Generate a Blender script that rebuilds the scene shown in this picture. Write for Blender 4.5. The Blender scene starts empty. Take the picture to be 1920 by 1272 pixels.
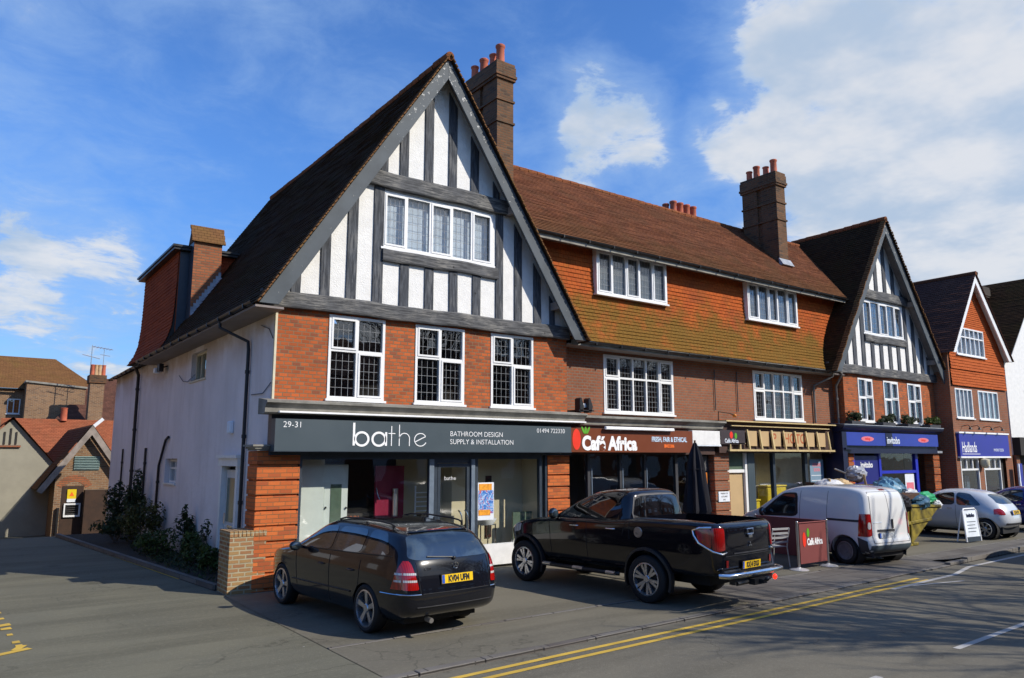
import bpy, bmesh, math, random
from mathutils import Vector, Matrix
R = math.radians
PI = math.pi
sc = bpy.context.scene
COL = sc.collection
random.seed(7)

# ------------------------------------------------------------------ camera, sky, sun, exposure
cam = bpy.data.cameras.new('camera')
cam.sensor_width = 36.0
cam.lens = 1416.3 / 1920 * 36
cam.clip_end = 3000
camo = bpy.data.objects.new('camera', cam)
camo.location = (0, 0, 2.4)
camo.rotation_euler = (R(90 + 8.83), 0, R(-36.24))
COL.objects.link(camo)
sc.camera = camo
sc.view_settings.view_transform = 'Standard'
sc.view_settings.look = 'None'
sc.view_settings.exposure = 0.0
sc.view_settings.gamma = 1.0
sc.cycles.max_bounces = 8
sc.cycles.transparent_max_bounces = 12
sc.cycles.use_denoising = True
sc.cycles.sample_clamp_indirect = 6.0
sc.cycles.caustics_reflective = False
sc.cycles.caustics_refractive = False

SUN_EL = R(38.0)
SUN_H = Vector((0.55, -0.835))           # horizontal direction towards the sun
SUND = Vector((SUN_H.x * math.cos(SUN_EL), SUN_H.y * math.cos(SUN_EL), math.sin(SUN_EL)))
sl = bpy.data.lights.new('sun', 'SUN')
sl.energy = 4.9
sl.angle = R(0.5)
sl.color = (1.0, 0.93, 0.82)
so = bpy.data.objects.new('sun', sl)
so.rotation_euler = SUND.to_track_quat('Z', 'Y').to_euler()
so.location = (20, -20, 30)
COL.objects.link(so)


def nd(nt, t, **kw):
    n = nt.nodes.new(t)
    for k, v in kw.items():
        setattr(n, k, v)
    return n


def lk(nt, a, b):
    nt.links.new(a, b)


def math_(nt, op, a, b=None, clamp=False):
    n = nd(nt, 'ShaderNodeMath', operation=op)
    n.use_clamp = clamp
    for i, v in enumerate((a, b)):
        if v is None:
            continue
        if isinstance(v, (int, float)):
            n.inputs[i].default_value = v
        else:
            lk(nt, v, n.inputs[i])
    return n.outputs[0]


def mapr(nt, v, a, b, c=0.0, d=1.0, smooth=True):
    n = nd(nt, 'ShaderNodeMapRange')
    if smooth:
        n.interpolation_type = 'SMOOTHSTEP'
    lk(nt, v, n.inputs[0])
    for i, x in enumerate((a, b, c, d)):
        n.inputs[i + 1].default_value = x
    return n.outputs[0]


def mixc(nt, f, a, b, mode='MIX'):
    n = nd(nt, 'ShaderNodeMix', data_type='RGBA', blend_type=mode)
    for s, v in ((n.inputs[0], f), (n.inputs[6], a), (n.inputs[7], b)):
        if isinstance(v, (int, float)):
            s.default_value = v
        elif isinstance(v, tuple):
            s.default_value = (v + (1.0,))[:4]
        else:
            lk(nt, v, s)
    return n.outputs[2]


def noise(nt, vec, scale, detail=4, rough=0.55, dist=0.0):
    n = nd(nt, 'ShaderNodeTexNoise')
    n.inputs['Scale'].default_value = scale
    n.inputs['Detail'].default_value = detail
    n.inputs['Roughness'].default_value = rough
    n.inputs['Distortion'].default_value = dist
    if vec is not None:
        lk(nt, vec, n.inputs['Vector'])
    return n.outputs['Fac']


def build_world():
    w = bpy.data.worlds.new('World')
    sc.world = w
    w.use_nodes = True
    nt = w.node_tree
    nt.nodes.clear()
    out = nd(nt, 'ShaderNodeOutputWorld')
    bg = nd(nt, 'ShaderNodeBackground')
    bg.inputs['Strength'].default_value = 0.085
    sky = nd(nt, 'ShaderNodeTexSky', sky_type='NISHITA')
    sky.sun_disc = False
    sky.sun_elevation = SUN_EL
    sky.sun_rotation = math.atan2(SUN_H.x, SUN_H.y)
    sky.altitude = 100
    sky.air_density = 1.0
    sky.dust_density = 0.25
    sky.ozone_density = 2.2
    tc = nd(nt, 'ShaderNodeTexCoord')
    d = tc.outputs['Generated']
    sep = nd(nt, 'ShaderNodeSeparateXYZ')
    lk(nt, d, sep.inputs[0])
    den = math_(nt, 'ADD', math_(nt, 'MAXIMUM', sep.outputs[2], 0.0), 0.16)
    cmb = nd(nt, 'ShaderNodeCombineXYZ')
    lk(nt, math_(nt, 'DIVIDE', sep.outputs[0], den), cmb.inputs[0])
    lk(nt, math_(nt, 'DIVIDE', sep.outputs[1], den), cmb.inputs[1])
    p = cmb.outputs[0]
    # cloud clumps over the town: (direction, outer, inner cosine, weight)
    total = None
    wn = nd(nt, 'ShaderNodeTexNoise')
    wn.inputs['Scale'].default_value = 5.0
    wn.inputs['Detail'].default_value = 5
    lk(nt, d, wn.inputs['Vector'])
    ws = nd(nt, 'ShaderNodeVectorMath', operation='SUBTRACT')
    lk(nt, wn.outputs['Color'], ws.inputs[0])
    ws.inputs[1].default_value = (0.5, 0.5, 0.5)
    wsc = nd(nt, 'ShaderNodeVectorMath', operation='SCALE')
    wsc.inputs['Scale'].default_value = 0.26
    lk(nt, ws.outputs[0], wsc.inputs[0])
    wa = nd(nt, 'ShaderNodeVectorMath', operation='ADD')
    lk(nt, d, wa.inputs[0])
    lk(nt, wsc.outputs[0], wa.inputs[1])
    wz = nd(nt, 'ShaderNodeVectorMath', operation='NORMALIZE')
    lk(nt, wa.outputs[0], wz.inputs[0])
    dw = wz.outputs[0]
    for (v, co, ci, wgt) in CLOUDS:
        dp = nd(nt, 'ShaderNodeVectorMath', operation='DOT_PRODUCT')
        lk(nt, dw, dp.inputs[0])
        dp.inputs[1].default_value = v
        m = math_(nt, 'MULTIPLY', mapr(nt, dp.outputs['Value'], co, ci), wgt)
        total = m if total is None else math_(nt, 'ADD', total, m)
    n1 = noise(nt, p, 1.5, 12, 0.60, 0.35)
    n2 = noise(nt, p, 5.5, 12, 0.66, 0.5)
    nn = math_(nt, 'ADD', math_(nt, 'MULTIPLY', n1, 0.62), math_(nt, 'MULTIPLY', n2, 0.38))
    nn = math_(nt, 'MULTIPLY', math_(nt, 'SUBTRACT', nn, 0.5), 1.9)
    dens = math_(nt, 'ADD', nn, total)
    thin = mapr(nt, dens, -0.28, 0.36, 0.0, 0.62)
    thick = mapr(nt, dens, 0.09, 0.30, 0.0, 1.0)
    cov = math_(nt, 'MAXIMUM', thin, thick)
    core = mapr(nt, dens, 0.10, 0.40, 0.0, 1.0)
    shade = noise(nt, p, 2.3, 5, 0.6)
    tint = nd(nt, 'ShaderNodeHueSaturation')
    tint.inputs['Saturation'].default_value = 1.10
    tint.inputs['Value'].default_value = SKY_V
    lk(nt, sky.outputs[0], tint.inputs['Color'])
    low = mapr(nt, sep.outputs[2], 0.02, 0.42, 0.66, 1.0)
    lowc = nd(nt, 'ShaderNodeCombineColor')
    for i_ in range(3):
        lk(nt, low, lowc.inputs[i_])
    skyc = mixc(nt, 1.0, mixc(nt, 1.0, tint.outputs[0], SKY_T, 'MULTIPLY'), lowc.outputs[0], 'MULTIPLY')
    white = mixc(nt, mapr(nt, shade, 0.35, 0.62), CLOUD_D, CLOUD_L)
    cc = mixc(nt, core, CLOUD_M, white)
    fin = mixc(nt, math_(nt, 'MULTIPLY', cov, 0.92), skyc, cc)
    lk(nt, fin, bg.inputs[0])
    lk(nt, bg.outputs[0], out.inputs[0])


SKY_V = 1.0
SKY_T = (1.22, 1.74, 2.45)
CLOUD_L = (9.2, 9.4, 9.7)
CLOUD_M = (4.4, 6.6, 10.2)
CLOUD_D = (5.6, 6.9, 8.6)


def dirv(x, y):          # direction of a patch of sky, from its bearing and height in the photograph
    f = 1416.3
    v = Vector(((x - 960) / f, -(y - 636) / f, -1.0))
    return tuple((camo.rotation_euler.to_matrix() @ v).normalized())


def cone(deg):
    return math.cos(R(deg))


CLOUDS = [(dirv(1760, 100), cone(14), cone(2), 0.32), (dirv(1580, 190), cone(8), cone(1), 0.26), (dirv(1450, 50), cone(7), cone(1), 0.16),
          (dirv(1800, 420), cone(13), cone(2), 0.42), (dirv(1560, 430), cone(7), cone(1), 0.32),
          (dirv(1150, 240), cone(6), cone(0.3), 0.42), (dirv(1390, 275), cone(5), cone(0.3), 0.36),
          (dirv(60, 500), cone(9), cone(1), 0.26), (dirv(210, 570), cone(7), cone(1), 0.12),
          (dirv(440, 20), cone(8), cone(0.5), 0.22), (dirv(90, 60), cone(8), cone(0.5), 0.14),
          (dirv(240, 300), cone(16), cone(2), -0.10), (dirv(150, 420), cone(6), cone(1), 0.10), (dirv(2300, 300), cone(24), cone(6), 0.30),
          (tuple(Vector((0.48, -0.82, 0.30)).normalized()), cone(32), cone(8), 0.40),
          (tuple(Vector((-0.9, 0.2, 0.3)).normalized()), cone(70), cone(20), -0.35),
          (dirv(720, 330), cone(15), cone(4), -0.08), (dirv(1150, 330), cone(9), cone(2), -0.05), (dirv(1640, 315), cone(7), cone(1), -0.42), (dirv(1280, 130), cone(8), cone(1), -0.22), (dirv(1900, 620), cone(6), cone(1), -0.15)]
build_world()

# ------------------------------------------------------------------ materials
MATS = {}


def new_mat(name):
    m = bpy.data.materials.new(name)
    m.use_nodes = True
    nt = m.node_tree
    nt.nodes.clear()
    out = nd(nt, 'ShaderNodeOutputMaterial')
    b = nd(nt, 'ShaderNodeBsdfPrincipled')
    lk(nt, b.outputs[0], out.inputs[0])
    MATS[name] = m
    return m, nt, b, out


def geo_pos(nt):
    return nd(nt, 'ShaderNodeNewGeometry').outputs['Position']


def uvn(nt):
    return nd(nt, 'ShaderNodeUVMap').outputs[0]


def bump(nt, b, h, dist, strength=1.0):
    n = nd(nt, 'ShaderNodeBump')
    n.inputs['Distance'].default_value = dist
    n.inputs['Strength'].default_value = strength
    lk(nt, h, n.inputs['Height'])
    lk(nt, n.outputs[0], b.inputs['Normal'])


def setp(b, rough=None, metal=None, spec=None, coat=None):
    if rough is not None:
        b.inputs['Roughness'].default_value = rough
    if metal is not None:
        b.inputs['Metallic'].default_value = metal
    if spec is not None:
        b.inputs['Specular IOR Level'].default_value = spec
    if coat is not None:
        b.inputs['Coat Weight'].default_value = coat
        b.inputs['Coat Roughness'].default_value = 0.03


def sc3(c, k):
    return tuple(min(1.0, x * k) for x in c)


def plain(name, col, rough=0.6, metal=0.0, var=0.18, scale=6.0, bmp=0.0, spec=0.4, coat=None, rvar=0.12, objspace=True):
    m, nt, b, out = new_mat(name)
    setp(b, rough, metal, spec, coat)
    v = nd(nt, 'ShaderNodeTexCoord').outputs['Object']
    n = noise(nt, v, scale, 5, 0.6)
    c = mixc(nt, mapr(nt, n, 0.3, 0.7), sc3(col, 1 - var), sc3(col, 1 + var))
    lk(nt, c, b.inputs['Base Color'])
    lk(nt, mapr(nt, n, 0.25, 0.75, max(0.01, rough - rvar * rough), min(1, rough + rvar * rough)), b.inputs['Roughness'])
    if bmp:
        bump(nt, b, noise(nt, v, scale * 8, 4, 0.6), bmp)
    return m


def brick(name, c1, c2, mortar, dark=(0.1, 0.06, 0.05), bw=0.225, bh=0.075, ms=0.011, grime=(0.5, 0.45, 0.4), gk=0.35, bmp=0.006, odd=0.2, offs=0.5):
    m, nt, b, out = new_mat(name)
    setp(b, 0.85, 0, 0.25)
    uv = uvn(nt)
    wob = nd(nt, 'ShaderNodeVectorMath', operation='ADD')
    nz = nd(nt, 'ShaderNodeTexNoise')
    nz.inputs['Scale'].default_value = 9
    lk(nt, uv, nz.inputs['Vector'])
    sc_ = nd(nt, 'ShaderNodeVectorMath', operation='SCALE')
    lk(nt, nz.outputs['Color'], sc_.inputs[0])
    sc_.inputs['Scale'].default_value = 0.010
    lk(nt, uv, wob.inputs[0])
    lk(nt, sc_.outputs[0], wob.inputs[1])
    br = nd(nt, 'ShaderNodeTexBrick')
    br.offset = offs
    br.inputs['Scale'].default_value = 1.0
    br.inputs['Brick Width'].default_value = bw
    br.inputs['Row Height'].default_value = bh
    br.inputs['Mortar Size'].default_value = ms
    br.inputs['Mortar Smooth'].default_value = 0.15
    br.inputs['Color1'].default_value = (0, 0, 0, 1)
    br.inputs['Color2'].default_value = (1, 1, 1, 1)
    br.inputs['Mortar'].default_value = (0.5, 0.5, 0.5, 1)
    lk(nt, wob.outputs[0], br.inputs['Vector'])
    t = nd(nt, 'ShaderNodeSeparateColor')
    lk(nt, br.outputs['Color'], t.inputs[0])
    rnd = t.outputs[0]
    base = mixc(nt, rnd, c1, c2)
    n3 = noise(nt, uv, 3.1, 3)
    oddm = math_(nt, 'MULTIPLY', mapr(nt, rnd, 0.80, 0.86), odd * 3.0, True)
    base = mixc(nt, oddm, base, dark)
    fine = noise(nt, uv, 60, 3, 0.7)
    base = mixc(nt, mapr(nt, fine, 0.3, 0.7, 0.0, 0.35), base, sc3(c1, 0.55))
    g = mapr(nt, noise(nt, uv, 0.55, 6, 0.65), 0.38, 0.68, 0.0, gk)
    base = mixc(nt, g, base, mixc(nt, 1.0, base, grime, 'MULTIPLY'))
    g2 = mapr(nt, n3, 0.4, 0.65, 0.0, 0.4)
    mort = mixc(nt, g2, mortar, sc3(mortar, 0.55))
    c = mixc(nt, br.outputs['Fac'], base, mort)
    lk(nt, c, b.inputs['Base Color'])
    h = math_(nt, 'SUBTRACT', math_(nt, 'MULTIPLY', fine, 0.35), br.outputs['Fac'])
    bump(nt, b, h, bmp)
    return m


def tiles_mat(name, c1, c2, c3, moss=(0.2, 0.16, 0.03), zm=None, mk=0.5, rough=0.92, tw=0.165, th=0.1, lich=None):
    """clay tiles; zm = (z where moss is full, z where it ends)"""
    m, nt, b, out = new_mat(name)
    setp(b, rough, 0, 0.06)
    uv = uvn(nt)
    br = nd(nt, 'ShaderNodeTexBrick')
    br.inputs['Scale'].default_value = 1.0
    br.inputs['Brick Width'].default_value = tw
    br.inputs['Row Height'].default_value = th
    br.inputs['Mortar Size'].default_value = 0.0035
    br.inputs['Mortar Smooth'].default_value = 0.2
    br.inputs['Color1'].default_value = (0, 0, 0, 1)
    br.inputs['Color2'].default_value = (1, 1, 1, 1)
    lk(nt, uv, br.inputs['Vector'])
    t = nd(nt, 'ShaderNodeSeparateColor')
    lk(nt, br.outputs['Color'], t.inputs[0])
    rnd = t.outputs[0]
    base = mixc(nt, rnd, c1, c2)
    big = noise(nt, uv, 0.9, 6, 0.65, 0.4)
    base = mixc(nt, mapr(nt, big, 0.45, 0.68, 0, 0.75), base, c3)
    fine = noise(nt, uv, 34, 5, 0.7)
    base = mixc(nt, mapr(nt, fine, 0.42, 0.7, 0, 0.45), base, sc3(c1, 0.5))
    pos = geo_pos(nt)
    mn = noise(nt, pos, 1.7, 7, 0.68)
    if zm:
        s = nd(nt, 'ShaderNodeSeparateXYZ')
        lk(nt, pos, s.inputs[0])
        mz = mapr(nt, s.outputs[2], zm[0], zm[1], 1.0, 0.0)
        mm = mapr(nt, math_(nt, 'ADD', mn, math_(nt, 'MULTIPLY', mz, 0.34)), 0.50, 0.86, 0, mk)
    else:
        mm = mapr(nt, mn, 0.56, 0.75, 0, mk)
    mc = mixc(nt, mapr(nt, fine, 0.4, 0.6), moss, sc3(moss, 0.55))
    base = mixc(nt, mm, base, mc)
    if lich:
        lm = mapr(nt, noise(nt, pos, 6.0, 6, 0.75), 0.62, 0.70, 0, lich)
        base = mixc(nt, lm, base, (0.42, 0.40, 0.30))
    c = mixc(nt, br.outputs['Fac'], base, (0.03, 0.02, 0.015))
    lk(nt, c, b.inputs['Base Color'])
    hh = math_(nt, 'SUBTRACT', math_(nt, 'MULTIPLY', fine, 0.5), br.outputs['Fac'])
    bump(nt, b, math_(nt, 'ADD', hh, math_(nt, 'MULTIPLY', rnd, 0.6)), 0.006)
    return m


def glassy(name, ior=1.5, k=1.8, tint=(0.75, 0.8, 0.82), rough=0.0):
    """sheet glass: clear, with the mirror reflection of both faces"""
    m, nt, b, out = new_mat(name)
    nt.nodes.remove(b)
    tr = nd(nt, 'ShaderNodeBsdfTransparent')
    tr.inputs[0].default_value = tint + (1,)
    gl = nd(nt, 'ShaderNodeBsdfGlossy')
    gl.inputs['Roughness'].default_value = rough
    wv = nd(nt, 'ShaderNodeTexCoord').outputs['Object']
    bp = nd(nt, 'ShaderNodeBump')
    bp.inputs['Distance'].default_value = 0.004
    lk(nt, noise(nt, wv, 1.3, 2), bp.inputs['Height'])
    lk(nt, bp.outputs[0], gl.inputs['Normal'])
    ge = nd(nt, 'ShaderNodeNewGeometry')
    dp = nd(nt, 'ShaderNodeVectorMath', operation='DOT_PRODUCT')
    lk(nt, ge.outputs['Incoming'], dp.inputs[0])
    lk(nt, ge.outputs['Normal'], dp.inputs[1])
    q = math_(nt, 'SUBTRACT', 1.0, math_(nt, 'ABSOLUTE', dp.outputs['Value']))
    f0 = ((ior - 1) / (ior + 1)) ** 2
    f = math_(nt, 'MULTIPLY', math_(nt, 'ADD', math_(nt, 'MULTIPLY', math_(nt, 'POWER', q, 5.0), 1 - f0), f0), k, True)
    mx = nd(nt, 'ShaderNodeMixShader')
    lk(nt, f, mx.inputs[0])
    lk(nt, tr.outputs[0], mx.inputs[1])
    lk(nt, gl.outputs[0], mx.inputs[2])
    lk(nt, mx.outputs[0], out.inputs[0])
    return m


def paint(name, col, flake=0.0, rough=0.25, dirt=0.2):
    m, nt, b, out = new_mat(name)
    setp(b, rough, flake, 0.12, 1.0)
    v = nd(nt, 'ShaderNodeTexCoord').outputs['Object']
    n = noise(nt, v, 2.2, 5, 0.6)
    s = nd(nt, 'ShaderNodeSeparateXYZ')
    lk(nt, v, s.inputs[0])
    low = mapr(nt, math_(nt, 'ADD', s.outputs[2], math_(nt, 'MULTIPLY', n, 0.5)), 0.40, 0.90, dirt, 0.0)
    c = mixc(nt, low, col, (0.09, 0.08, 0.07))
    lk(nt, c, b.inputs['Base Color'])
    lk(nt, mapr(nt, n, 0.3, 0.7, 0.02, 0.07), b.inputs['Coat Roughness'])
    return m


def asphalt(name, col, patch, speck=0.35, sc_=1.0):
    m, nt, b, out = new_mat(name)
    setp(b, 0.88, 0, 0.3)
    p = geo_pos(nt)
    a = noise(nt, p, 0.35 * sc_, 7, 0.62, 0.5)
    f = noise(nt, p, 55, 4, 0.75)
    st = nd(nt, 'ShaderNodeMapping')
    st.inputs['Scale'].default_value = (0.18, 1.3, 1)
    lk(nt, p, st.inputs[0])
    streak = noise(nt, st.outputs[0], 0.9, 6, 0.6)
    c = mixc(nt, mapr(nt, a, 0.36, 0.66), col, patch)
    c = mixc(nt, mapr(nt, streak, 0.42, 0.66, 0, 0.75), c, sc3(col, 0.58))  # streaks painted darker, part wear and part shadow bands
    g2 = noise(nt, p, 16, 5, 0.8)
    c = mixc(nt, mapr(nt, g2, 0.50, 0.68, 0, 0.45), c, sc3(col, 1.35))
    cw = nd(nt, 'ShaderNodeTexVoronoi', feature='DISTANCE_TO_EDGE')
    cw.inputs['Scale'].default_value = 0.42
    wv = nd(nt, 'ShaderNodeVectorMath', operation='ADD')
    nz = nd(nt, 'ShaderNodeTexNoise')
    nz.inputs['Scale'].default_value = 1.6
    nz.inputs['Detail'].default_value = 6
    lk(nt, p, nz.inputs['Vector'])
    lk(nt, p, wv.inputs[0])
    lk(nt, nz.outputs['Color'], wv.inputs[1])
    lk(nt, wv.outputs[0], cw.inputs['Vector'])
    crack = math_(nt, 'MULTIPLY', mapr(nt, cw.outputs['Distance'], 0.002, 0.007, 0.5, 0.0), mapr(nt, a, 0.46, 0.56))
    c = mixc(nt, crack, c, sc3(col, 0.3))
    c = mixc(nt, mapr(nt, f, 0.35, 0.7, 0, speck), c, sc3(col, 0.45))
    vo = nd(nt, 'ShaderNodeTexVoronoi')
    vo.inputs['Scale'].default_value = 1.3
    lk(nt, p, vo.inputs['Vector'])
    spot = mapr(nt, vo.outputs['Distance'], 0.018, 0.03, 0.75, 0.0)
    c = mixc(nt, spot, c, (0.42, 0.41, 0.38))
    vo2 = nd(nt, 'ShaderNodeTexVoronoi')
    vo2.inputs['Scale'].default_value = 0.55
    lk(nt, p, vo2.inputs['Vector'])
    oil = math_(nt, 'MULTIPLY', mapr(nt, vo2.outputs['Distance'], 0.05, 0.16, 0.55, 0.0), mapr(nt, a, 0.4, 0.6))
    c = mixc(nt, oil, c, sc3(col, 0.3))
    lk(nt, c, b.inputs['Base Color'])
    bump(nt, b, f, 0.006)
    return m


# ------------------------------------------------------------------ mesh builder
def tag(o, label=None, cat=None, group=None, kind=None):
    if label:
        o['label'] = label
    if cat:
        o['category'] = cat
    if group:
        o['group'] = group
    if kind:
        o['kind'] = kind
    return o


def thing(name, label, cat, loc=(0, 0, 0), rz=0.0, group=None):
    o = bpy.data.objects.new(name, None)
    o.empty_display_size = 0.2
    o.location = loc
    o.rotation_euler = (0, 0, rz)
    COL.objects.link(o)
    return tag(o, label, cat, group)


def rootmat(o):
    m = Matrix.Identity(4)
    while o is not None:
        m = (Matrix.Translation(o.location) @ o.rotation_euler.to_matrix().to_4x4()) @ m
        o = o.parent
    return m


def autouv(bm):
    uvl = bm.loops.layers.uv.verify()
    zz = Vector((0, 0, 1))
    for f in bm.faces:
        n = f.normal
        if abs(n.z) > 0.985:
            for l in f.loops:
                l[uvl].uv = (l.vert.co.x, l.vert.co.y)
        else:
            t = zz.cross(n)
            if t.length < 1e-6:
                continue
            t.normalize()
            bb = n.cross(t)
            for l in f.loops:
                co = l.vert.co
                l[uvl].uv = (t.dot(co), bb.dot(co))


class MB:
    def __init__(s):
        s.bm = bmesh.new()
        s.uv = s.bm.loops.layers.uv.verify()
        s.custom = False

    def face(s, pts):
        vs = [s.bm.verts.new(p) for p in pts]
        try:
            return s.bm.faces.new(vs)
        except ValueError:
            return None

    def quad(s, a, b, c, d):
        return s.face((a, b, c, d))

    def box(s, x0, y0, z0, x1, y1, z1):
        v = [s.bm.verts.new(p) for p in ((x0, y0, z0), (x1, y0, z0), (x1, y1, z0), (x0, y1, z0), (x0, y0, z1), (x1, y0, z1), (x1, y1, z1), (x0, y1, z1))]
        for f in ((0, 3, 2, 1), (4, 5, 6, 7), (0, 1, 5, 4), (1, 2, 6, 5), (2, 3, 7, 6), (3, 0, 4, 7)):
            s.bm.faces.new([v[i] for i in f])
        return s

    def bar(s, p0, p1, w, h, up=(0, 0, 1)):
        p0, p1 = Vector(p0), Vector(p1)
        d = (p1 - p0).normalized()
        u = Vector(up)
        sd = d.cross(u)
        if sd.length < 1e-5:
            sd = d.cross(Vector((1, 0, 0)))
        sd.normalize()
        u = sd.cross(d)
        v = []
        for p in (p0, p1):
            for a, b in ((-1, -1), (1, -1), (1, 1), (-1, 1)):
                v.append(s.bm.verts.new(p + sd * a * w / 2 + u * b * h / 2))
        for f in ((3, 2, 1, 0), (4, 5, 6, 7), (0, 1, 5, 4), (1, 2, 6, 5), (2, 3, 7, 6), (3, 0, 4, 7)):
            s.bm.faces.new([v[i] for i in f])
        return s

    def prism(s, pts, ax, a, b):
        """polygon pts (2D) extruded along axis ax from a to b"""
        def P(p, t):
            if ax == 'x':
                return (t, p[0], p[1])
            if ax == 'y':
                return (p[0], t, p[1])
            return (p[0], p[1], t)
        A = [s.bm.verts.new(P(p, a)) for p in pts]
        B = [s.bm.verts.new(P(p, b)) for p in pts]
        n = len(pts)
        s.bm.faces.new(A)
        s.bm.faces.new(B[::-1])
        for i in range(n):
            s.bm.faces.new((A[i], B[i], B[(i + 1) % n], A[(i + 1) % n]))
        return s

    def tube(s, path, r, n=8, cap=True, r1=None):
        path = [Vector(p) for p in path]
        rings = []
        prev = None
        for i, p in enumerate(path):
            if i == 0:
                d = path[1] - p
            elif i == len(path) - 1:
                d = p - path[i - 1]
            else:
                d = (path[i + 1] - p).normalized() + (p - path[i - 1]).normalized()
            d.normalize()
            if prev is None:
                a = d.cross(Vector((0, 0, 1)))
                if a.length < 1e-4:
                    a = d.cross(Vector((1, 0, 0)))
            else:
                a = prev - d * prev.dot(d)
                if a.length < 1e-5:
                    a = d.cross(Vector((1, 0, 0)))
            a.normalize()
            prev = a
            b = d.cross(a)
            rr = r if r1 is None else r + (r1 - r) * i / (len(path) - 1)
            rings.append([s.bm.verts.new(p + a * rr * math.cos(2 * PI * k / n) + b * rr * math.sin(2 * PI * k / n)) for k in range(n)])
        for i in range(len(rings) - 1):
            for k in range(n):
                s.bm.faces.new((rings[i][k], rings[i][(k + 1) % n], rings[i + 1][(k + 1) % n], rings[i + 1][k]))
        if cap:
            s.bm.faces.new(rings[0][::-1])
            s.bm.faces.new(rings[-1])
        return s

    def lathe(s, prof, c=(0, 0, 0), n=24, ax='z', closed=False, cap=True):
        """profile [(r, h)] about an axis"""
        rings = []
        for r, h in prof:
            ring = []
            for k in range(n):
                a = 2 * PI * k / n
                x, y = r * math.cos(a), r * math.sin(a)
                if ax == 'z':
                    p = (c[0] + x, c[1] + y, c[2] + h)
                elif ax == 'x':
                    p = (c[0] + h, c[1] + x, c[2] + y)
                else:
                    p = (c[0] + y, c[1] + h, c[2] + x)
                ring.append(s.bm.verts.new(p))
            rings.append(ring)
        m = len(rings)
        for i in range(m if closed else m - 1):
            A, B = rings[i], rings[(i + 1) % m]
            for k in range(n):
                s.bm.faces.new((A[k], A[(k + 1) % n], B[(k + 1) % n], B[k]))
        if not closed and cap:
            for ring, rev in ((rings[0], True), (rings[-1], False)):
                s.bm.faces.new(ring[::-1] if rev else ring)
        return s

    def ball(s, c, rx, ry, rz, nu=14, nv=8):
        prof = []
        rings = []
        for i in range(nv + 1):
            th = PI * i / nv
            r, h = max(math.sin(th), 0.002), math.cos(th)
            rings.append([s.bm.verts.new((c[0] + rx * r * math.cos(2 * PI * k / nu), c[1] + ry * r * math.sin(2 * PI * k / nu), c[2] + rz * h)) for k in range(nu)])
        for i in range(nv):
            for k in range(nu):
                s.bm.faces.new((rings[i][k], rings[i + 1][k], rings[i + 1][(k + 1) % nu], rings[i][(k + 1) % nu]))
        return s

    def grid(s, fn, nu, nv):
        g = [[s.bm.verts.new(fn(i / nu, j / nv)) for i in range(nu + 1)] for j in range(nv + 1)]
        for j in range(nv):
            for i in range(nu):
                s.bm.faces.new((g[j][i], g[j][i + 1], g[j + 1][i + 1], g[j + 1][i]))
        return s

    def wall(s, x0, x1, z0, z1, y, holes=(), reveal=0.1, face='y-'):
        """upright wall sheet with openings; face: y- (looks to -Y), x- (coordinate x is then world y)"""
        xs = sorted({x0, x1, *[h[0] for h in holes], *[h[1] for h in holes]})
        zs = sorted({z0, z1, *[h[2] for h in holes], *[h[3] for h in holes]})

        def P(a, d, z):
            return (a, y + d, z) if face == 'y-' else (y + d, a, z)
        fl = face != 'y-'

        def Q(*p):
            s.face(p[::-1] if fl else p)
        for i in range(len(xs) - 1):
            for j in range(len(zs) - 1):
                cx, cz = (xs[i] + xs[i + 1]) / 2, (zs[j] + zs[j + 1]) / 2
                if any(h[0] < cx < h[1] and h[2] < cz < h[3] for h in holes):
                    continue
                Q(P(xs[i], 0, zs[j]), P(xs[i + 1], 0, zs[j]), P(xs[i + 1], 0, zs[j + 1]), P(xs[i], 0, zs[j + 1]))
        for h in holes:
            a, b, c, d = h[:4]
            Q(P(a, 0, c), P(b, 0, c), P(b, reveal, c), P(a, reveal, c))
            Q(P(a, reveal, d), P(b, reveal, d), P(b, 0, d), P(a, 0, d))
            Q(P(a, 0, d), P(a, 0, c), P(a, reveal, c), P(a, reveal, d))
            Q(P(b, 0, c), P(b, 0, d), P(b, reveal, d), P(b, reveal, c))
        return s

    def build(s, name, mat, parent=None, smooth=False, world=True, fixn=True, bevel=0.0, merge=0.0, sharp=None):
        bm = s.bm
        if merge:
            bmesh.ops.remove_doubles(bm, verts=bm.verts, dist=merge)
        if bevel:
            bmesh.ops.bevel(bm, geom=list(bm.edges), offset=bevel, segments=1, affect='EDGES', clamp_overlap=True)
        if fixn:
            bmesh.ops.recalc_face_normals(bm, faces=bm.faces)
        bm.normal_update()
        if not s.custom:
            autouv(bm)
        if world and parent is not None:
            bm.transform(rootmat(parent).inverted())
        me = bpy.data.meshes.new(name)
        bm.to_mesh(me)
        bm.free()
        if smooth:
            for p in me.polygons:
                p.use_smooth = True
            me.set_sharp_from_angle(angle=R(sharp or 40))
        me.materials.append(MATS[mat] if isinstance(mat, str) else mat)
        o = bpy.data.objects.new(name, me)
        COL.objects.link(o)
        if parent is not None:
            o.parent = parent
        return o


def copy_tree(o, parent=None):
    c = o.copy()
    COL.objects.link(c)
    if parent is not None:
        c.parent = parent
    for ch in list(o.children):
        copy_tree(ch, c)
    return c


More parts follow.
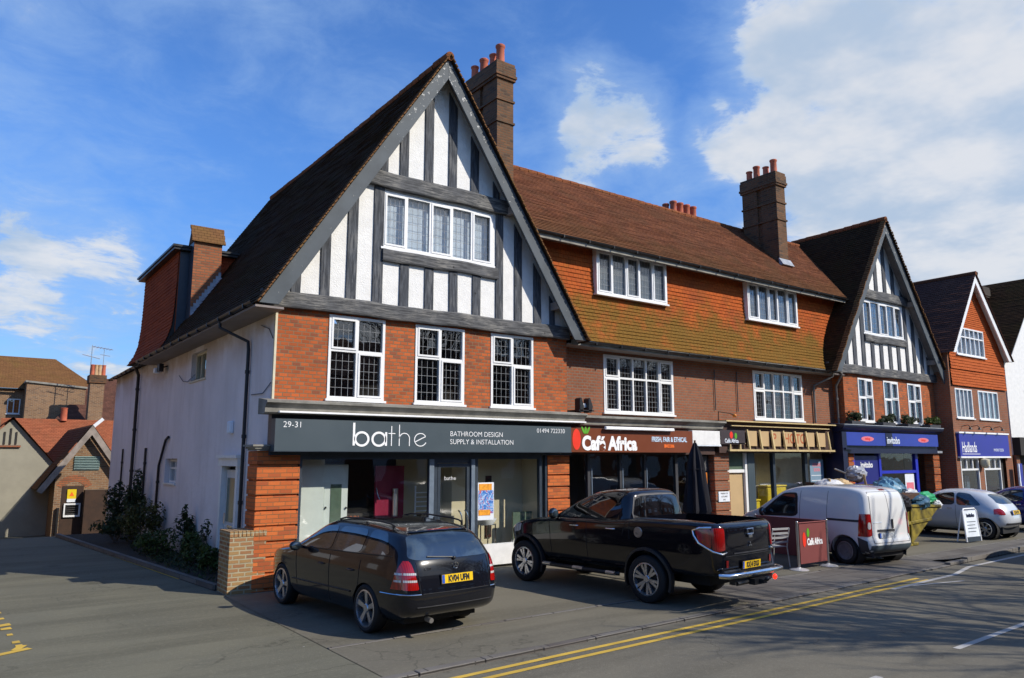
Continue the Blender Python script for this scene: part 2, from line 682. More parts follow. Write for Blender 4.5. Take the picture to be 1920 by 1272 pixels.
def text(name, body, mat, parent, x, y, z, h, face='y-', sx=1.0, off=0.0, ext=0.004, align='LEFT', world=True, rot=None, spacing=1.0):
    """raised lettering as a mesh; (x, y, z) = baseline start, h = cap height"""
    cu = bpy.data.curves.new(name, 'FONT')
    cu.body = body
    cu.size = h / 0.70
    cu.offset = off
    cu.extrude = ext
    cu.align_x = align
    cu.space_character = spacing
    cu.resolution_u = 4
    tmp = bpy.data.objects.new(name, cu)
    COL.objects.link(tmp)
    dg = bpy.context.evaluated_depsgraph_get()
    me = bpy.data.meshes.new_from_object(tmp.evaluated_get(dg))
    bpy.data.objects.remove(tmp)
    bpy.data.curves.remove(cu)
    if rot is None:
        rot = Matrix.Rotation(R(90), 4, 'X') if face == 'y-' else Matrix.Rotation(R(-90), 4, 'Z') @ Matrix.Rotation(R(90), 4, 'X')
    M = Matrix.Translation((x, y, z)) @ rot @ Matrix.Diagonal((sx, 1, 1, 1))
    if world and parent is not None:
        M = rootmat(parent).inverted() @ M
    me.transform(M)
    me.materials.clear()
    me.materials.append(MATS[mat])
    o = bpy.data.objects.new(name, me)
    COL.objects.link(o)
    if parent is not None:
        o.parent = parent
    return o


def hsh(*a):
    v = 0.0
    for i, k in enumerate(a):
        v += k * (12.9898 + 65.233 * i)
    v = math.sin(v) * 43758.5453
    return v - math.floor(v)


def tile_slope(mb, A0, A1, B0, B1, course=0.1, step=0.016, seg=0.55, jit=0.006, seed=0.0, sag=0.0, rowh=0.1):
    """courses of overlapping tiles between eaves A0-A1 and ridge B0-B1"""
    mb.custom = True
    A0, A1, B0, B1 = map(Vector, (A0, A1, B0, B1))
    n = ((A1 - A0).cross(B0 - A0))
    if n.length < 1e-6:
        n = (A1 - A0).cross(B1 - A0)
    n.normalize()
    if n.z < -0.001:
        n = -n
    elif abs(n.z) <= 0.001 and n.y > 0:
        n = -n
    L = max((B0 - A0).length, (B1 - A1).length)
    N = max(1, round(L / course))
    W = max((A1 - A0).length, (B1 - B0).length)
    S = max(1, int(W / seg))
    uv = mb.uv

    def pt(t, s_, up):
        p = (A0.lerp(B0, t)).lerp(A1.lerp(B1, t), s_)
        dz = -sag * math.sin(PI * s_) * math.sin(PI * min(t, 1))
        return p + n * up + Vector((0, 0, dz))
    u0 = hsh(seed, 3) * 3
    for i in range(N):
        ta, tb = i / N, (i + 1) / N
        lo, hi, base = [], [], []
        for j in range(S + 1):
            q = j / S
            k = (hsh(i, j, seed) - 0.5) * 2 * jit
            lo.append(mb.bm.verts.new(pt(ta, q, step + k)))
            hi.append(mb.bm.verts.new(pt(tb, q, 0.002)))
            base.append(mb.bm.verts.new(pt(ta, q, -0.004)))
        for j in range(S):
            f = mb.bm.faces.new((lo[j], lo[j + 1], hi[j + 1], hi[j]))
            for l, (a, b) in zip(f.loops, ((j, 0), (j + 1, 0), (j + 1, 1), (j, 1))):
                l[uv].uv = (u0 + a / S * W, (i + 0.04 + 0.92 * b) * rowh)
            f = mb.bm.faces.new((base[j], base[j + 1], lo[j + 1], lo[j]))
            for l, (a, b) in zip(f.loops, ((j, 0), (j + 1, 0), (j + 1, 1), (j, 1))):
                l[uv].uv = (u0 + a / S * W, (i + 0.04 + 0.05 * b) * rowh)
    return mb
# ------------------------------------------------------------------ the materials of the place
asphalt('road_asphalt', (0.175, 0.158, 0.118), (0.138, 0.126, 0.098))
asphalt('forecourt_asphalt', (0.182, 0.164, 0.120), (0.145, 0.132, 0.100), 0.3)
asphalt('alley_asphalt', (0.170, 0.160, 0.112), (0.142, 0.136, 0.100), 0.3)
brick('paving', (0.17, 0.155, 0.135), (0.135, 0.122, 0.105), (0.06, 0.055, 0.05), dark=(0.11, 0.09, 0.08), bw=0.9, bh=0.6, ms=0.012, gk=0.6, bmp=0.004, odd=0.1)
brick('kerb_stone', (0.20, 0.185, 0.165), (0.16, 0.15, 0.135), (0.05, 0.045, 0.04), dark=(0.12, 0.1, 0.09), bw=0.91, bh=4, ms=0.01, gk=0.6, bmp=0.003)
brick('brick_red', (0.60, 0.138, 0.036), (0.36, 0.092, 0.033), (0.25, 0.155, 0.085), dark=(0.20, 0.085, 0.055), grime=(0.48, 0.45, 0.42), gk=0.6, odd=0.2, ms=0.009, bw=0.165)
brick('brick_rubbed', (0.70, 0.180, 0.046), (0.48, 0.115, 0.036), (0.28, 0.14, 0.06), dark=(0.30, 0.08, 0.04), ms=0.006, gk=0.3, odd=0.15)
brick('brick_mid', (0.35, 0.125, 0.060), (0.26, 0.095, 0.052), (0.22, 0.155, 0.11), dark=(0.44, 0.12, 0.045), gk=0.5, odd=0.16, bw=0.165)
brick('brick_stack', (0.21, 0.098, 0.046), (0.13, 0.066, 0.038), (0.13, 0.095, 0.06), dark=(0.05, 0.04, 0.035), gk=0.7, grime=(0.4, 0.4, 0.36))
brick('brick_yellow', (0.40, 0.245, 0.100), (0.33, 0.135, 0.065), (0.42, 0.36, 0.23), dark=(0.28, 0.13, 0.07), ms=0.013, gk=0.5, odd=0.3)
brick('brick_back', (0.33, 0.185, 0.095), (0.23, 0.125, 0.07), (0.32, 0.25, 0.17), dark=(0.15, 0.09, 0.06), gk=0.4)
brick('brick_dormer', (0.42, 0.145, 0.06), (0.33, 0.10, 0.045), (0.20, 0.13, 0.08), dark=(0.2, 0.09, 0.05), gk=0.3)
tiles_mat('tile_dark', (0.055, 0.030, 0.015), (0.032, 0.019, 0.011), (0.044, 0.031, 0.012), moss=(0.052, 0.042, 0.010), mk=0.6)
tiles_mat('tile_main', (0.205, 0.080, 0.040), (0.140, 0.056, 0.033), (0.120, 0.058, 0.032), moss=(0.11, 0.070, 0.026), zm=(8.0, 9.2), mk=0.35)
tiles_mat('tile_ridge', (0.30, 0.105, 0.045), (0.22, 0.08, 0.04), (0.17, 0.08, 0.04), mk=0.4)
tiles_mat('tile_hung', (0.47, 0.112, 0.028), (0.37, 0.085, 0.025), (0.27, 0.075, 0.03), moss=(0.19, 0.125, 0.028), zm=(5.7, 7.4), mk=0.86)
tiles_mat('tile_hung_new', (0.50, 0.125, 0.038), (0.42, 0.10, 0.033), (0.40, 0.10, 0.036), moss=(0.3, 0.1, 0.04), mk=0.2)
tiles_mat('tile_dormer', (0.40, 0.095, 0.035), (0.30, 0.07, 0.028), (0.24, 0.06, 0.028), moss=(0.12, 0.06, 0.03), mk=0.3)
tiles_mat('tile_brown', (0.15, 0.070, 0.050), (0.10, 0.05, 0.038), (0.09, 0.045, 0.038), moss=(0.06, 0.05, 0.03), mk=0.4)
tiles_mat('tile_back', (0.21, 0.105, 0.045), (0.17, 0.085, 0.04), (0.19, 0.11, 0.04), moss=(0.17, 0.11, 0.03), mk=0.5)
tiles_mat('tile_orange', (0.36, 0.115, 0.055), (0.28, 0.09, 0.045), (0.24, 0.095, 0.05), mk=0.3)
def stained_render(name, col):
    m, nt, bs, out = new_mat(name)
    setp(bs, 0.92, 0, 0.25)
    p = geo_pos(nt)
    mp = nd(nt, 'ShaderNodeMapping')
    mp.inputs['Scale'].default_value = (1.3, 1.3, 0.22)
    lk(nt, p, mp.inputs[0])
    st = noise(nt, mp.outputs[0], 1.6, 7, 0.62)
    pa = noise(nt, p, 0.7, 6, 0.6)
    sp = nd(nt, 'ShaderNodeSeparateXYZ')
    lk(nt, p, sp.inputs[0])
    c = mixc(nt, mapr(nt, pa, 0.3, 0.7), sc3(col, 0.93), sc3(col, 1.05))
    c = mixc(nt, mapr(nt, st, 0.46, 0.76, 0, 0.30), c, (0.46, 0.40, 0.36))
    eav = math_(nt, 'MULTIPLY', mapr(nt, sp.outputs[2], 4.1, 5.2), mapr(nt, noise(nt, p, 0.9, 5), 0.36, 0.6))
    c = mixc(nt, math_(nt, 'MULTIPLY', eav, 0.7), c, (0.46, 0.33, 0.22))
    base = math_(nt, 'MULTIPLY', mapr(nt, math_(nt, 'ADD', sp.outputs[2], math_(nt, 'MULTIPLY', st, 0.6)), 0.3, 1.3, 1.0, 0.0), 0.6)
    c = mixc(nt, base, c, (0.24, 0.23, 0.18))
    lk(nt, c, bs.inputs['Base Color'])
    bump(nt, bs, math_(nt, 'ADD', noise(nt, p, 5, 5, 0.6), math_(nt, 'MULTIPLY', noise(nt, p, 70, 3), 0.35)), 0.02)


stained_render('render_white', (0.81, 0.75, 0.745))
plain('roughcast', (0.80, 0.79, 0.76), 0.92, var=0.05, scale=5, bmp=0.012)
plain('render_grey', (0.31, 0.29, 0.225), 0.9, var=0.08, scale=1.6, bmp=0.004)
def old_timber(name, col, ax, wear):
    m, nt, bs, out = new_mat(name)
    setp(bs, 0.78, 0, 0.3)
    p = geo_pos(nt)
    mp = nd(nt, 'ShaderNodeMapping')
    mp.inputs['Scale'].default_value = (0.8, 9, 9) if ax == 'x' else (9, 9, 0.8)
    lk(nt, p, mp.inputs[0])
    gr = noise(nt, mp.outputs[0], 3.0, 7, 0.7, 0.3)
    big = noise(nt, p, 1.5, 5, 0.6)
    c = mixc(nt, mapr(nt, gr, 0.34, 0.66), sc3(col, 0.55), sc3(col, 1.5))
    w = math_(nt, 'MULTIPLY', mapr(nt, big, 0.42, 0.66), mapr(nt, gr, 0.42, 0.62))
    c = mixc(nt, math_(nt, 'MULTIPLY', w, wear), c, (0.27, 0.255, 0.225))
    kn = nd(nt, 'ShaderNodeTexVoronoi')
    kn.inputs['Scale'].default_value = 2.6
    lk(nt, p, kn.inputs['Vector'])
    c = mixc(nt, mapr(nt, kn.outputs['Distance'], 0.05, 0.075, 0.85, 0.0), c, (0.015, 0.015, 0.015))
    lk(nt, c, bs.inputs['Base Color'])
    bump(nt, bs, gr, 0.012)


old_timber('timber_old', (0.062, 0.068, 0.080), 'z', 0.35)
old_timber('timber_beam', (0.082, 0.083, 0.086), 'x', 0.85)
plain('soffit', (0.24, 0.205, 0.19), 0.85, var=0.1)


def flaky(name, col, under):
    m, nt, b, out = new_mat(name)
    setp(b, 0.65, 0, 0.4)
    p = geo_pos(nt)
    a = noise(nt, p, 1.6, 4)
    s = nd(nt, 'ShaderNodeSeparateXYZ')
    lk(nt, p, s.inputs[0])
    hi = mapr(nt, s.outputs[2], 7.5, 11.4, 0.0, 0.10)
    fl = mapr(nt, math_(nt, 'ADD', noise(nt, p, 11, 6, 0.72), hi), 0.66, 0.70)
    c = mixc(nt, mapr(nt, a, 0.3, 0.7), sc3(col, 0.8), sc3(col, 1.15))
    c = mixc(nt, fl, c, under)
    lk(nt, c, b.inputs['Base Color'])
    bump(nt, b, fl, 0.003)


flaky('barge_grey', (0.072, 0.086, 0.098), (0.5, 0.5, 0.48))
plain('white_frame', (0.80, 0.80, 0.79), 0.35, var=0.04, scale=3)
plain('white_paint', (0.78, 0.77, 0.74), 0.5, var=0.06)
plain('cream_paint', (0.62, 0.56, 0.40), 0.6, var=0.08)
plain('stone_cornice', (0.235, 0.225, 0.195), 0.85, var=0.3, scale=2.5, bmp=0.004)
plain('lead', (0.30, 0.32, 0.35), 0.5, var=0.2)
plain('lead_line', (0.30, 0.31, 0.32), 0.5, var=0.1)
plain('gutter_black', (0.018, 0.017, 0.018), 0.4, var=0.2)
plain('gutter_grey', (0.16, 0.15, 0.14), 0.6, var=0.2)
plain('slate_sign', (0.054, 0.076, 0.090), 0.45, var=0.03, scale=1, spec=0.5)
plain('slate_frame', (0.035, 0.048, 0.065), 0.4, var=0.1)
plain('alu_frame', (0.20, 0.25, 0.31), 0.35, var=0.1, metal=0.3)
plain('letter_white', (0.88, 0.88, 0.87), 0.5, var=0.02)
plain('pot_clay', (0.48, 0.125, 0.065), 0.75, var=0.2, scale=3)
plain('pot_pale', (0.5, 0.33, 0.18), 0.75, var=0.2, scale=3)
plain('door_white', (0.62, 0.61, 0.60), 0.4, var=0.04)
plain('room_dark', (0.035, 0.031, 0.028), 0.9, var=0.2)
plain('room_grey', (0.10, 0.10, 0.10), 0.9, var=0.2)
plain('room_cream', (0.58, 0.50, 0.33), 0.85, var=0.05, scale=1)
plain('room_floor', (0.28, 0.27, 0.25), 0.5, var=0.1)
plain('cabinet', (0.62, 0.66, 0.60), 0.4, var=0.03)
plain('cabinet_glass', (0.10, 0.14, 0.10), 0.15, var=0.1)
plain('magenta', (0.22, 0.008, 0.035), 0.45, var=0.15, scale=1.5)
plain('walnut', (0.06, 0.02, 0.018), 0.4, var=0.3)
plain('chrome', (0.75, 0.76, 0.78), 0.12, metal=1.0, var=0.04)
plain('steel', (0.52, 0.50, 0.48), 0.3, metal=0.9, var=0.1)
plain('curtain_pale', (0.74, 0.80, 0.87), 0.9, var=0.12, scale=3)
plain('curtain_grey', (0.17, 0.18, 0.19), 0.9, var=0.2, scale=3)
plain('cafe_brown', (0.17, 0.042, 0.014), 0.4, var=0.06, scale=1)
plain('cafe_dark', (0.045, 0.032, 0.034), 0.5, var=0.08)
plain('red_vivid', (0.80, 0.035, 0.012), 0.5, var=0.04)
plain('orange_vivid', (0.85, 0.16, 0.02), 0.5, var=0.04)
plain('green_leafy', (0.10, 0.36, 0.02), 0.5, var=0.1)
plain('pale_blue', (0.55, 0.70, 0.85), 0.5, var=0.05)
plain('orange_door', (0.55, 0.165, 0.015), 0.45, var=0.12, scale=2)
plain('batten', (0.55, 0.42, 0.20), 0.7, var=0.12, scale=4)
plain('board_tan', (0.50, 0.35, 0.18), 0.75, var=0.06, scale=2)
plain('ghost_letter', (0.42, 0.12, 0.045), 0.8, var=0.15)
plain('fascia_brown', (0.06, 0.03, 0.022), 0.7, var=0.2)
plain('navy', (0.008, 0.010, 0.038), 0.4, var=0.1)
plain('blue_sign', (0.028, 0.052, 0.33), 0.4, var=0.08, scale=1)
plain('blue_frame', (0.015, 0.025, 0.42), 0.4, var=0.05)
plain('blue_deep', (0.012, 0.014, 0.16), 0.45, var=0.05)
plain('violet_sign', (0.030, 0.034, 0.30), 0.4, var=0.1, scale=1)
plain('poster_blue', (0.20, 0.30, 0.40), 0.6, var=0.05)
plain('poster_white', (0.75, 0.78, 0.82), 0.6, var=0.05)
plain('pink', (0.72, 0.18, 0.22), 0.6, var=0.05)
plain('yellow_plastic', (0.62, 0.45, 0.02), 0.5, var=0.12)
plain('fabric_black', (0.016, 0.016, 0.022), 0.85, var=0.25, scale=3, spec=0.25)
plain('banner_maroon', (0.185, 0.045, 0.042), 0.7, var=0.06, scale=2)
plain('silver', (0.62, 0.62, 0.62), 0.35, metal=0.5, var=0.06)
plain('skip_yellow', (0.17, 0.13, 0.014), 0.6, var=0.75, scale=2.6, bmp=0.004)
plain('bag_grey', (0.33, 0.34, 0.38), 0.35, var=0.2)
plain('bag_white', (0.62, 0.62, 0.62), 0.45, var=0.15)
plain('bag_blue', (0.14, 0.30, 0.42), 0.35, var=0.3)
plain('bag_navy', (0.035, 0.10, 0.16), 0.35, var=0.4)
plain('bag_green', (0.012, 0.30, 0.10), 0.4, var=0.25)
plain('wood_scrap', (0.24, 0.14, 0.07), 0.8, var=0.3, scale=3)
plain('wood_pale', (0.45, 0.30, 0.13), 0.8, var=0.2, scale=3)
plain('wood_red', (0.075, 0.035, 0.02), 0.8, var=0.25, scale=3)
plain('timber_cladding', (0.050, 0.028, 0.018), 0.85, var=0.3, scale=3)
plain('barge_weathered', (0.28, 0.235, 0.20), 0.8, var=0.25, scale=3, bmp=0.004)
plain('louvre', (0.24, 0.33, 0.31), 0.6, var=0.12)
plain('sign_yellow', (0.75, 0.55, 0.01), 0.5, var=0.03)
plain('soil', (0.035, 0.030, 0.022), 0.95, var=0.4, scale=5, bmp=0.02)
plain('bark', (0.10, 0.08, 0.065), 0.9, var=0.35, scale=5, bmp=0.01)
plain('line_yellow', (0.55, 0.36, 0.055), 0.75, var=0.12, scale=2)
plain('line_white', (0.40, 0.385, 0.355), 0.75, var=0.15, scale=2)
plain('rubber', (0.013, 0.013, 0.014), 0.75, var=0.25, scale=6)
plain('alloy', (0.52, 0.53, 0.55), 0.28, metal=0.85, var=0.08)
plain('hub_grey', (0.20, 0.20, 0.21), 0.45, metal=0.4, var=0.15)
plain('plastic_black', (0.014, 0.014, 0.016), 0.45, var=0.15)
plain('plastic_dark', (0.04, 0.04, 0.045), 0.6, var=0.15)
plain('plate_yellow', (0.82, 0.52, 0.01), 0.4, var=0.02)
plain('plate_white', (0.62, 0.66, 0.66), 0.45, var=0.03)
plain('plate_blue', (0.02, 0.09, 0.45), 0.4, var=0.02)
plain('ink', (0.012, 0.012, 0.014), 0.6, var=0.1)
paint('paint_black', (0.004, 0.004, 0.007), 0.0, 0.2, 0.02)
paint('paint_estate', (0.005, 0.006, 0.010), 0.0, 0.2, 0.035)
paint('paint_white', (0.72, 0.72, 0.70), 0.0, 0.3, 0.22)
paint('paint_silver', (0.60, 0.63, 0.66), 0.15, 0.3, 0.12)
paint('paint_blue', (0.010, 0.022, 0.16), 0.2, 0.25, 0.1)
plain('stack_dark', (0.055, 0.045, 0.038), 0.9, var=0.3)


def lamp_lens(name, col, emit=0.0):
    m, nt, b, out = new_mat(name)
    setp(b, 0.12, 0, 0.5, 1.0)
    v = nd(nt, 'ShaderNodeTexCoord').outputs['Object']
    w = nd(nt, 'ShaderNodeTexWave')
    w.inputs['Scale'].default_value = 14
    lk(nt, v, w.inputs['Vector'])
    lk(nt, mixc(nt, w.outputs['Fac'], sc3(col, 0.6), col), b.inputs['Base Color'])
    if emit:
        b.inputs['Emission Color'].default_value = col + (1,)
        b.inputs['Emission Strength'].default_value = emit


lamp_lens('lens_red', (0.42, 0.008, 0.006))
lamp_lens('lens_lit', (1.0, 0.03, 0.01), 2.0)
lamp_lens('lens_white', (0.65, 0.62, 0.60))
lamp_lens('lens_amber', (0.7, 0.16, 0.02))
glassy('pane_glass', 1.5, 2.4, (0.90, 0.92, 0.93))
glassy('shop_glass', 1.5, 1.0, (0.97, 0.985, 0.985))


def car_glass(name, col):
    m, nt, b, out = new_mat(name)
    setp(b, 0.015, 0, 1.0)
    b.inputs['IOR'].default_value = 1.52 if 'dark' in name else 1.8
    v = nd(nt, 'ShaderNodeTexCoord').outputs['Object']
    n = noise(nt, v, 2.6, 4, 0.6, 0.8)
    lk(nt, mixc(nt, mapr(nt, n, 0.42, 0.62), sc3(col, 0.35), sc3(col, 1.7)), b.inputs['Base Color'])


car_glass('car_glass', (0.022, 0.032, 0.038))
car_glass('car_glass_dark', (0.006, 0.006, 0.008))


def leaf(name, col):
    m, nt, b, out = new_mat(name)
    setp(b, 0.55, 0, 0.35)
    g = nd(nt, 'ShaderNodeNewGeometry')
    c = mixc(nt, g.outputs['Random Per Island'], sc3(col, 0.5), sc3(col, 1.5))
    c = mixc(nt, mapr(nt, noise(nt, g.outputs['Position'], 2.5, 3), 0.35, 0.65), sc3(c, 1) if isinstance(c, tuple) else c, mixc(nt, 1.0, c, (1.3, 1.1, 0.7), 'MULTIPLY'))
    lk(nt, c, b.inputs['Base Color'])
    tr = nd(nt, 'ShaderNodeBsdfTranslucent')
    lk(nt, c, tr.inputs[0])
    mx = nd(nt, 'ShaderNodeMixShader')
    mx.inputs[0].default_value = 0.25
    lk(nt, b.outputs[0], mx.inputs[1])
    lk(nt, tr.outputs[0], mx.inputs[2])
    lk(nt, mx.outputs[0], out.inputs[0])


leaf('leaf_green', (0.050, 0.085, 0.022))
leaf('leaf_dark', (0.030, 0.052, 0.022))
leaf('leaf_olive', (0.075, 0.080, 0.025))
leaf('leaf_holly', (0.040, 0.062, 0.030))


def poster_mat():
    m, nt, b, out = new_mat('poster_swirl')
    setp(b, 0.5, 0, 0.4)
    uv = uvn(nt)
    n = nd(nt, 'ShaderNodeTexNoise')
    n.inputs['Scale'].default_value = 7
    n.inputs['Distortion'].default_value = 2.5
    lk(nt, uv, n.inputs['Vector'])
    cr = nd(nt, 'ShaderNodeValToRGB')
    lk(nt, n.outputs['Fac'], cr.inputs[0])
    e = cr.color_ramp.elements
    e[0].position, e[0].color = 0.36, (0.04, 0.10, 0.42, 1)
    e[1].position, e[1].color = 0.66, (0.60, 0.10, 0.06, 1)
    for p, c in ((0.46, (0.10, 0.33, 0.70, 1)), (0.52, (0.55, 0.70, 0.85, 1)), (0.58, (0.12, 0.10, 0.45, 1))):
        x = e.new(p)
        x.color = c
    lk(nt, cr.outputs[0], b.inputs['Base Color'])


poster_mat()
plain('poster_orange', (0.85, 0.33, 0.03), 0.5, var=0.25, scale=12)
# ------------------------------------------------------------------ ground, road, forecourt, markings


def kerb_y(x):
    return 7.63 + 0.0345 * x


def sheet(name, pts, z, mat, label=None):
    m = MB()
    m.face([(p[0], p[1], z) for p in pts])
    o = m.build(name, mat)
    o['kind'] = 'structure'
    return o


sheet('ground', [(-900, -900), (900, -900), (900, 27.3), (-900, 27.3)], -0.06, 'alley_asphalt')
sheet('ground', [(-900, 27.3), (900, 27.3), (900, 900), (-900, 900)], -0.95, 'alley_asphalt')
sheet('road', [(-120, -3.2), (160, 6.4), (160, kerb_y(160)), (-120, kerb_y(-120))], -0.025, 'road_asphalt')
sheet('pavement_opposite', [(-120, -6.4), (160, 3.2), (160, 6.4), (-120, -3.2)], 0.06, 'paving')
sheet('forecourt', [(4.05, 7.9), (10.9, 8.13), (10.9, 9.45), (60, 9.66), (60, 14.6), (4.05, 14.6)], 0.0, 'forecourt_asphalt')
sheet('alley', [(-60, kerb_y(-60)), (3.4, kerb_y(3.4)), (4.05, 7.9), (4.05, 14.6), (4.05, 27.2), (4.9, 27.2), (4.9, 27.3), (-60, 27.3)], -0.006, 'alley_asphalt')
# slab pavement between kerb and forecourt
m = MB()
for i in range(36):
    x0, x1 = 10.9 + i * 1.4, 10.9 + (i + 1) * 1.4
    m.quad((x0, kerb_y(x0) + 0.14, 0.002), (x1, kerb_y(x1) + 0.14, 0.002), (x1, 9.42 + x1 * 0.004, 0.002), (x0, 9.42 + x0 * 0.004, 0.002))
o = m.build('pavement', 'paving')
o['kind'] = 'structure'
# kerb stones: flush along the forecourt, standing proud further along the street
m = MB()
for i in range(64):
    x0 = 2.6 + i * 0.915
    x1 = x0 + 0.905
    dz = (hsh(i, 2) - 0.5) * 0.012
    h = 0.012 if x0 < 17.6 else (0.06 if x0 < 18.5 else 0.10)
    dy = (hsh(i, 5) - 0.5) * 0.02
    m.prism([(x0, kerb_y(x0) + dy), (x1, kerb_y(x1) + dy), (x1, kerb_y(x1) + 0.135 + dy), (x0, kerb_y(x0) + 0.135 + dy)], 'z', -0.05, h + dz)
m.build('kerb', 'kerb_stone', bevel=0.008)['kind'] = 'structure'
m = MB()
for i in range(60):
    x0 = 4.05 + i * 0.915
    m.box(x0, 9.40 + 0.004 * x0, -0.03, x0 + 0.905, 9.47 + 0.004 * x0, 0.012 + (hsh(i, 8) - .5) * .008)
m.build('forecourt_edging', 'kerb_stone', bevel=0.006)['kind'] = 'structure'
# raised pavement beyond the forecourts
m = MB()
for i in range(26):
    x0, x1 = 18.6 + i * 1.5, 20.1 + i * 1.5
    m.quad((x0, kerb_y(x0) + 0.13, 0.09), (x1, kerb_y(x1) + 0.13, 0.09), (x1, kerb_y(x1) + 0.6, 0.012), (x0, kerb_y(x0) + 0.6, 0.012))
m.build('pavement_ramp', 'paving')['kind'] = 'structure'


def strip(mb, pts, w, z):
    for (a, b) in zip(pts, pts[1:]):
        a, b = Vector((a[0], a[1], z)), Vector((b[0], b[1], z))
        s_ = Vector((-(b - a).y, (b - a).x, 0)).normalized() * w / 2
        mb.quad(a - s_, b - s_, b + s_, a + s_)


m = MB()
ln = lambda off, x0, x1: [(x0 + (x1 - x0) * t / 24, kerb_y(x0 + (x1 - x0) * t / 24) - off + 0.008 * math.sin(t * 1.7)) for t in range(25)]
strip(m, ln(0.30, -30, 15.9), 0.085, -0.020)
strip(m, ln(0.52, -30, 15.9), 0.085, -0.020)
for k_, (x, y) in enumerate(((0.78, 14.6), (0.80, 14.05), (0.83, 13.5), (0.84, 13.2), (0.86, 12.75), (0.90, 12.2), (0.92, 11.95))):
    w_ = 0.035 + 0.05 * hsh(k_, 3)
    m.quad((x - w_, y - .06 - .08 * hsh(k_, 1), 0.0), (x + w_, y - .07, 0.0), (x + w_ * .8, y + .05 + .08 * hsh(k_, 2), 0.0), (x - w_, y + .06, 0.0))
strip(m, [(0.55, 11.5), (1.02, 11.72)], 0.12, 0.0)
strip(m, [(0.86, 11.7), (0.96, 11.95)], 0.10, 0.001)
strip(m, [(3.30, 22.0), (3.85, 16.4)], 0.05, 0.0)
m.build('yellow_road_marking', 'line_yellow')['kind'] = 'structure'
m = MB()
strip(m, [(14.2, 7.52), (17.0, 7.66), (18.4, 7.98), (30, 8.42)], 0.10, -0.019)
strip(m, [(14.9, 7.50), (16.3, 7.18)], 0.07, -0.018)
for i in range(-3, 8):
    x = 10.55 + i * 6.0
    strip(m, [(x, 4.45 + 0.0345 * x), (x + 4.0, 4.45 + 0.0345 * (x + 4.0))], 0.09, -0.020)
m.build('white_road_marking', 'line_white')['kind'] = 'structure'
# planted strip and kerb along the side wall
m = MB()
m.prism([(4.15, 14.66), (4.75, 14.66), (4.75, 27.0), (2.95, 27.0)], 'z', -0.02, 0.05)
m.build('flower_bed', 'soil')['kind'] = 'structure'
m = MB()
for i in range(13):
    t0, t1 = i / 13, (i + 0.98) / 13
    a, b = (4.1 - 1.3 * t0, 14.7 + 12.4 * t0), (4.1 - 1.3 * t1, 14.7 + 12.4 * t1)
    m.prism([(a[0] - .06, a[1]), (a[0] + .06, a[1]), (b[0] + .06, b[1]), (b[0] - .06, b[1])], 'z', -0.03, 0.09)
m.build('alley_kerb', 'kerb_stone', bevel=0.008)['kind'] = 'structure'
# the yard falls away behind the alley
m = MB()
m.quad((-60, 27.3, -0.006), (6.5, 27.3, -0.006), (9, 37, -0.88), (-60, 37, -0.88))
m.quad((-60, 37, -0.88), (9, 37, -0.88), (12, 70, -0.9), (-60, 70, -0.9))
m.build('yard', 'alley_asphalt')['kind'] = 'structure'
# ------------------------------------------------------------------ building helpers


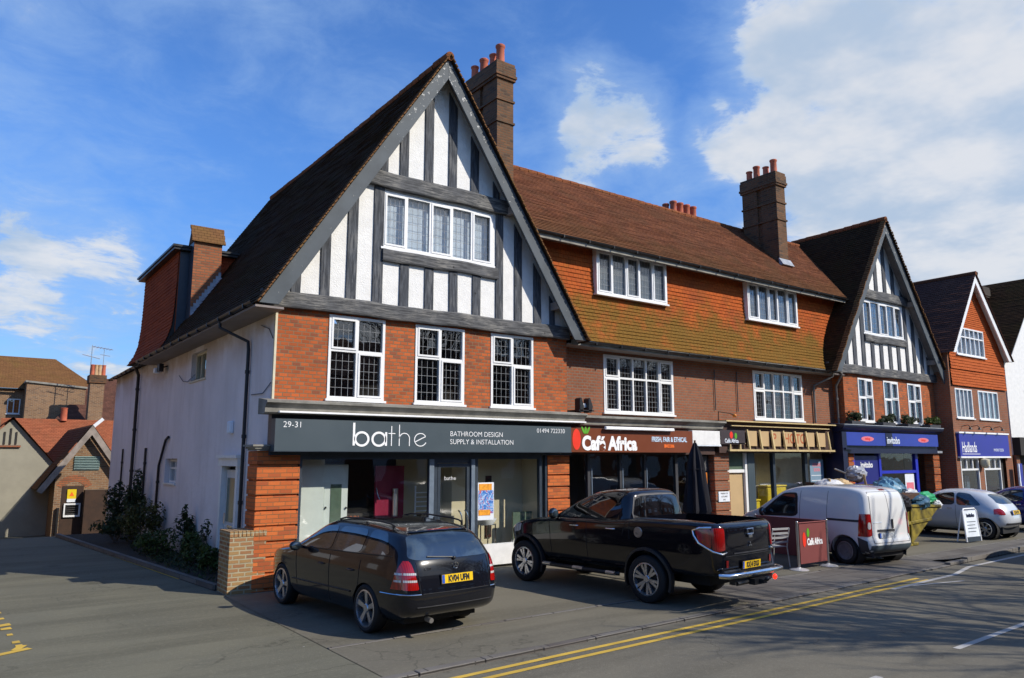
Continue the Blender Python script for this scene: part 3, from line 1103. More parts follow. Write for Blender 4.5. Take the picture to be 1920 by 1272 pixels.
def window(parent, u0, u1, z0, z1, pl, cols=2, rows=None, lead=None, face='y-', sill=0.05, curtain=None, frame='white_frame', fw=0.055, proud=0.012, depth=0.07, casements=(), name='window', widths=None, back=0.05):
    """a window in wall plane pl; rows = heights (fractions from the top); lead = (nx, [nz per row])"""
    rows = rows or (1.0,)

    def bx(mb, a0, a1, c0, c1, d0, d1):
        if face == 'y-':
            mb.box(a0, pl - d1, c0, a1, pl - d0, c1)
        else:
            mb.box(pl - d1, a0, c0, pl - d0, a1, c1)
    fr, pn, ld = MB(), MB(), MB()
    bx(fr, u0, u0 + fw, z0, z1, -depth, proud)
    bx(fr, u1 - fw, u1, z0, z1, -depth, proud)
    bx(fr, u0 + fw, u1 - fw, z1 - fw, z1, -depth, proud - 0.002)
    bx(fr, u0 + fw, u1 - fw, z0, z0 + fw, -depth, proud - 0.002)
    W, H = u1 - u0 - 2 * fw, z1 - z0 - 2 * fw
    ws = widths or [1.0 / cols] * cols
    us = [u0 + fw]
    for w_ in ws:
        us.append(us[-1] + w_ * W)
    zs = [z1 - fw]
    for r in rows:
        zs.append(zs[-1] - r * H)
    mw = 0.05
    for i in range(1, len(us) - 1):
        bx(fr, us[i] - mw / 2, us[i] + mw / 2, z0 + fw, z1 - fw, -depth, proud - 0.004)
    for j in range(1, len(zs) - 1):
        for i in range(len(us) - 1):
            bx(fr, us[i] + (mw / 2 if i else 0), us[i + 1] - (mw / 2 if i < len(us) - 2 else 0), zs[j] - mw / 2, zs[j] + mw / 2, -depth, proud - 0.006)
    for i in range(len(us) - 1):
        for j in range(len(zs) - 1):
            a0 = us[i] + (mw / 2 if i else 0)
            a1 = us[i + 1] - (mw / 2 if i < len(us) - 2 else 0)
            c1 = zs[j] - (mw / 2 if j else 0)
            c0 = zs[j + 1] + (mw / 2 if j < len(zs) - 2 else 0)
            if (i, j) in casements or casements == 'all':
                k = 0.038
                for q in ((a0, a0 + k, c0, c1), (a1 - k, a1, c0, c1), (a0 + k, a1 - k, c1 - k, c1), (a0 + k, a1 - k, c0, c0 + k)):
                    bx(fr, *q, -0.03, proud + 0.012)
                a0, a1, c0, c1 = a0 + k, a1 - k, c0 + k, c1 - k
            bx(pn, a0, a1, c0, c1, -0.042, -0.036)
            if lead:
                nx, nz = lead[0], lead[1][j]
                for q in range(1, nx):
                    x = a0 + (a1 - a0) * q / nx
                    bx(ld, x - .003, x + .003, c0, c1, -0.036, -0.031)
                for q in range(1, nz):
                    z = c0 + (c1 - c0) * q / nz
                    bx(ld, a0, a1, z - .003, z + .003, -0.036, -0.030)
    f = fr.build(name, frame, parent)
    pn.build('pane', 'pane_glass', f)
    if lead:
        ld.build('leading', 'lead_line', f)
    if sill:
        s = MB()
        bx(s, u0 - 0.04, u1 + 0.04, z0 - 0.045, z0 - 0.001, -depth, sill)
        s.build('sill', frame, f)
    if curtain:
        c = MB()
        N = int((u1 - u0) / 0.03)
        k0 = u0 * 3.1 + z0

        def fn(s_, t):
            u = u0 + fw + s_ * W
            d = -0.046 - back - 0.006 * math.sin(u * 34 + k0 + 3 * math.sin(u * 5 + k0)) - 0.006 * math.sin(u * 13 + k0)
            z = z0 + fw + t * H
            return (u, pl - d, z) if face == 'y-' else (pl - d, u, z)
        c.grid(fn, N, 2)
        c.build('curtain', curtain, f, smooth=True)
    return f


def rust_pier(parent, x0, x1, y0, y1, z0, z1, mat='brick_rubbed', n=None):
    m = MB()
    m.box(x0 + .03, y0 + .035, z0, x1 - .03, y1, z1)
    hh = 0.275
    n = int((z1 - z0) / hh)
    z = z1
    while z > z0 + 0.02:
        zb = max(z0, z - hh + 0.03)
        j = (hsh(z, x0) - 0.5) * 0.012
        m.box(x0, y0 + j, zb, x1, y1 - 0.002, z - 0.004)
        z -= hh
    o = m.build('shop_pier', mat, parent, bevel=0.007)
    return o


def stack(parent, x0, x1, y0, y1, zb, zt, pots, mat='brick_stack', split=True, bands=(0.62, 1.1, 1.75)):
    m = MB()
    ym = (y0 + y1) / 2
    if split:
        m.box(x0, y0, zb, x1, ym - 0.09, zt - 0.02)
        m.box(x0 + 0.06, ym - 0.09, zb, x1 - 0.06, ym + 0.09, zt - 0.02)
        m.box(x0, ym + 0.09, zb, x1, y1, zt - 0.02)
    else:
        m.box(x0, y0, zb, x1, y1, zt - 0.02)

    def band(z0, z1, d):
        m.box(x0 - d, y0 - d, z0, x1 + d, y1 + d, z1)
    band(zt - 0.10, zt, 0.035)
    band(zt - 0.36, zt - 0.101, 0.055)
    band(zt - 0.44, zt - 0.361, 0.08)
    band(zt - 0.52, zt - 0.441, 0.05)
    for b in bands[1:]:
        band(zt - b - 0.06, zt - b, 0.035)
    o = m.build('chimney', mat, parent)
    for (px, py, h, r, mt) in pots:
        p = MB()
        p.lathe([(r * 1.08, 0), (r, 0.03), (r * 0.93, h * 0.82), (r * 1.0, h * 0.84), (r * 1.12, h * 0.9), (r * 1.12, h * 0.97), (r * 0.98, h), (r * 0.8, h), (r * 0.8, h - 0.12)], (px, py, zt), 18)
        p.build('chimney_pot', mt, o, smooth=True)
    return o


def gutter_run(parent, p0, p1, r=0.058, mat='gutter_black', name='gutter'):
    m = MB()
    p0, p1 = Vector(p0), Vector(p1)
    d = (p1 - p0).normalized()
    sd = d.cross(Vector((0, 0, 1))).normalized()

    def fn(s_, t):
        a = PI * t
        return p0.lerp(p1, s_) + sd * math.cos(a) * r - Vector((0, 0, 1)) * math.sin(a) * r * 0.95 + Vector((0, 0, 0.006 * math.sin(s_ * 17)))
    m.grid(fn, 14, 8)
    n = int((p1 - p0).length / 0.9)
    for i in range(n + 1):
        c = p0.lerp(p1, (i + 0.5) / (n + 1))
        m.bar(c - sd * r * 1.06 - Vector((0, 0, r * .55)), c + sd * r * 1.06 - Vector((0, 0, r * .55)), 0.03, r * 1.25)
    return m.build(name, mat, parent, smooth=True, fixn=True)


def pipe(parent, path, r=0.036, mat='gutter_black', name='downpipe', collars=True):
    m = MB()
    m.tube(path, r, 10)
    if collars:
        for a, b in zip(path, path[1:]):
            a, b = Vector(a), Vector(b)
            L = (b - a).length
            if L > 1.2 and abs((b - a).z) > 0.8 * L:
                for i in range(int(L / 1.3) + 1):
                    c = a.lerp(b, (i + 0.35) * 1.3 / L) if (i + .35) * 1.3 < L else None
                    if c:
                        m.tube([c - Vector((0, 0, .035)), c + Vector((0, 0, .035))], r * 1.3, 10)
    return m.build(name, mat, parent, smooth=True)


STUDS = [(5.00, 5.19), (5.57, 5.77), (6.13, 6.35), (6.70, 6.93), (7.33, 7.55), (7.94, 8.16), (8.56, 8.78), (9.18, 9.40), (9.82, 10.03), (10.36, 10.58), (10.93, 11.15), (11.42, 11.58)]
UPPER = [(6.83, 7.0), (7.28, 7.49), (7.89, 8.11), (8.51, 8.73), (9.11, 9.33), (9.74, 9.92)]


def half_timber(root, ox, front=14.1, mb_mat='barge_grey', rear=25.8, ztop=11.30, tile='tile_dark', tile_r=None, upper_curtain='curtain_pale'):
    """the timbered gable with its roof; ox shifts it along the street"""
    xc, xl, xr, ze = 8.25 + ox, 4.30 + ox, 12.25 + ox, 5.22
    sl_, sr_ = (ztop - ze) / (xc - xl), (ztop - ze) / (xr - xc)
    L = lambda z: xl + (z - ze) / sl_
    Rr = lambda z: xr - (z - ze) / sr_
    yb = 13.66                       # face of the barge boards
    pf = front - 0.04                # plaster face
    # plaster infill round the window
    wx0, wx1, wz0, wz1 = 6.90 + ox, 9.74 + ox, 6.76, 8.02
    m = MB()
    for poly in ([(L(5.3), 5.3), (Rr(5.3), 5.3), (Rr(wz0), wz0), (L(wz0), wz0)],
                 [(L(wz0), wz0), (wx0, wz0), (wx0, wz1), (L(wz1), wz1)],
                 [(wx1, wz0), (Rr(wz0), wz0), (Rr(wz1), wz1), (wx1, wz1)],
                 [(L(wz1), wz1), (Rr(wz1), wz1), (xc, ztop - 0.02)]):
        m.face([(p[0], pf, p[1]) for p in poly])
    for (a, b, c, d) in (((wx0, wz0), (wx1, wz0), 0, 0), ((wx1, wz1), (wx0, wz1), 0, 0), ((wx0, wz1), (wx0, wz0), 0, 0), ((wx1, wz0), (wx1, wz1), 0, 0)):
        m.quad((a[0], pf, a[1]), (b[0], pf, b[1]), (b[0], pf + .12, b[1]), (a[0], pf + .12, a[1]))
    m.build('gable_panel', 'roughcast', root, fixn=False)
    # studs
    bt = 0.36                        # vertical depth hidden behind the barge board
    top = lambda x: min(ze + (x - xl) * sl_, ze + (xr - x) * sr_)
    for k, (a, b) in enumerate(STUDS):
        a, b = a + ox, b + ox
        w1, w2 = (hsh(k, ox) - .5) * .02, (hsh(k, ox + 4) - .5) * .02
        if wx0 + 0.05 < (a + b) / 2 < wx1 - 0.05:
            z1 = 6.48
            pts = [(a + w1, 5.52), (b + w1, 5.52), (b + w2, z1), (a + w2, z1)]
        else:
            zA, zB = top(a) - 0.2, top(b) - 0.2
            if 6.6 + ox < a < 10.1 + ox:
                zA = zB = 8.08
            pts = [(a + w1, 5.52), (b + w1, 5.52), (b, max(zB, 5.6)), (a, max(zA, 5.6))]
        MB().prism(pts, 'y', pf - 0.035, pf + 0.01).build('timber_stud', 'timber_old', root, bevel=0.006)
    for k, (a, b) in enumerate(UPPER):
        a, b = a + ox, b + ox
        MB().prism([(a, 8.36), (b, 8.36), (b, max(8.4, top(b) - 0.2)), (a, max(8.4, top(a) - 0.2))], 'y', pf - 0.035, pf + 0.01).build('timber_stud', 'timber_old', root, bevel=0.006)
    def beam(name, x0, x1, z0, z1, d):
        m = MB()
        N = 14

        def ring(s_):
            x = x0 + (x1 - x0) * s_
            w = 0.012 * math.sin(x * 2.3) + 0.008 * math.sin(x * 5.1)
            return [(x, pf + .02, z0 + w), (x, pf - d + .012, z0 + w), (x, pf - d, z0 + w + .03), (x, pf - d + 0.004, z1 + w - .04), (x, pf - d + .03, z1 + w), (x, pf + .02, z1 + w)]
        rs = [[m.bm.verts.new(p) for p in ring(i / N)] for i in range(N + 1)]
        for i in range(N):
            for k in range(6):
                m.bm.faces.new((rs[i][k], rs[i][(k + 1) % 6], rs[i + 1][(k + 1) % 6], rs[i + 1][k]))
        m.bm.faces.new(rs[0])
        m.bm.faces.new(rs[-1][::-1])
        m.build(name, 'timber_beam', root)
    beam('bressumer', 4.42 + ox, 12.0 + ox, 5.23, 5.54, 0.10)
    beam('collar_beam', L(8.2) + 0.1, Rr(8.2) - 0.1, 8.06, 8.40, 0.13)
    beam('window_beam', 6.90 + ox, 9.86 + ox, 6.47, 6.73, 0.09)
    window(root, wx0, wx1, wz0, wz1 - 0.02, pf - 0.01, cols=5, lead=(4, [6]), curtain=upper_curtain, casements=((0, 0), (2, 0), (4, 0)), widths=[.19, .215, .205, .195, .195], back=0.10)
    # barge boards, soffits, purlin ends
    dv = 0.50
    MB().prism([(xl - 0.02, ze - 0.03), (xl + dv / sl_ + 0.02, ze - 0.03), (xc, ztop - dv), (xc, ztop)], 'y', yb, yb + 0.045).build('bargeboard', mb_mat, root, bevel=0.004)
    MB().prism([(xr + 0.02, ze - 0.03), (xr - dv / sr_ - 0.02, ze - 0.03), (xc, ztop - dv), (xc, ztop)], 'y', yb + 0.0005, yb + 0.0455).build('bargeboard', mb_mat, root, bevel=0.004)
    m = MB()
    for s_ in (-1, 1):
        xe = xl if s_ < 0 else xr
        m.face([(xe, yb + .05, ze - 0.03), (xc, yb + .05, ztop - 0.03), (xc, pf, ztop - 0.03), (xe, pf, ze - 0.03)])
    m.build('soffit', 'soffit', root)
    for (x, z) in ((Rr(8.2) - 0.13, 8.13), (Rr(6.1) - 0.16, 6.0)):
        MB().box(x - .07, yb + .06, z - .09, x + .07, pf, z + .09).build('purlin_end', 'soffit', root)
    # roof slopes
    m = MB()
    up = 0.06
    tile_slope(m, (xl - 0.07, rear, ze + up - 0.10), (xl - 0.07, 13.60, ze + up - 0.10), (xc, rear, ztop + up), (xc, 13.60, ztop + up), course=0.105, seed=ox + 1, sag=0.05)
    tile_slope(m, (xr + 0.07, 13.60, ze + up - 0.10), (xr + 0.07, rear, ze + up - 0.10), (xc, 13.60, ztop + up), (xc, rear, ztop + up), course=0.105, seed=ox + 2, sag=0.05)
    for s_ in (-1, 1):               # underside of the tiles at the verge
        xe = xl - .07 if s_ < 0 else xr + .07
        m.face([(xe, 13.60, ze - 0.06), (xc, 13.60, ztop - 0.005), (xc, rear, ztop - 0.005), (xe, rear, ze - 0.06)])
    roof = m.build('roof', tile, root, fixn=False)
    m = MB()                         # verge tiles seen from the front
    for s_ in (-1, 1):
        xe = xl - .07 if s_ < 0 else xr + .07
        N = 66
        for i in range(N):
            a = Vector((xe, 13.6, ze - 0.05)).lerp(Vector((xc, 13.6, ztop + 0.05)), i / N)
            b = Vector((xe, 13.6, ze - 0.05)).lerp(Vector((xc, 13.6, ztop + 0.05)), (i + 0.92) / N)
            j = hsh(i, s_, ox) * 0.03
            m.bar(a + Vector((0, -0.012 - j + .09, 0.022)), b + Vector((0, -0.012 - j + .09, 0.008)), 0.2, 0.028, up=(0, 0, 1))
    m.build('verge', 'tile_back', roof)
    m = MB()
    n = int((rear - 13.6) / 0.33)
    for i in range(n):
        y0 = 13.6 + i * 0.33
        j = (hsh(i, ox) - .5) * .02 - 0.05 * math.sin(PI * i / n)
        m.tube([(xc, y0, ztop + up - 0.03 + j), (xc, y0 + 0.31, ztop + up - 0.02 + j)], 0.105, 10)
    m.build('ridge_tile', 'tile_ridge', roof, smooth=True)
    # rear gable wall closes the roof space
    m = MB()
    m.prism([(xl + .6, 0), (xr - .6, 0), (xr - .6, ze + .3), (xc, ztop - .1), (xl + .6, ze + .6)], 'y', rear - 0.15, rear - 0.02)
    m.build('rear_wall', 'brick_back', root)
    return roof


# ------------------------------------------------------------------ corner building with the bathroom shop
CB = thing('corner_house', 'half-timbered corner house with white side wall, above the grey bathroom shop sign', 'building', (8.25, 14.1, 0))
roof = half_timber(CB, 0.0)
W13 = [(5.82, 7.05, 3.52, 5.20), (7.77, 9.01, 3.52, 5.20), (9.73, 10.95, 3.52, 5.20)]
m = MB().wall(4.75, 12.0, 3.38, 5.32, 14.1, W13, 0.10)
m.quad((12.0, 14.1, 3.38), (12.0, 14.6, 3.38), (12.0, 14.6, 5.3), (12.0, 14.1, 5.3))
m.build('brick_wall', 'brick_red', CB, fixn=False)
for i, w in enumerate(W13):
    window(CB, *w, 14.1, cols=2, rows=(0.415, 0.585), lead=(4, [3, 5]), casements=((0, 0), (1, 1)) if i < 2 else ((0, 0), (1, 1)), proud=0.02, sill=0.06)
MB().box(4.78, 14.75, 0.1, 11.98, 14.80, 5.2).build('dark_backing', 'room_dark', CB) if False else None
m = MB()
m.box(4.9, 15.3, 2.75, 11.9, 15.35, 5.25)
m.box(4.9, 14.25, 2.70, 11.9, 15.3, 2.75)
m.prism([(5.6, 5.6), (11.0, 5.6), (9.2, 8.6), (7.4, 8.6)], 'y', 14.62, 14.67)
m.build('dark_backing', 'room_dark', CB)  # dark sheets added behind the windows, standing in for unlit rooms
# side wall in white render (plane x = 4.75)
m = MB()
SH = [(18.95, 20.38, 4.28, 4.99), (21.25, 22.6, 1.68, 2.34), (15.87, 16.98, 0.0, 2.20)]
m.wall(14.1, 31.6, 0.0, 5.36, 4.75, SH, 0.16, face='x-')
m.quad((4.75, 31.6, 0), (6.3, 31.6, 0), (6.3, 31.6, 5.4), (4.75, 31.6, 5.3))
m.quad((6.3, 31.6, 0), (6.3, 25.7, 0), (6.3, 25.7, 5.4), (6.3, 31.6, 5.4))
m.build('side_wall', 'render_white', CB, fixn=False)
MB().box(4.742, 14.088, 3.45, 4.785, 14.16, 5.24).build('corner_bead', 'cream_paint', CB)
window(CB, 18.95, 20.38, 4.28, 4.99, 4.88, cols=3, face='x-', sill=0.16, frame='cream_paint', curtain='curtain_grey')
window(CB, 21.3, 22.55, 1.70, 2.32, 4.88, cols=2, rows=(0.35, 0.65), face='x-', sill=0.17, frame='white_paint', curtain='curtain_grey')
m = MB()
m.box(4.80, 15.95, 0.02, 4.86, 16.90, 2.12)
for (a, b, c, d) in ((16.05, 16.40, 0.2, 0.85), (16.47, 16.80, 0.2, 0.85)):
    m.box(4.79, a, c, 4.801, b, d)
dr = m.build('side_door', 'door_white', CB, bevel=0.006)
m = MB()
m.box(4.785, 16.06, 1.05, 4.799, 16.78, 1.95)
m.build('pane', 'cabinet_glass', dr)
MB().box(4.77, 16.25, 0.92, 4.80, 16.60, 0.98).build('letterbox', 'chrome', dr)
MB().tube([(4.77, 16.82, 1.0), (4.77, 16.82, 1.22)], 0.012).build('handle', 'chrome', dr)
m = MB()
m.box(4.69, 15.80, 0, 4.85, 15.93, 2.2)
m.box(4.69, 16.92, 0, 4.85, 17.05, 2.2)
m.box(4.66, 15.74, 2.2, 4.85, 17.11, 2.36)
m.box(4.62, 15.70, 2.36, 4.85, 17.15, 2.43)
m.build('door_surround', 'white_paint', CB)
gutter_run(CB, (4.20, 13.75, 5.22), (4.20, 24.6, 5.20), 0.065)
gutter_run(CB, (4.52, 24.6, 5.30), (4.52, 31.8, 5.24), 0.06)
m = MB()
m.box(4.22, 13.68, 5.11, 4.75, 24.6, 5.15)
m.build('eaves_soffit', 'soffit', CB)
m = MB()
m.prism([(4.50, 5.26), (4.62, 5.26), (6.4, 5.5), (6.4, 5.62)], 'y', 25.6, 31.85)
m.build('rear_roof', 'tile_dark', CB)
pipe(CB, [(4.22, 15.95, 5.18), (4.22, 15.95, 5.02), (4.68, 15.52, 4.72), (4.69, 15.50, 4.55), (4.69, 15.50, 0.12)])
pipe(CB, [(4.55, 26.9, 5.28), (4.66, 26.9, 5.0), (4.67, 26.9, 0.2)], 0.05)
pipe(CB, [(4.70, 22.2, 2.92), (4.70, 22.5, 2.85), (4.70, 23.15, 2.15), (4.70, 23.2, 0.75)], 0.035)
pipe(CB, [(4.70, 25.1, 2.65), (4.70, 25.1, 0.5)], 0.035)
pipe(CB, [(4.70, 28.9, 2.65), (4.70, 28.9, 0.5)], 0.03)
m = MB()
m.box(4.50, 22.75, 0.12, 4.745, 23.5, 0.82)
m.build('meter_box', 'white_paint', CB, bevel=0.02)
MB().box(4.66, 16.4, 2.88, 4.748, 16.62, 3.14).build('alarm_box', 'curtain_pale', CB, bevel=0.02)
fl = MB()
fl.box(4.50, 23.0, 4.78, 4.62, 23.28, 5.0)
fl.tube([(4.75, 23.14, 4.95), (4.6, 23.14, 4.9)], 0.02)
f = fl.build('security_lamp', 'plastic_black', CB)
MB().box(4.44, 23.3, 4.75, 4.60, 23.48, 4.9).build('lamp_lens', 'letter_white', f, bevel=0.02)
m = MB()
m.tube([(4.73, 21.6, 4.55), (4.73, 21.1, 4.35), (4.73, 20.6, 4.30), (4.73, 19.9, 4.42)], 0.008, 5)
m.tube([(4.73, 14.9, 4.98), (4.73, 14.4, 4.84), (4.73, 14.15, 4.62)], 0.008, 5)
m.tube([(4.73, 15.3, 3.62), (4.73, 14.6, 3.6), (4.73, 14.15, 3.78)], 0.008, 5)
m.build('cable', 'plastic_dark', CB, smooth=True)
MB().tube([(6.75, 24.6, 10.05), (5.95, 24.2, 9.3)], 0.012, 5).build('roof_wire', 'steel', CB) if False else None

# dormer on the side slope: tile-hung cheeks, flared foot, brick stack
m = MB()
prof = [(4.24, 5.24), (4.42, 5.56), (4.52, 5.9), (4.57, 6.4), (4.59, 7.0), (4.60, 8.05)]
for i in range(len(prof) - 1):
    (xa, za), (xb, zb) = prof[i], prof[i + 1]
    tile_slope(m, (xa, 26.55, za), (xa, 21.92, za), (xb, 26.55, zb), (xb, 21.92, zb), course=0.105, seed=i + 40)
tile_slope(m, (4.6, 21.92, 5.7), (5.0, 21.92, 5.7), (4.6, 21.92, 8.05), (6.3, 21.92, 8.05), course=0.105, seed=60)
dm = m.build('dormer', 'tile_dormer', CB, fixn=False)
m = MB()
m.prism([(x + .02, z) for x, z in prof] + [(6.25, 8.05), (4.7, 5.24)], 'y', 21.93, 26.54)
m.build('dormer_core', 'room_dark', dm)
m = MB()
m.box(4.42, 21.72, 8.05, 7.0, 26.75, 8.12)
m.box(4.38, 21.68, 8.121, 7.0, 26.8, 8.18)
m.build('dormer_roof', 'gutter_black', dm)
m = MB()
m.box(4.86, 21.42, 5.6, 5.60, 21.93, 8.28)
bs = m.build('brick_stack', 'brick_dormer', dm)
m = MB()
m.box(4.855, 21.44, 5.6, 4.875, 21.9, 8.27)
m.box(4.62, 21.885, 5.7, 4.86, 21.905, 8.04)
m.build('lead_cladding', 'slate_frame', dm)
m = MB()
for i in range(5):
    m.prism([(21.34 + i * .055, 8.26 + i * .1), (21.42 + i * .055, 8.26 + i * .1), (21.46 + i * .055, 8.37 + i * .1), (21.40 + i * .055, 8.37 + i * .1)], 'x', 4.78 + .012 * (i % 2), 5.68 - .012 * (i % 2))
m.prism([(21.42, 8.26), (22.0, 8.26), (21.72, 8.74)], 'x', 4.84, 5.62)
m.build('stack_cap', 'tile_back', bs)
m = MB()
for i in range(11):
    x = 4.86 + i * 0.068
    z = 5.22 + (x - 4.3) * 1.54 + 0.10
    m.quad((x, 21.405, z), (x + .068, 21.405, z + .10), (x + .068, 21.405, z + .24), (x, 21.405, z + .24))
    m.quad((x, 21.405, z), (x + .068, 21.405, z + .10), (x + .068, 21.25, z + .06), (x, 21.25, z - .02))
m.build('stepped_flashing', 'lead', bs)
# chimney at the party wall
stack(CB, 11.36, 11.92, 16.2, 17.75, 9.0, 13.42, [(11.62, 16.42, 0.62, 0.125, 'pot_clay'), (11.64, 16.78, 0.5, 0.12, 'pot_clay'), (11.62, 17.25, 0.56, 0.125, 'pot_clay'), (11.5, 17.55, 0.42, 0.11, 'pot_clay')])

# shopfront
rust_pier(CB, 4.50, 5.31, 14.0, 14.55, 0.0, 2.50)
rust_pier(CB, 11.30, 11.97, 14.0, 14.4, 0.0, 2.50)
m = MB()
m.prism([(14.1, 3.17), (13.74, 3.17), (13.71, 3.20), (13.70, 3.28), (13.66, 3.33), (13.60, 3.37), (13.60, 3.41), (14.1, 3.47)], 'x', 4.50, 12.22)
m.build('cornice', 'stone_cornice', CB)
m = MB()
for k, (a, b, c) in enumerate(((4.47, 2.505, .02), (4.43, 2.54, .05), (4.38, 2.58, .08))):
    m.box(a, 13.98 - c, b, 4.695, 14.5, b + .034)
m.build('pier_capital', 'stone_cornice', CB)
m = MB()
m.box(4.70, 13.92, 2.42, 11.97, 14.1, 3.17)
m.build('fascia_backing', 'slate_frame', CB)
FR = MB()
for (a, b) in ((5.31, 5.36), (8.13, 8.32), (9.14, 9.35), (11.07, 11.14), (11.24, 11.30)):
    FR.box(a, 14.02, 0.0, b, 14.12, 2.42)
FR.box(5.36, 14.03, 2.34, 8.13, 14.11, 2.42)
FR.box(8.32, 14.03, 2.26, 9.14, 14.11, 2.42)
FR.box(9.35, 14.03, 2.34, 11.07, 14.11, 2.42)
FR.build('shop_frame', 'slate_frame', CB)
m = MB()
m.box(8.11, 13.985, 0.0, 8.22, 14.02, 2.34)
m.box(9.16, 13.985, 0.0, 9.25, 14.02, 2.34)
m.build('frame_trim', 'alu_frame', CB)
m = MB()
m.box(5.36, 13.98, 0.06, 8.13, 14.10, 0.42)
m.box(9.35, 13.98, 0.06, 11.30, 14.10, 0.50)
m.build('stall_riser', 'white_paint', CB)
m = MB()
m.box(5.36, 14.06, 0.42, 8.13, 14.068, 2.34)
m.box(9.35, 14.06, 0.50, 11.07, 14.068, 2.34)
m.build('shop_pane', 'shop_glass', CB)
dr = MB()
dr.box(8.33, 14.02, 0.03, 8.40, 14.08, 2.25)
dr.box(9.06, 14.02, 0.03, 9.13, 14.08, 2.25)
dr.box(8.40, 14.02, 2.17, 9.06, 14.08, 2.25)
dr.box(8.40, 14.02, 0.03, 9.06, 14.08, 0.20)
dr = dr.build('shop_door', 'slate_frame', CB)
MB().box(8.40, 14.046, 0.20, 9.06, 14.054, 2.17).build('door_pane', 'shop_glass', dr)
m = MB()
for x in (8.86, 9.02):
    m.tube([(x, 14.02, 1.25)] + [(x + 0.10 * math.sin(a * PI / 8) - .06, 13.93, 0.92 + 0.33 * math.cos(a * PI / 8)) for a in range(1, 8)] + [(x, 14.02, 0.6)], 0.016, 8)
m.build('door_handle', 'chrome', dr, smooth=True)
# shop interior
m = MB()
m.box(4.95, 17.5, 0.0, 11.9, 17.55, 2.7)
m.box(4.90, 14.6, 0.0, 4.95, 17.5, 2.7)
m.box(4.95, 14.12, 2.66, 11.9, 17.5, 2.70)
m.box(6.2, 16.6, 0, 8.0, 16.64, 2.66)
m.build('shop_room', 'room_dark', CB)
m = MB()
m.box(9.24, 14.86, 0.0, 11.25, 14.9, 2.66)
m.box(8.0, 15.25, 0.0, 9.24, 15.29, 2.66)
m.box(11.2, 14.13, 0.0, 11.25, 14.86, 2.66)
m.box(9.2, 14.86, 0.0, 9.24, 15.25, 2.66)
m.build('display_wall', 'room_cream', CB)
MB().box(4.95, 14.1, 0.0, 11.9, 17.5, 0.03).build('shop_floor', 'room_floor', CB)
# ------------------------------------------------------------------ shop things at the corner house
t = thing('display_cabinet', 'tall pale bathroom cabinet with glazed door behind the left shop window', 'cabinet', (5.8, 14.6, 0.03))
MB().box(5.40, 14.42, 0.45, 5.98, 14.9, 2.60).build('carcass', 'cabinet', t, bevel=0.01)
MB().box(5.62, 14.52, 0.45, 6.30, 14.95, 2.22).build('side_unit', 'cabinet', t, bevel=0.01) if False else None
m = MB()
m.box(5.99, 14.46, 0.45, 6.50, 14.9, 2.24)
d = m.build('door', 'cabinet', t, bevel=0.01)
MB().box(6.13, 14.450, 0.95, 6.36, 14.459, 1.85).build('glazing', 'cabinet_glass', d)
m = MB()
m.ball((6.03, 14.44, 1.40), .022, .022, .022)
m.ball((6.46, 14.44, 1.38), .022, .022, .022)
m.build('knob', 'plastic_black', d, smooth=True)
MB().box(5.40, 14.3, 0.03, 6.5, 14.92, 0.45).build('plinth', 'cabinet', t)
t = thing('shower_panel', 'dark red shower panel standing in the bathroom shop window', 'panel', (7.7, 15.2, 0.03))
MB().box(7.25, 14.75, 0.03, 7.92, 14.80, 2.2).build('panel', 'magenta', t)
m = MB()
m.tube([(7.68, 14.68, 0.5), (7.68, 14.68, 1.72)], 0.06, 12)
m.build('shower_column', 'steel', t, smooth=True)
m = MB()
m.tube([(7.25, 14.70, 1.75), (7.28, 14.70, 1.6), (7.32, 14.68, 1.5)], 0.012, 6)
m.build('hand_shower', 'chrome', t, smooth=True)
t = thing('display_plinth', 'black display plinth with copper lettering in the bathroom shop window', 'display stand', (6.9, 15.0, 0.03))
MB().box(6.45, 15.0, 0.03, 7.5, 15.3, 1.22).build('body', 'room_dark', t)
text('lettering', 'GESSI', 'ghost_letter', t, 6.50, 14.99, 0.98, 0.20, sx=0.75, off=-0.003)
t = thing('strip_lamp', 'short glowing strip lamp deep inside the bathroom shop', 'lamp', (6.95, 16.5, 1.72))
mm, nt_, b_, o_ = new_mat('lamp_warm')
b_.inputs['Emission Color'].default_value = (1, 0.85, 0.3, 1)
b_.inputs['Emission Strength'].default_value = 1.2
MB().box(6.85, 16.48, 1.70, 7.12, 16.53, 1.73).build('tube', 'lamp_warm', t)
MB().box(6.83, 16.46, 1.73, 7.14, 16.54, 1.76).build('housing', 'room_dark', t)
t = thing('tall_mirror', 'narrow dark wood panel on the cream wall behind the right shop window', 'wall panel', (10.2, 14.84, 0.6))
MB().box(10.12, 14.82, 0.55, 10.27, 14.858, 1.95).build('panel', 'walnut', t)
MB().box(10.145, 14.81, 0.62, 10.245, 14.822, 1.88).build('inset', 'room_dark', t)
t = thing('dark_screen', 'low black screen at the right end of the bathroom shop window', 'screen', (10.8, 14.6, 0.03))
MB().box(10.60, 14.42, 0.5, 11.15, 14.46, 1.12).build('panel', 'cabinet_glass', t)
MB().box(10.60, 14.40, 0.03, 11.15, 14.50, 0.5).build('stand', 'white_paint', t)
t = thing('wash_basin', 'white wash basin on chrome legs behind the right shop window', 'basin', (9.85, 14.5, 0.03))
MB().lathe([(0.05, 0), (0.2, 0.02), (0.27, 0.12), (0.28, 0.16), (0.25, 0.15), (0.1, 0.06)], (9.85, 14.5, 0.86), 20).build('bowl', 'letter_white', t, smooth=True)
m = MB()
for (x, y) in ((9.65, 14.35), (10.05, 14.35), (9.65, 14.65), (10.05, 14.65)):
    m.tube([(x, y, 0.03), (x, y, 0.9)], 0.014)
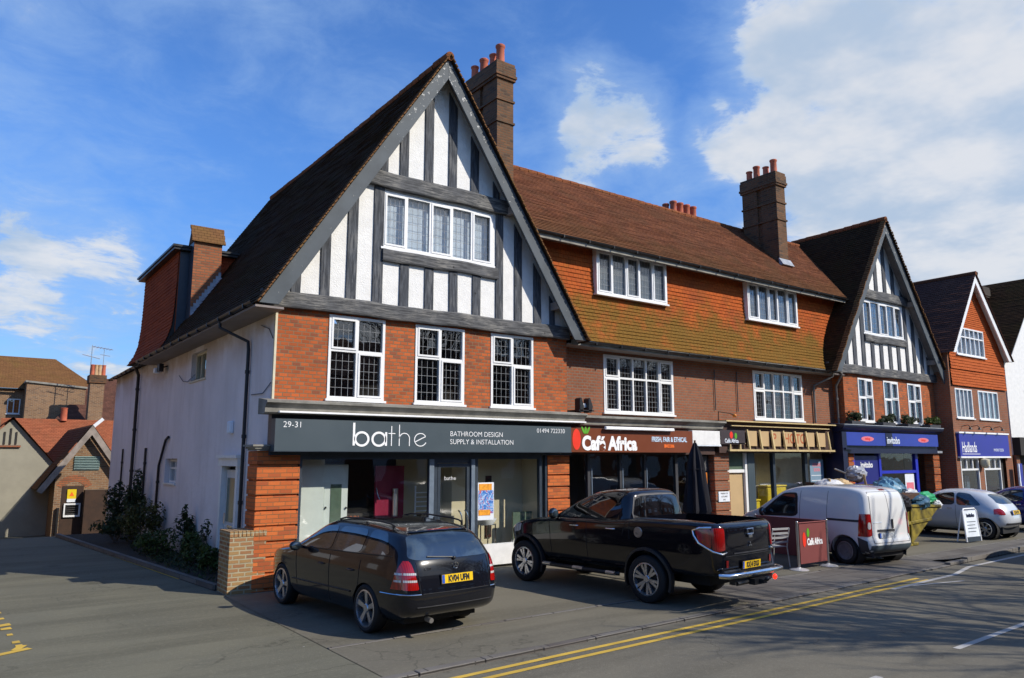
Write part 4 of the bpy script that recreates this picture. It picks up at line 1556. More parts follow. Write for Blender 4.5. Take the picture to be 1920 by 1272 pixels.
m.tube([(9.65, 14.35, .88), (10.05, 14.35, .88), (10.05, 14.65, .88)], 0.012)
m.build('leg_frame', 'chrome', t, smooth=True)
t = thing('towel_rail', 'white ladder towel rail seen through the glass door', 'towel rail', (8.7, 15.1, 0.03))
m = MB()
for x in (8.5, 9.0):
    m.tube([(x - .1, 15.1, 0.4), (x - .1, 15.1, 1.75)], 0.02)
for i in range(12):
    m.tube([(8.4, 15.09, 0.5 + i * .1), (8.9, 15.09, 0.5 + i * .1)], 0.012)
m.build('rails', 'letter_white', t, smooth=True)
m = MB()
m.box(8.38, 15.08, 0.03, 8.42, 15.12, 0.4)
m.box(8.88, 15.08, 0.03, 8.92, 15.12, 0.4)
m.build('feet', 'letter_white', t)
t = thing('reception_desk', 'dark reception desk behind the bathroom shop door', 'desk', (8.55, 14.85, 0.03))
MB().box(8.1, 14.7, 0.03, 8.8, 14.98, 0.95).build('carcass', 'room_grey', t)
MB().box(8.36, 14.75, 0.95, 8.72, 14.95, 1.16).build('monitor', 'plastic_black', t)
t = thing('event_poster', 'colourful blue and orange event poster inside the right shop window', 'poster', (9.58, 14.05, 1.4))
MB().box(9.37, 14.052, 1.02, 9.80, 14.056, 1.83).build('sheet', 'poster_white', t)
MB().box(9.385, 14.048, 1.16, 9.785, 14.051, 1.66).build('picture', 'poster_swirl', t)
m = MB()
m.box(9.40, 14.046, 1.66, 9.74, 14.050, 1.80)
m.build('title_band', 'poster_orange', t)
MB().box(9.39, 14.045, 1.12, 9.70, 14.0475, 1.24).build('date_band', 'poster_orange', t)

# the grey fascia sign
SG = thing('fascia_sign', 'long slate grey fascia sign with thin white lettering over the corner shop', 'shop sign', (8.2, 13.8, 2.5))
MB().box(4.70, 13.70, 2.50, 11.78, 13.92, 3.085).build('panel', 'slate_sign', SG)
MB().box(4.69, 13.69, 2.485, 11.79, 13.93, 2.499).build('trim', 'slate_frame', SG)
m = MB()
def ringarc(mb, cx, cz, r, w, a0, a1, y, squash=1.0, n=40):
    pts = []
    for i in range(n + 1):
        a = R(a0 + (a1 - a0) * i / n)
        pts.append((cx + r * math.cos(a), cz + r * squash * math.sin(a)))
    for (p, q) in zip(pts, pts[1:]):
        c = Vector((cx, cz))
        p, q = Vector(p), Vector(q)
        dp, dq = (p - c).normalized() * w / 2, (q - c).normalized() * w / 2
        mb.prism([tuple(p - dp), tuple(p + dp), tuple(q + dq), tuple(q - dq)], 'y', y - 0.006, y)
yl = 13.698
bz, rr = 2.735, 0.128
hw_, th_ = 0.042, 0.017
m.box(6.40, yl - .006, bz - rr, 6.40 + hw_, yl, 3.045)
ringarc(m, 6.575, bz, rr, hw_, 0, 360, yl)
ringarc(m, 6.91, bz, rr, hw_, 0, 360, yl)
m.box(7.038 - .006, yl - .006, bz - rr, 7.038 + hw_ - .006, yl, bz + rr + .012)
m.box(7.155, yl - .006, bz - rr, 7.155 + th_, yl, 3.0)
m.box(7.10, yl - .0061, bz + rr - .02, 7.24, yl, bz + rr - .004)
m.box(7.315, yl - .006, bz - rr, 7.315 + th_, yl, 3.03)
ringarc(m, 7.43, bz + 0.02, 0.105, th_, 0, 180, yl)
m.box(7.535 - th_ / 2, yl - .006, bz - rr, 7.535 + th_ / 2, yl, bz + 0.02)
ringarc(m, 7.77, bz, rr, th_, 32, 335, yl)
m.bar((7.655, yl - .003, bz - .045), (7.875, yl - .003, bz + .065), 0.006, th_)
m.bm.transform(Matrix.Translation((6.22, 0, 0)) @ Matrix.Diagonal((1.09, 1, 1, 1)) @ Matrix.Translation((-6.40, 0, 0)))
m.build('wordmark', 'letter_white', SG)
text('lettering', '29-31', 'letter_white', SG, 4.84, yl, 2.93, 0.11, sx=1.02, off=-0.0012)
text('lettering', 'BATHROOM DESIGN', 'letter_white', SG, 8.42, yl, 2.82, 0.105, sx=0.98, off=-0.0014)
text('lettering', 'SUPPLY & INSTALLATION', 'letter_white', SG, 8.42, yl, 2.655, 0.105, sx=0.98, off=-0.0014)
text('lettering', '01494 722330', 'letter_white', SG, 10.74, yl, 2.935, 0.10, sx=1.02, off=-0.0014)
text('door_lettering', 'bathe', 'letter_white', thing('door_sign', 'small white lettering on the glass door of the bathroom shop', 'door sign', (8.7, 14.04, 1.9)), 8.50, 14.044, 1.90, 0.085, sx=1.1, off=-0.0012, ext=0.002)
t = thing('trough_light', 'long white trough light under the stone cornice over the grey sign', 'light', (8.4, 13.6, 3.2))
MB().box(4.74, 13.62, 3.185, 12.2, 13.70, 3.222).build('tube', 'letter_white', t, bevel=0.008)
MB().box(4.76, 13.70, 3.175, 12.18, 13.735, 3.235).build('housing', 'stone_cornice', t)

# ------------------------------------------------------------------ middle building
MD = thing('middle_house', 'long tile-hung middle building with mossy bell-cast roof between the two timbered gables', 'building', (18.2, 14.5, 0))
W67 = [(13.60, 16.27, 3.54, 5.06), (19.93, 22.55, 3.54, 5.06)]
m = MB().wall(11.9, 24.5, 3.20, 5.32, 14.5, W67, 0.10)
m.build('brick_wall', 'brick_mid', MD, fixn=False)
for w in W67:
    window(MD, *w, 14.5, cols=5, rows=(0.385, 0.615), lead=(4, [4, 6]), casements=((0, 0), (4, 0), (0, 1), (4, 1)), proud=0.02, sill=0.06)
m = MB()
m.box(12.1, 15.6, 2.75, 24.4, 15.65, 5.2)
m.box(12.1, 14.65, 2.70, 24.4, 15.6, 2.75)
m.build('dark_backing', 'room_dark', MD)  # dark backing put behind the panes so the rooms look unlit
m = MB()
prof = [(14.02, 5.27), (14.20, 5.60), (14.36, 6.0), (14.46, 6.40), (14.53, 6.9), (14.56, 7.92)]
k0 = 0
for i in range(len(prof) - 1):
    (ya, za), (yb_, zb) = prof[i], prof[i + 1]
    tile_slope(m, (10.4, ya, za), (25.6, ya, za), (10.4, yb_, zb), (25.6, yb_, zb), course=0.108, step=0.02, jit=0.007, seed=i + 3)
m.build('tile_hung_wall', 'tile_hung', MD, fixn=False)
for w in ((13.32, 16.02, 6.66, 7.86), (19.72, 22.38, 6.66, 7.86)):
    window(MD, *w, 14.40, cols=5, lead=(4, [6]), casements=((0, 0), (2, 0), (4, 0)), proud=0.02, depth=0.14, curtain='curtain_grey', sill=0.06, back=0.02)
m = MB()
tile_slope(m, (10.3, 14.10, 7.93), (25.4, 14.10, 7.93), (8.75, 17.1, 10.83), (26.95, 17.1, 10.83), course=0.105, seed=11, sag=0.07)
tile_slope(m, (26.9, 20.5, 7.6), (8.8, 20.5, 7.6), (26.9, 17.1, 10.83), (8.8, 17.1, 10.83), course=0.4, seed=12)
rf = m.build('roof', 'tile_main', MD, fixn=False)
m = MB()
for i in range(55):
    x0 = 8.8 + i * 0.33
    sg_ = -0.07 * math.sin(PI * i / 55) * 0.3
    m.tube([(x0, 17.1, 10.80 + sg_ + (hsh(i, 3) - .5) * .02), (x0 + .31, 17.1, 10.81 + sg_)], 0.10, 10)
m.build('ridge_tile', 'tile_ridge', rf, smooth=True)
gutter_run(MD, (10.6, 14.06, 7.90), (25.25, 14.06, 7.88), 0.06)
gutter_run(MD, (12.4, 13.96, 5.24), (23.75, 13.96, 5.22), 0.06)
m = MB()
m.box(10.6, 14.10, 7.74, 25.25, 14.13, 7.90)
m.box(12.1, 14.00, 5.13, 23.75, 14.03, 5.26)
m.build('fascia_board', 'stone_cornice', MD)
m = MB()
m.box(10.6, 14.131, 7.86, 25.25, 14.56, 7.88)
m.box(12.02, 14.031, 5.14, 24.4, 14.5, 5.17)
m.build('soffit', 'soffit', MD)
stack(MD, 23.07, 23.60, 15.40, 16.85, 8.6, 12.60, [(23.33, 15.62, 0.55, 0.12, 'pot_clay'), (23.33, 15.95, 0.38, 0.11, 'pot_clay'), (23.33, 16.35, 0.52, 0.12, 'pot_clay'), (23.3, 16.65, 0.4, 0.11, 'pot_clay')])
MB().prism([(15.37, 9.07), (15.40, 9.35), (15.37, 9.35), (15.22, 9.10)], 'x', 23.0, 23.68).build('chimney_flashing', 'lead', MD)
stack(MD, 20.1, 21.9, 17.65, 18.3, 9.6, 11.05, [(20.42 + .36 * i, 17.9, 0.56, 0.125, 'pot_clay') for i in range(4)] + [(20.3, 18.15, 0.5, 0.12, 'pot_clay')], split=False, bands=(0.6,))
# shop cornice, piers and fascias of the two middle shops
m = MB()
m.prism([(14.5, 3.14), (13.90, 3.14), (13.87, 3.17), (13.86, 3.24), (13.80, 3.29), (13.74, 3.33), (13.74, 3.37), (14.5, 3.44)], 'x', 12.23, 17.60)
m.build('cornice', 'stone_cornice', MD)
rust_pier(MD, 17.32, 17.97, 14.0, 14.6, 0.0, 2.52, 'brick_mid')
m = MB()
m.box(12.0, 13.95, 2.45, 17.3, 14.5, 3.14)
m.build('fascia_backing', 'fascia_brown', MD)
FR = MB()
for (a, b) in ((12.0, 12.06), (12.75, 12.84), (13.85, 13.92), (14.75, 14.80), (15.95, 16.05), (16.55, 16.62), (17.24, 17.32)):
    FR.box(a, 14.22, 0.0, b, 14.32, 2.45)
FR.box(12.06, 14.22, 0.0, 16.55, 14.32, 0.4)
FR.build('shop_frame', 'plastic_dark', MD)
m = MB()
for x in (12.86, 13.93, 14.81):
    m.box(x, 14.20, 0.3, x + .025, 14.22, 2.1)
m.build('frame_trim', 'alu_frame', MD)
MB().box(12.06, 14.26, 0.4, 16.55, 14.268, 2.45).build('shop_pane', 'shop_glass', MD)
m = MB()
m.box(12.0, 15.9, 0.0, 24.3, 15.95, 2.7)
m.box(12.0, 14.5, 2.66, 17.9, 15.9, 2.70)
m.box(17.8, 14.6, 0, 17.9, 15.9, 2.7)
m.build('shop_room', 'room_dark', MD)
MB().box(12.0, 14.3, 0, 24.3, 15.9, 0.02).build('shop_floor', 'room_grey', MD)
dr = MB().box(16.68, 14.18, 0.03, 17.22, 14.24, 1.95).build('cafe_door', 'orange_door', MD, bevel=0.01)
MB().box(16.76, 14.17, 0.9, 17.14, 14.179, 1.8).build('door_panel', 'orange_door', dr, bevel=0.006)
MB().box(16.66, 14.20, 2.0, 17.24, 14.24, 2.42).build('fanlight', 'room_grey', MD)
t = thing('blind_box', 'plain white boxed shop blind beside the brown cafe sign', 'blind', (16.9, 13.9, 2.7))
MB().box(16.20, 13.80, 2.70, 17.40, 13.95, 3.10).build('box', 'white_paint', t, bevel=0.01)
MB().box(16.20, 13.795, 2.68, 17.40, 13.94, 2.699).build('valance', 'curtain_pale', t)
SG = thing('cafe_sign', 'brown cafe fascia sign with bold white letters and red motif', 'shop sign', (14, 13.75, 2.5))
MB().box(11.80, 13.72, 2.50, 16.10, 13.95, 3.07).build('panel', 'cafe_brown', SG)
def oval(mb, cx, cz, rx, rz, y, t_=0.004, n=28, lean=0.0):
    mb.prism([(cx + rx * math.cos(2 * PI * i / n) + lean * rz * math.sin(2 * PI * i / n), cz + rz * math.sin(2 * PI * i / n)) for i in range(n)], 'y', y - t_, y)
m = MB()
oval(m, 11.96, 2.80, 0.13, 0.25, 13.719)
m.build('red_motif', 'red_vivid', SG)
m = MB()
for (x, l) in ((12.17, -0.5), (12.25, 0.0), (12.33, 0.5)):
    oval(m, x, 3.02, 0.035, 0.085, 13.718 - abs(l) * .004, lean=l)
m.build('green_motif', 'green_leafy', SG)
text('lettering', 'Café Africa', 'letter_white', SG, 12.13, 13.719, 2.565, 0.315, sx=0.90, off=0.022, ext=0.008)
text('lettering', 'FRESH, FAIR & ETHICAL', 'pale_blue', SG, 14.52, 13.719, 2.78, 0.12, sx=0.76, off=0.005)
text('lettering', '01494 728800' if False else 'SINCE 2006', 'orange_vivid', SG, 14.98, 13.719, 2.63, 0.075, sx=0.72, off=0.006)
t = thing('fluorescent_light', 'short white fluorescent light over the brown cafe sign', 'light', (14, 13.6, 3.07))
MB().box(12.82, 13.60, 3.045, 15.28, 13.68, 3.125).build('tube', 'letter_white', t, bevel=0.015)
MB().box(13.0, 13.68, 3.06, 15.1, 13.80, 3.11).build('bracket', 'stone_cornice', t)
SG = thing('cafe_side_sign', 'small dark square cafe sign between the white blind and the timber battens', 'shop sign', (17.9, 13.8, 2.7))
MB().box(17.36, 13.80, 2.74, 18.48, 13.86, 3.14).build('panel', 'cafe_dark', SG)
m = MB()
oval(m, 17.86, 3.00, 0.07, 0.10, 13.799)
m.build('red_motif', 'red_vivid', SG)
m = MB()
oval(m, 18.06, 2.98, 0.055, 0.085, 13.799)
m.build('green_motif', 'green_leafy', SG)
text('lettering', 'Café Africa', 'curtain_pale', SG, 17.56, 13.799, 2.785, 0.11, sx=0.86, off=0.003)
MB().box(17.40, 13.87, 2.5, 18.0, 13.99, 2.74).build('pier_block', 'fascia_brown', MD)
t = thing('notice_plate', 'small white parking notice screwed to the brick pier beside the orange door', 'notice', (17.6, 13.99, 1.2))
MB().box(17.42, 13.975, 1.14, 17.90, 13.99, 1.42).build('plate', 'poster_white', t)
for i, s_ in enumerate(('PARKING FOR', 'CUSTOMERS', 'ONLY')):
    text('lettering', s_, 'ink', t, 17.66, 13.974, 1.345 - i * 0.085, 0.042, sx=0.8, align='CENTER', ext=0.001)
# the stripped fascia with battens
m = MB()
m.box(17.65, 13.78, 3.385, 23.25, 14.2, 3.42)
m.box(17.95, 13.84, 3.26, 22.95, 13.9, 3.285)
m.box(17.75, 13.78, 2.545, 23.10, 13.9, 2.60)
bx = [18.68, 19.27, 19.86, 20.45, 21.05, 21.63, 22.24, 22.86]
for k, x in enumerate(bx):
    m.bar((x, 13.80, 2.60), (x - .02, 13.86, 3.17), 0.05 if k != 2 else .07, 0.05, up=(0, 1, 0))
m.box(17.80, 13.80, 2.60, 17.84, 13.85, 2.75)
m.box(18.25, 13.80, 2.60, 18.29, 13.85, 2.75)
m.box(17.80, 13.80, 2.75, 18.5, 13.85, 2.775)
BF = thing('batten_fascia', 'bare timber batten framework of a stripped shop fascia with faded rusty lettering on tan boards', 'shop fascia', (20.5, 13.9, 2.55))
m.build('battens', 'batten', BF)
for k in range(7):
    o = MB().box(bx[k] + .05, 13.90, 2.70, bx[k + 1] - .09, 13.915, 3.14).build('board', 'board_tan', BF)
    s_ = {2: 'P', 3: 'HO', 4: 'TO'}.get(k)
    if s_:
        text('lettering', s_, 'ghost_letter', o, bx[k] + .09, 13.899, 2.80, 0.29, sx=0.88, off=0.008, ext=0.001)
m = MB()
m.box(17.62, 13.96, 2.5, 24.4, 14.5, 3.386)
m.build('fascia_backing', 'fascia_brown', MD)
FR = MB()
FR.box(18.02, 14.22, 0, 18.10, 14.32, 2.5)
FR.box(18.93, 14.18, 0, 19.03, 14.32, 2.5)
FR.box(18.10, 14.20, 1.93, 18.93, 14.30, 2.02)
FR.build('door_frame', 'white_frame', MD)
MB().box(18.10, 14.26, 0.02, 18.93, 14.30, 1.93).build('boarded_door', 'board_tan', MD)
MB().box(18.10, 14.25, 2.02, 18.93, 14.27, 2.5).build('fanlight', 'cabinet_glass', MD)
m = MB()
m.box(19.04, 14.16, 0, 19.36, 14.32, 2.5)
m.build('window_pilaster', 'slate_sign', MD)
FR = MB()
for (a, b) in ((19.37, 19.42), (20.33, 20.45), (22.02, 22.16), (23.42, 23.5)):
    FR.box(a, 14.20, 0, b, 14.32, 2.5)
FR.box(19.42, 14.2, 0, 23.42, 14.32, 0.45)
FR.build('shop_frame', 'slate_frame', MD)
MB().box(19.42, 14.26, 0.45, 23.42, 14.268, 2.5).build('shop_pane', 'shop_glass', MD)
m = MB()
m.box(19.4, 15.0, 0.02, 24.3, 15.05, 2.66)
m.box(20.4, 14.9, 0.9, 20.55, 15.0, 2.2)
m.build('display_wall', 'cream_paint', MD)
t = thing('opening_poster', 'grey-blue opening soon poster in the stripped shop window', 'poster', (22.7, 14.24, 1.6))
MB().box(22.36, 14.25, 1.50, 23.12, 14.256, 2.30).build('sheet', 'poster_blue', t)
text('lettering', 'OPENING', 'pink', t, 22.74, 14.249, 2.08, 0.10, sx=0.75, align='CENTER', ext=0.001, off=0.004)
text('lettering', 'SOON', 'pink', t, 22.74, 14.249, 1.92, 0.10, sx=0.85, align='CENTER', ext=0.001, off=0.004)
MB().box(22.42, 14.247, 1.78, 23.06, 14.2495, 1.80).build('rule', 'poster_white', t)
MB().box(22.42, 14.247, 1.62, 23.0, 14.2495, 1.64).build('rule', 'poster_white', t)
for i, (x, z0, z1, w) in enumerate(((20.9, 0.6, 1.45, 1.0), (19.75, 0.45, 1.05, 0.55))):
    t = thing('storage_crate', ('large yellow crate stacked behind the shop window above the white van' if i == 0 else 'small yellow crate behind the shop window left of the white van'), 'crate', (x, 14.7, 0.02))
    MB().box(x - w / 2, 14.5, z0 - .05, x + w / 2, 14.88, z1).build('box', 'yellow_plastic', t, bevel=0.03)
    MB().box(x - w / 2 - .02, 14.48, z1, x + w / 2 + .02, 14.89, z1 + .06).build('lid', 'yellow_plastic', t, bevel=0.02)
    MB().box(x - w / 2 + .05, 14.55, 0.02, x + w / 2 - .05, 14.88, z0 - .05).build('base', 'room_dark', t)
# pipes and lamps on the middle wall
pipe(MD, [(23.6, 13.96, 5.2), (23.6, 14.0, 5.05), (22.95 + .2, 14.42, 4.75), (23.15, 14.44, 4.6), (23.15, 14.44, 3.5)], 0.035, 'gutter_grey')
pipe(MD, [(18.05, 14.46, 4.95), (18.05, 14.46, 3.75)], 0.014, 'plastic_dark', 'cable', False)
pipe(MD, [(19.1, 14.46, 4.95), (19.1, 14.46, 3.75)], 0.014, 'plastic_dark', 'cable', False)
t = thing('wall_floodlight', 'pair of black floodlights on the brick wall above the cornice joint', 'floodlight', (12.6, 14.4, 3.5))
for x in (12.33, 12.62):
    m = MB()
    m.prism([(x, 3.47), (x + .10, 3.47), (x + .15, 3.62), (x + .06, 3.84), (x, 3.80)], 'y', 14.0, 14.2)
    m.build('lamp_head', 'plastic_black', t, bevel=0.01)
MB().box(12.53, 14.1, 3.60, 12.62, 14.2, 3.70).build('junction_box', 'letter_white', t)
MB().bar((12.3, 14.25, 3.52), (12.8, 14.25, 3.52), 0.5, 0.03).build('bracket', 'plastic_black', t)
m = MB()
m.tube([(17.45, 13.9, 3.40), (17.46, 13.9, 3.66), (17.9, 13.85, 3.62), (18.05, 13.8, 3.57)], 0.018, 6)
t = thing('swan_neck_bracket', 'rusty bent iron bracket standing on the cornice end', 'bracket', (17.5, 13.9, 3.4))
m.build('arm', 'wood_red', t, smooth=True)
MB().ball((18.05, 13.8, 3.56), 0.06, 0.06, 0.05).build('lamp_cap', 'orange_door', t, smooth=True)
# ------------------------------------------------------------------ right-hand gabled house
G2 = thing('gabled_house', 'half-timbered gabled house above the navy and bright blue shopfront', 'building', (27.2, 14.1, 0))
half_timber(G2, 18.95, rear=26.0, ztop=11.08, upper_curtain='curtain_grey')
WG = [(25.30, 26.27, 3.60, 5.12), (27.02, 28.06, 3.60, 5.12), (28.76, 29.78, 3.60, 5.12)]
m = MB().wall(24.4, 30.86, 3.38, 5.32, 14.1, WG, 0.10)
m.quad((24.4, 14.6, 0), (24.4, 14.1, 0), (24.4, 14.1, 5.3), (24.4, 14.6, 5.3))
m.build('brick_wall', 'brick_red', G2, fixn=False)
for w in WG:
    window(G2, *w, 14.1, cols=2, rows=(0.43, 0.57), lead=(3, [3, 4]), casements=((1, 0), (0, 1)), proud=0.02, sill=0.06)
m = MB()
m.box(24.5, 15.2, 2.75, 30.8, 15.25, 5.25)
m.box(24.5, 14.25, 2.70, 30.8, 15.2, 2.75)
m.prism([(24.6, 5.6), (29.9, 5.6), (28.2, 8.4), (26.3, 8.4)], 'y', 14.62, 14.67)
m.build('dark_backing', 'room_dark', G2)  # added dark sheets give the windows an unlit interior
gutter_run(G2, (23.15, 13.75, 5.22), (23.15, 14.4, 5.22), 0.06)
pipe(G2, [(24.1, 13.95, 5.2), (24.15, 14.05, 5.05), (24.28, 14.3, 4.8), (24.30, 14.30, 3.5)], 0.038, 'gutter_grey')
m = MB()
m.prism([(14.1, 3.20), (13.72, 3.20), (13.66, 3.27), (13.58, 3.31), (13.54, 3.38), (13.54, 3.42), (14.1, 3.50)], 'x', 23.3, 30.15)
m.build('cornice', 'navy', G2)
MB().box(23.3, 13.52, 3.425, 30.15, 14.09, 3.45).build('cornice_lead', 'lead', G2)
m = MB()
m.box(23.35, 13.66, 0.0, 23.62, 14.3, 3.2)
m.box(23.62, 13.80, 2.50, 30.1, 14.1, 3.2)
m.box(23.45, 13.60, 2.62, 24.1, 13.8, 2.68)
m.build('shop_surround', 'navy', G2)
rust_pier(G2, 24.15, 24.50, 13.95, 14.3, 0, 2.50, 'brick_red')
rust_pier(G2, 30.03, 30.52, 13.95, 14.3, 0, 2.52, 'brick_red')
MB().box(30.0, 13.85, 2.52, 30.6, 14.15, 2.60).build('pier_capital', 'lead', G2)
FR = MB()
for (a, b) in ((24.52, 24.66), (26.22, 26.36), (28.80, 28.98)):
    FR.box(a, 14.02, 0, b, 14.16, 2.5)
FR.box(26.36, 14.03, 1.80, 28.80, 14.15, 1.90)
FR.box(24.66, 14.03, 0, 28.80, 14.15, 0.5)
FR.build('shop_frame', 'blue_frame', G2)
MB().box(26.36, 14.08, 0.5, 28.80, 14.088, 2.5).build('shop_pane', 'shop_glass', G2)
pn = MB().box(24.66, 14.05, 0.5, 26.22, 14.09, 2.42).build('side_panel', 'blue_deep', G2)
text('lettering', 'invitobo', 'letter_white', pn, 25.44, 14.048, 2.02, 0.20, sx=0.82, align='CENTER', off=0.006, ext=0.002)
m = MB()
m.box(24.5, 15.9, 0, 30.86, 15.95, 2.7)
m.box(24.5, 14.2, 2.66, 30.86, 15.9, 2.7)
m.box(28.98, 14.5, 0, 30.03, 14.55, 2.6)
m.build('shop_room', 'room_dark', G2)
t = thing('shelf_unit', 'grey shelving unit inside the blue shop window', 'shelf', (27.5, 15.2, 0))
m = MB()
for z in (0.02, 0.6, 1.1, 1.6, 2.1):
    m.box(27.0, 15.0, z, 28.3, 15.4, z + .04)
m.box(27.0, 15.36, 0, 28.3, 15.4, 2.4)
m.build('shelves', 'room_grey', t)
MB().box(27.3, 14.98, 1.15, 27.9, 15.3, 1.5).build('box', 'slate_frame', t)
t = thing('sale_poster', 'pale poster with pink block low in the blue shop window', 'poster', (28.4, 14.07, 1.4))
MB().box(28.02, 14.062, 1.10, 28.68, 14.068, 1.76).build('sheet', 'poster_white', t)
MB().box(28.10, 14.058, 1.20, 28.62, 14.061, 1.46).build('block', 'pink', t)
SG = thing('blue_fascia_sign', 'bright blue fascia sign with two small red oval motifs over the right gabled house shop', 'shop sign', (26.8, 13.7, 2.76))
MB().box(23.66, 13.70, 2.76, 29.98, 13.80, 3.20).build('panel', 'blue_sign', SG)
MB().box(26.16, 13.69, 2.76, 26.62, 13.699, 3.20).build('dark_block', 'navy', SG)
text('lettering', 'invitobo', 'curtain_pale', SG, 26.22, 13.685, 2.84, 0.24, sx=0.78, off=0.006, ext=0.003)
for x in (24.98, 28.85):
    m = MB()
    oval(m, x, 2.985, 0.40, 0.085, 13.699)
    o = m.build('red_motif', 'pink', SG)
    text('lettering', 'lettings', 'red_vivid', o, x, 13.694, 2.95, 0.09, sx=0.9, align='CENTER', ext=0.001, off=0.003)

# ------------------------------------------------------------------ tile-hung house with the violet sign
HD = thing('tile_hung_house', 'narrow gabled house hung with bright orange tiles and white bargeboards, violet shop sign below', 'building', (33.4, 13.5, 0))
HX0, HX1, HY = 30.88, 36.0, 13.5
m = MB()
m.wall(HX0, HX1, 3.3, 5.2, HY, [(31.25, 32.72, 3.88, 5.04), (33.25, 35.1, 3.88, 5.04)], 0.10)
m.wall(HX0, 31.2, 0, 3.3, HY, [], 0.1)
m.wall(35.3, HX1, 0, 3.3, HY, [], 0.1)
m.wall(32.75, 33.2, 0, 2.4, HY, [], 0.1)
m.quad((HX0, 22, 0), (HX0, HY, 0), (HX0, HY, 6.5), (HX0, 22, 6.5))
m.quad((HX1, HY, 0), (HX1, 22, 0), (HX1, 22, 6.5), (HX1, HY, 6.5))
m.quad((HX0, HY, 5.2), (31.0, HY, 5.2), (31.0, HY, 6.5), (HX0, HY, 6.5))
m.build('brick_wall', 'brick_mid', HD, fixn=False)
xc, xl, xr, ze, zt = 33.30, 30.72, 36.15, 6.38, 9.80
m = MB()
hw = (31.62, 34.15, 6.40, 7.52)
gl = lambda z: max(31.0, xl + (z - ze) / (zt - ze) * (xc - xl))
gr = lambda z: min(35.95, xr - (z - ze) / (zt - ze) * (xr - xc))
for (za, zb) in ((5.15, 5.8), (5.8, 6.40)):
    tile_slope(m, (31.0, HY - .05, za), (35.95, HY - .05, za), (31.0, HY - .02, zb), (35.95, HY - .02, zb), course=0.11, step=.022, seed=za)
for (za, zb) in ((6.40, 7.0), (7.0, 7.52)):
    tile_slope(m, (gl(za), HY - .02, za), (hw[0], HY - .02, za), (gl(zb), HY - .015, zb), (hw[0], HY - .015, zb), course=0.11, step=.02, seed=za)
    tile_slope(m, (hw[1], HY - .02, za), (gr(za), HY - .02, za), (hw[1], HY - .015, zb), (gr(zb), HY - .015, zb), course=0.11, step=.02, seed=za + 9)
tile_slope(m, (gl(7.52), HY - .02, 7.52), (gr(7.52), HY - .02, 7.52), (xc - .02, HY - .01, zt - .05), (xc + .02, HY - .01, zt - .05), course=0.11, step=.02, seed=77)
m.build('tile_hung_gable', 'tile_hung_new', HD, fixn=False)
window(HD, *hw, HY - .03, cols=6, rows=(.32, .68), curtain='curtain_pale', proud=.03, sill=.08)
window(HD, 31.25, 32.72, 3.88, 5.04, HY, cols=4, lead=(2, [4]), curtain='curtain_pale', sill=.06)
window(HD, 33.25, 35.1, 3.88, 5.04, HY, cols=4, lead=(2, [4]), curtain='curtain_pale', sill=.06)
sl_, sr_ = (zt - ze) / (xc - xl), (zt - ze) / (xr - xc)
MB().prism([(xl, ze), (xl + .36 / sl_, ze), (xc, zt - .36), (xc, zt)], 'y', HY - .30, HY - .255).build('bargeboard', 'white_frame', HD)
MB().prism([(xr, ze), (xr - .36 / sr_, ze), (xc, zt - .36), (xc, zt)], 'y', HY - .2995, HY - .2545).build('bargeboard', 'white_frame', HD)
m = MB()
m.face([(xl, HY - .25, ze), (xc, HY - .25, zt - .02), (xc, HY, zt - .02), (xl, HY, ze)])
m.face([(xr, HY - .25, ze), (xc, HY - .25, zt - .02), (xc, HY, zt - .02), (xr, HY, ze)])
m.build('soffit', 'white_paint', HD)
m = MB()
tile_slope(m, (xl - .05, 24, ze), (xl - .05, HY - .36, ze), (xc, 24, zt + .06), (xc, HY - .36, zt + .06), course=.11, seed=91, sag=.04)
tile_slope(m, (xr + .05, HY - .36, ze), (xr + .05, 24, ze), (xc, HY - .36, zt + .06), (xc, 24, zt + .06), course=.11, seed=92, sag=.04)
m.build('roof', 'tile_brown', HD, fixn=False)
MB().tube([(xc, HY - .36, zt + .05), (xc, 24, zt + .05)], .09, 8).build('ridge_tile', 'tile_main', HD, smooth=True)
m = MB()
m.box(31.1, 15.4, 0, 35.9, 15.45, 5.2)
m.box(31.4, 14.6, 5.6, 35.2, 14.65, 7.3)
m.build('dark_backing', 'room_grey', HD)  # grey backing sheets added in place of the dim rooms
for (a, b) in ((31.2, 32.75), (33.2, 34.75)):
    window(HD, a, b, 0.55, 2.34, HY, cols=1, rows=(1,), frame='white_frame', sill=0, name='shop_window')
    m = MB()
    for i in (1, 2):
        m.box(a + (b - a) * i / 3 - .03, HY - .012, 1.92, a + (b - a) * i / 3 + .03, HY + .04, 2.29)
    m.box(a + .05, HY - .014, 1.86, b - .05, HY + .04, 1.93)
    m.build('glazing_bar', 'white_frame', HD)
MB().wall(31.2, 34.8, 0, 0.55, HY, []).build('stall_riser', 'brick_mid', HD, fixn=False)
MB().box(34.8, HY + .1, 0, 35.3, HY + .2, 2.4).build('door', 'room_dark', HD)
MB().box(31.2, HY, 2.34, 35.3, HY + .1, 2.45).build('lintel', 'stone_cornice', HD)
m = MB()
for i, x in enumerate((31.6, 32.4, 33.5, 34.5)):
    m.tube([(x, HY, 3.56), (x, HY - .22, 3.6), (x, HY - .3, 3.52)], .015, 6)
    m.lathe([(0.02, 0.06), (.07, -.02), (.06, -.03)], (x, HY - .3, 3.46), 12)
m.build('sign_lamp', 'plastic_black', HD, smooth=True)
SG = thing('violet_fascia_sign', 'violet blue fascia sign with white edges below the orange tile-hung gable', 'shop sign', (33.3, 13.4, 2.4))
MB().box(31.05, HY - .10, 2.40, 35.5, HY, 3.28).build('panel', 'violet_sign', SG)
m = MB()
m.box(31.02, HY - .13, 3.281, 35.53, HY, 3.34)
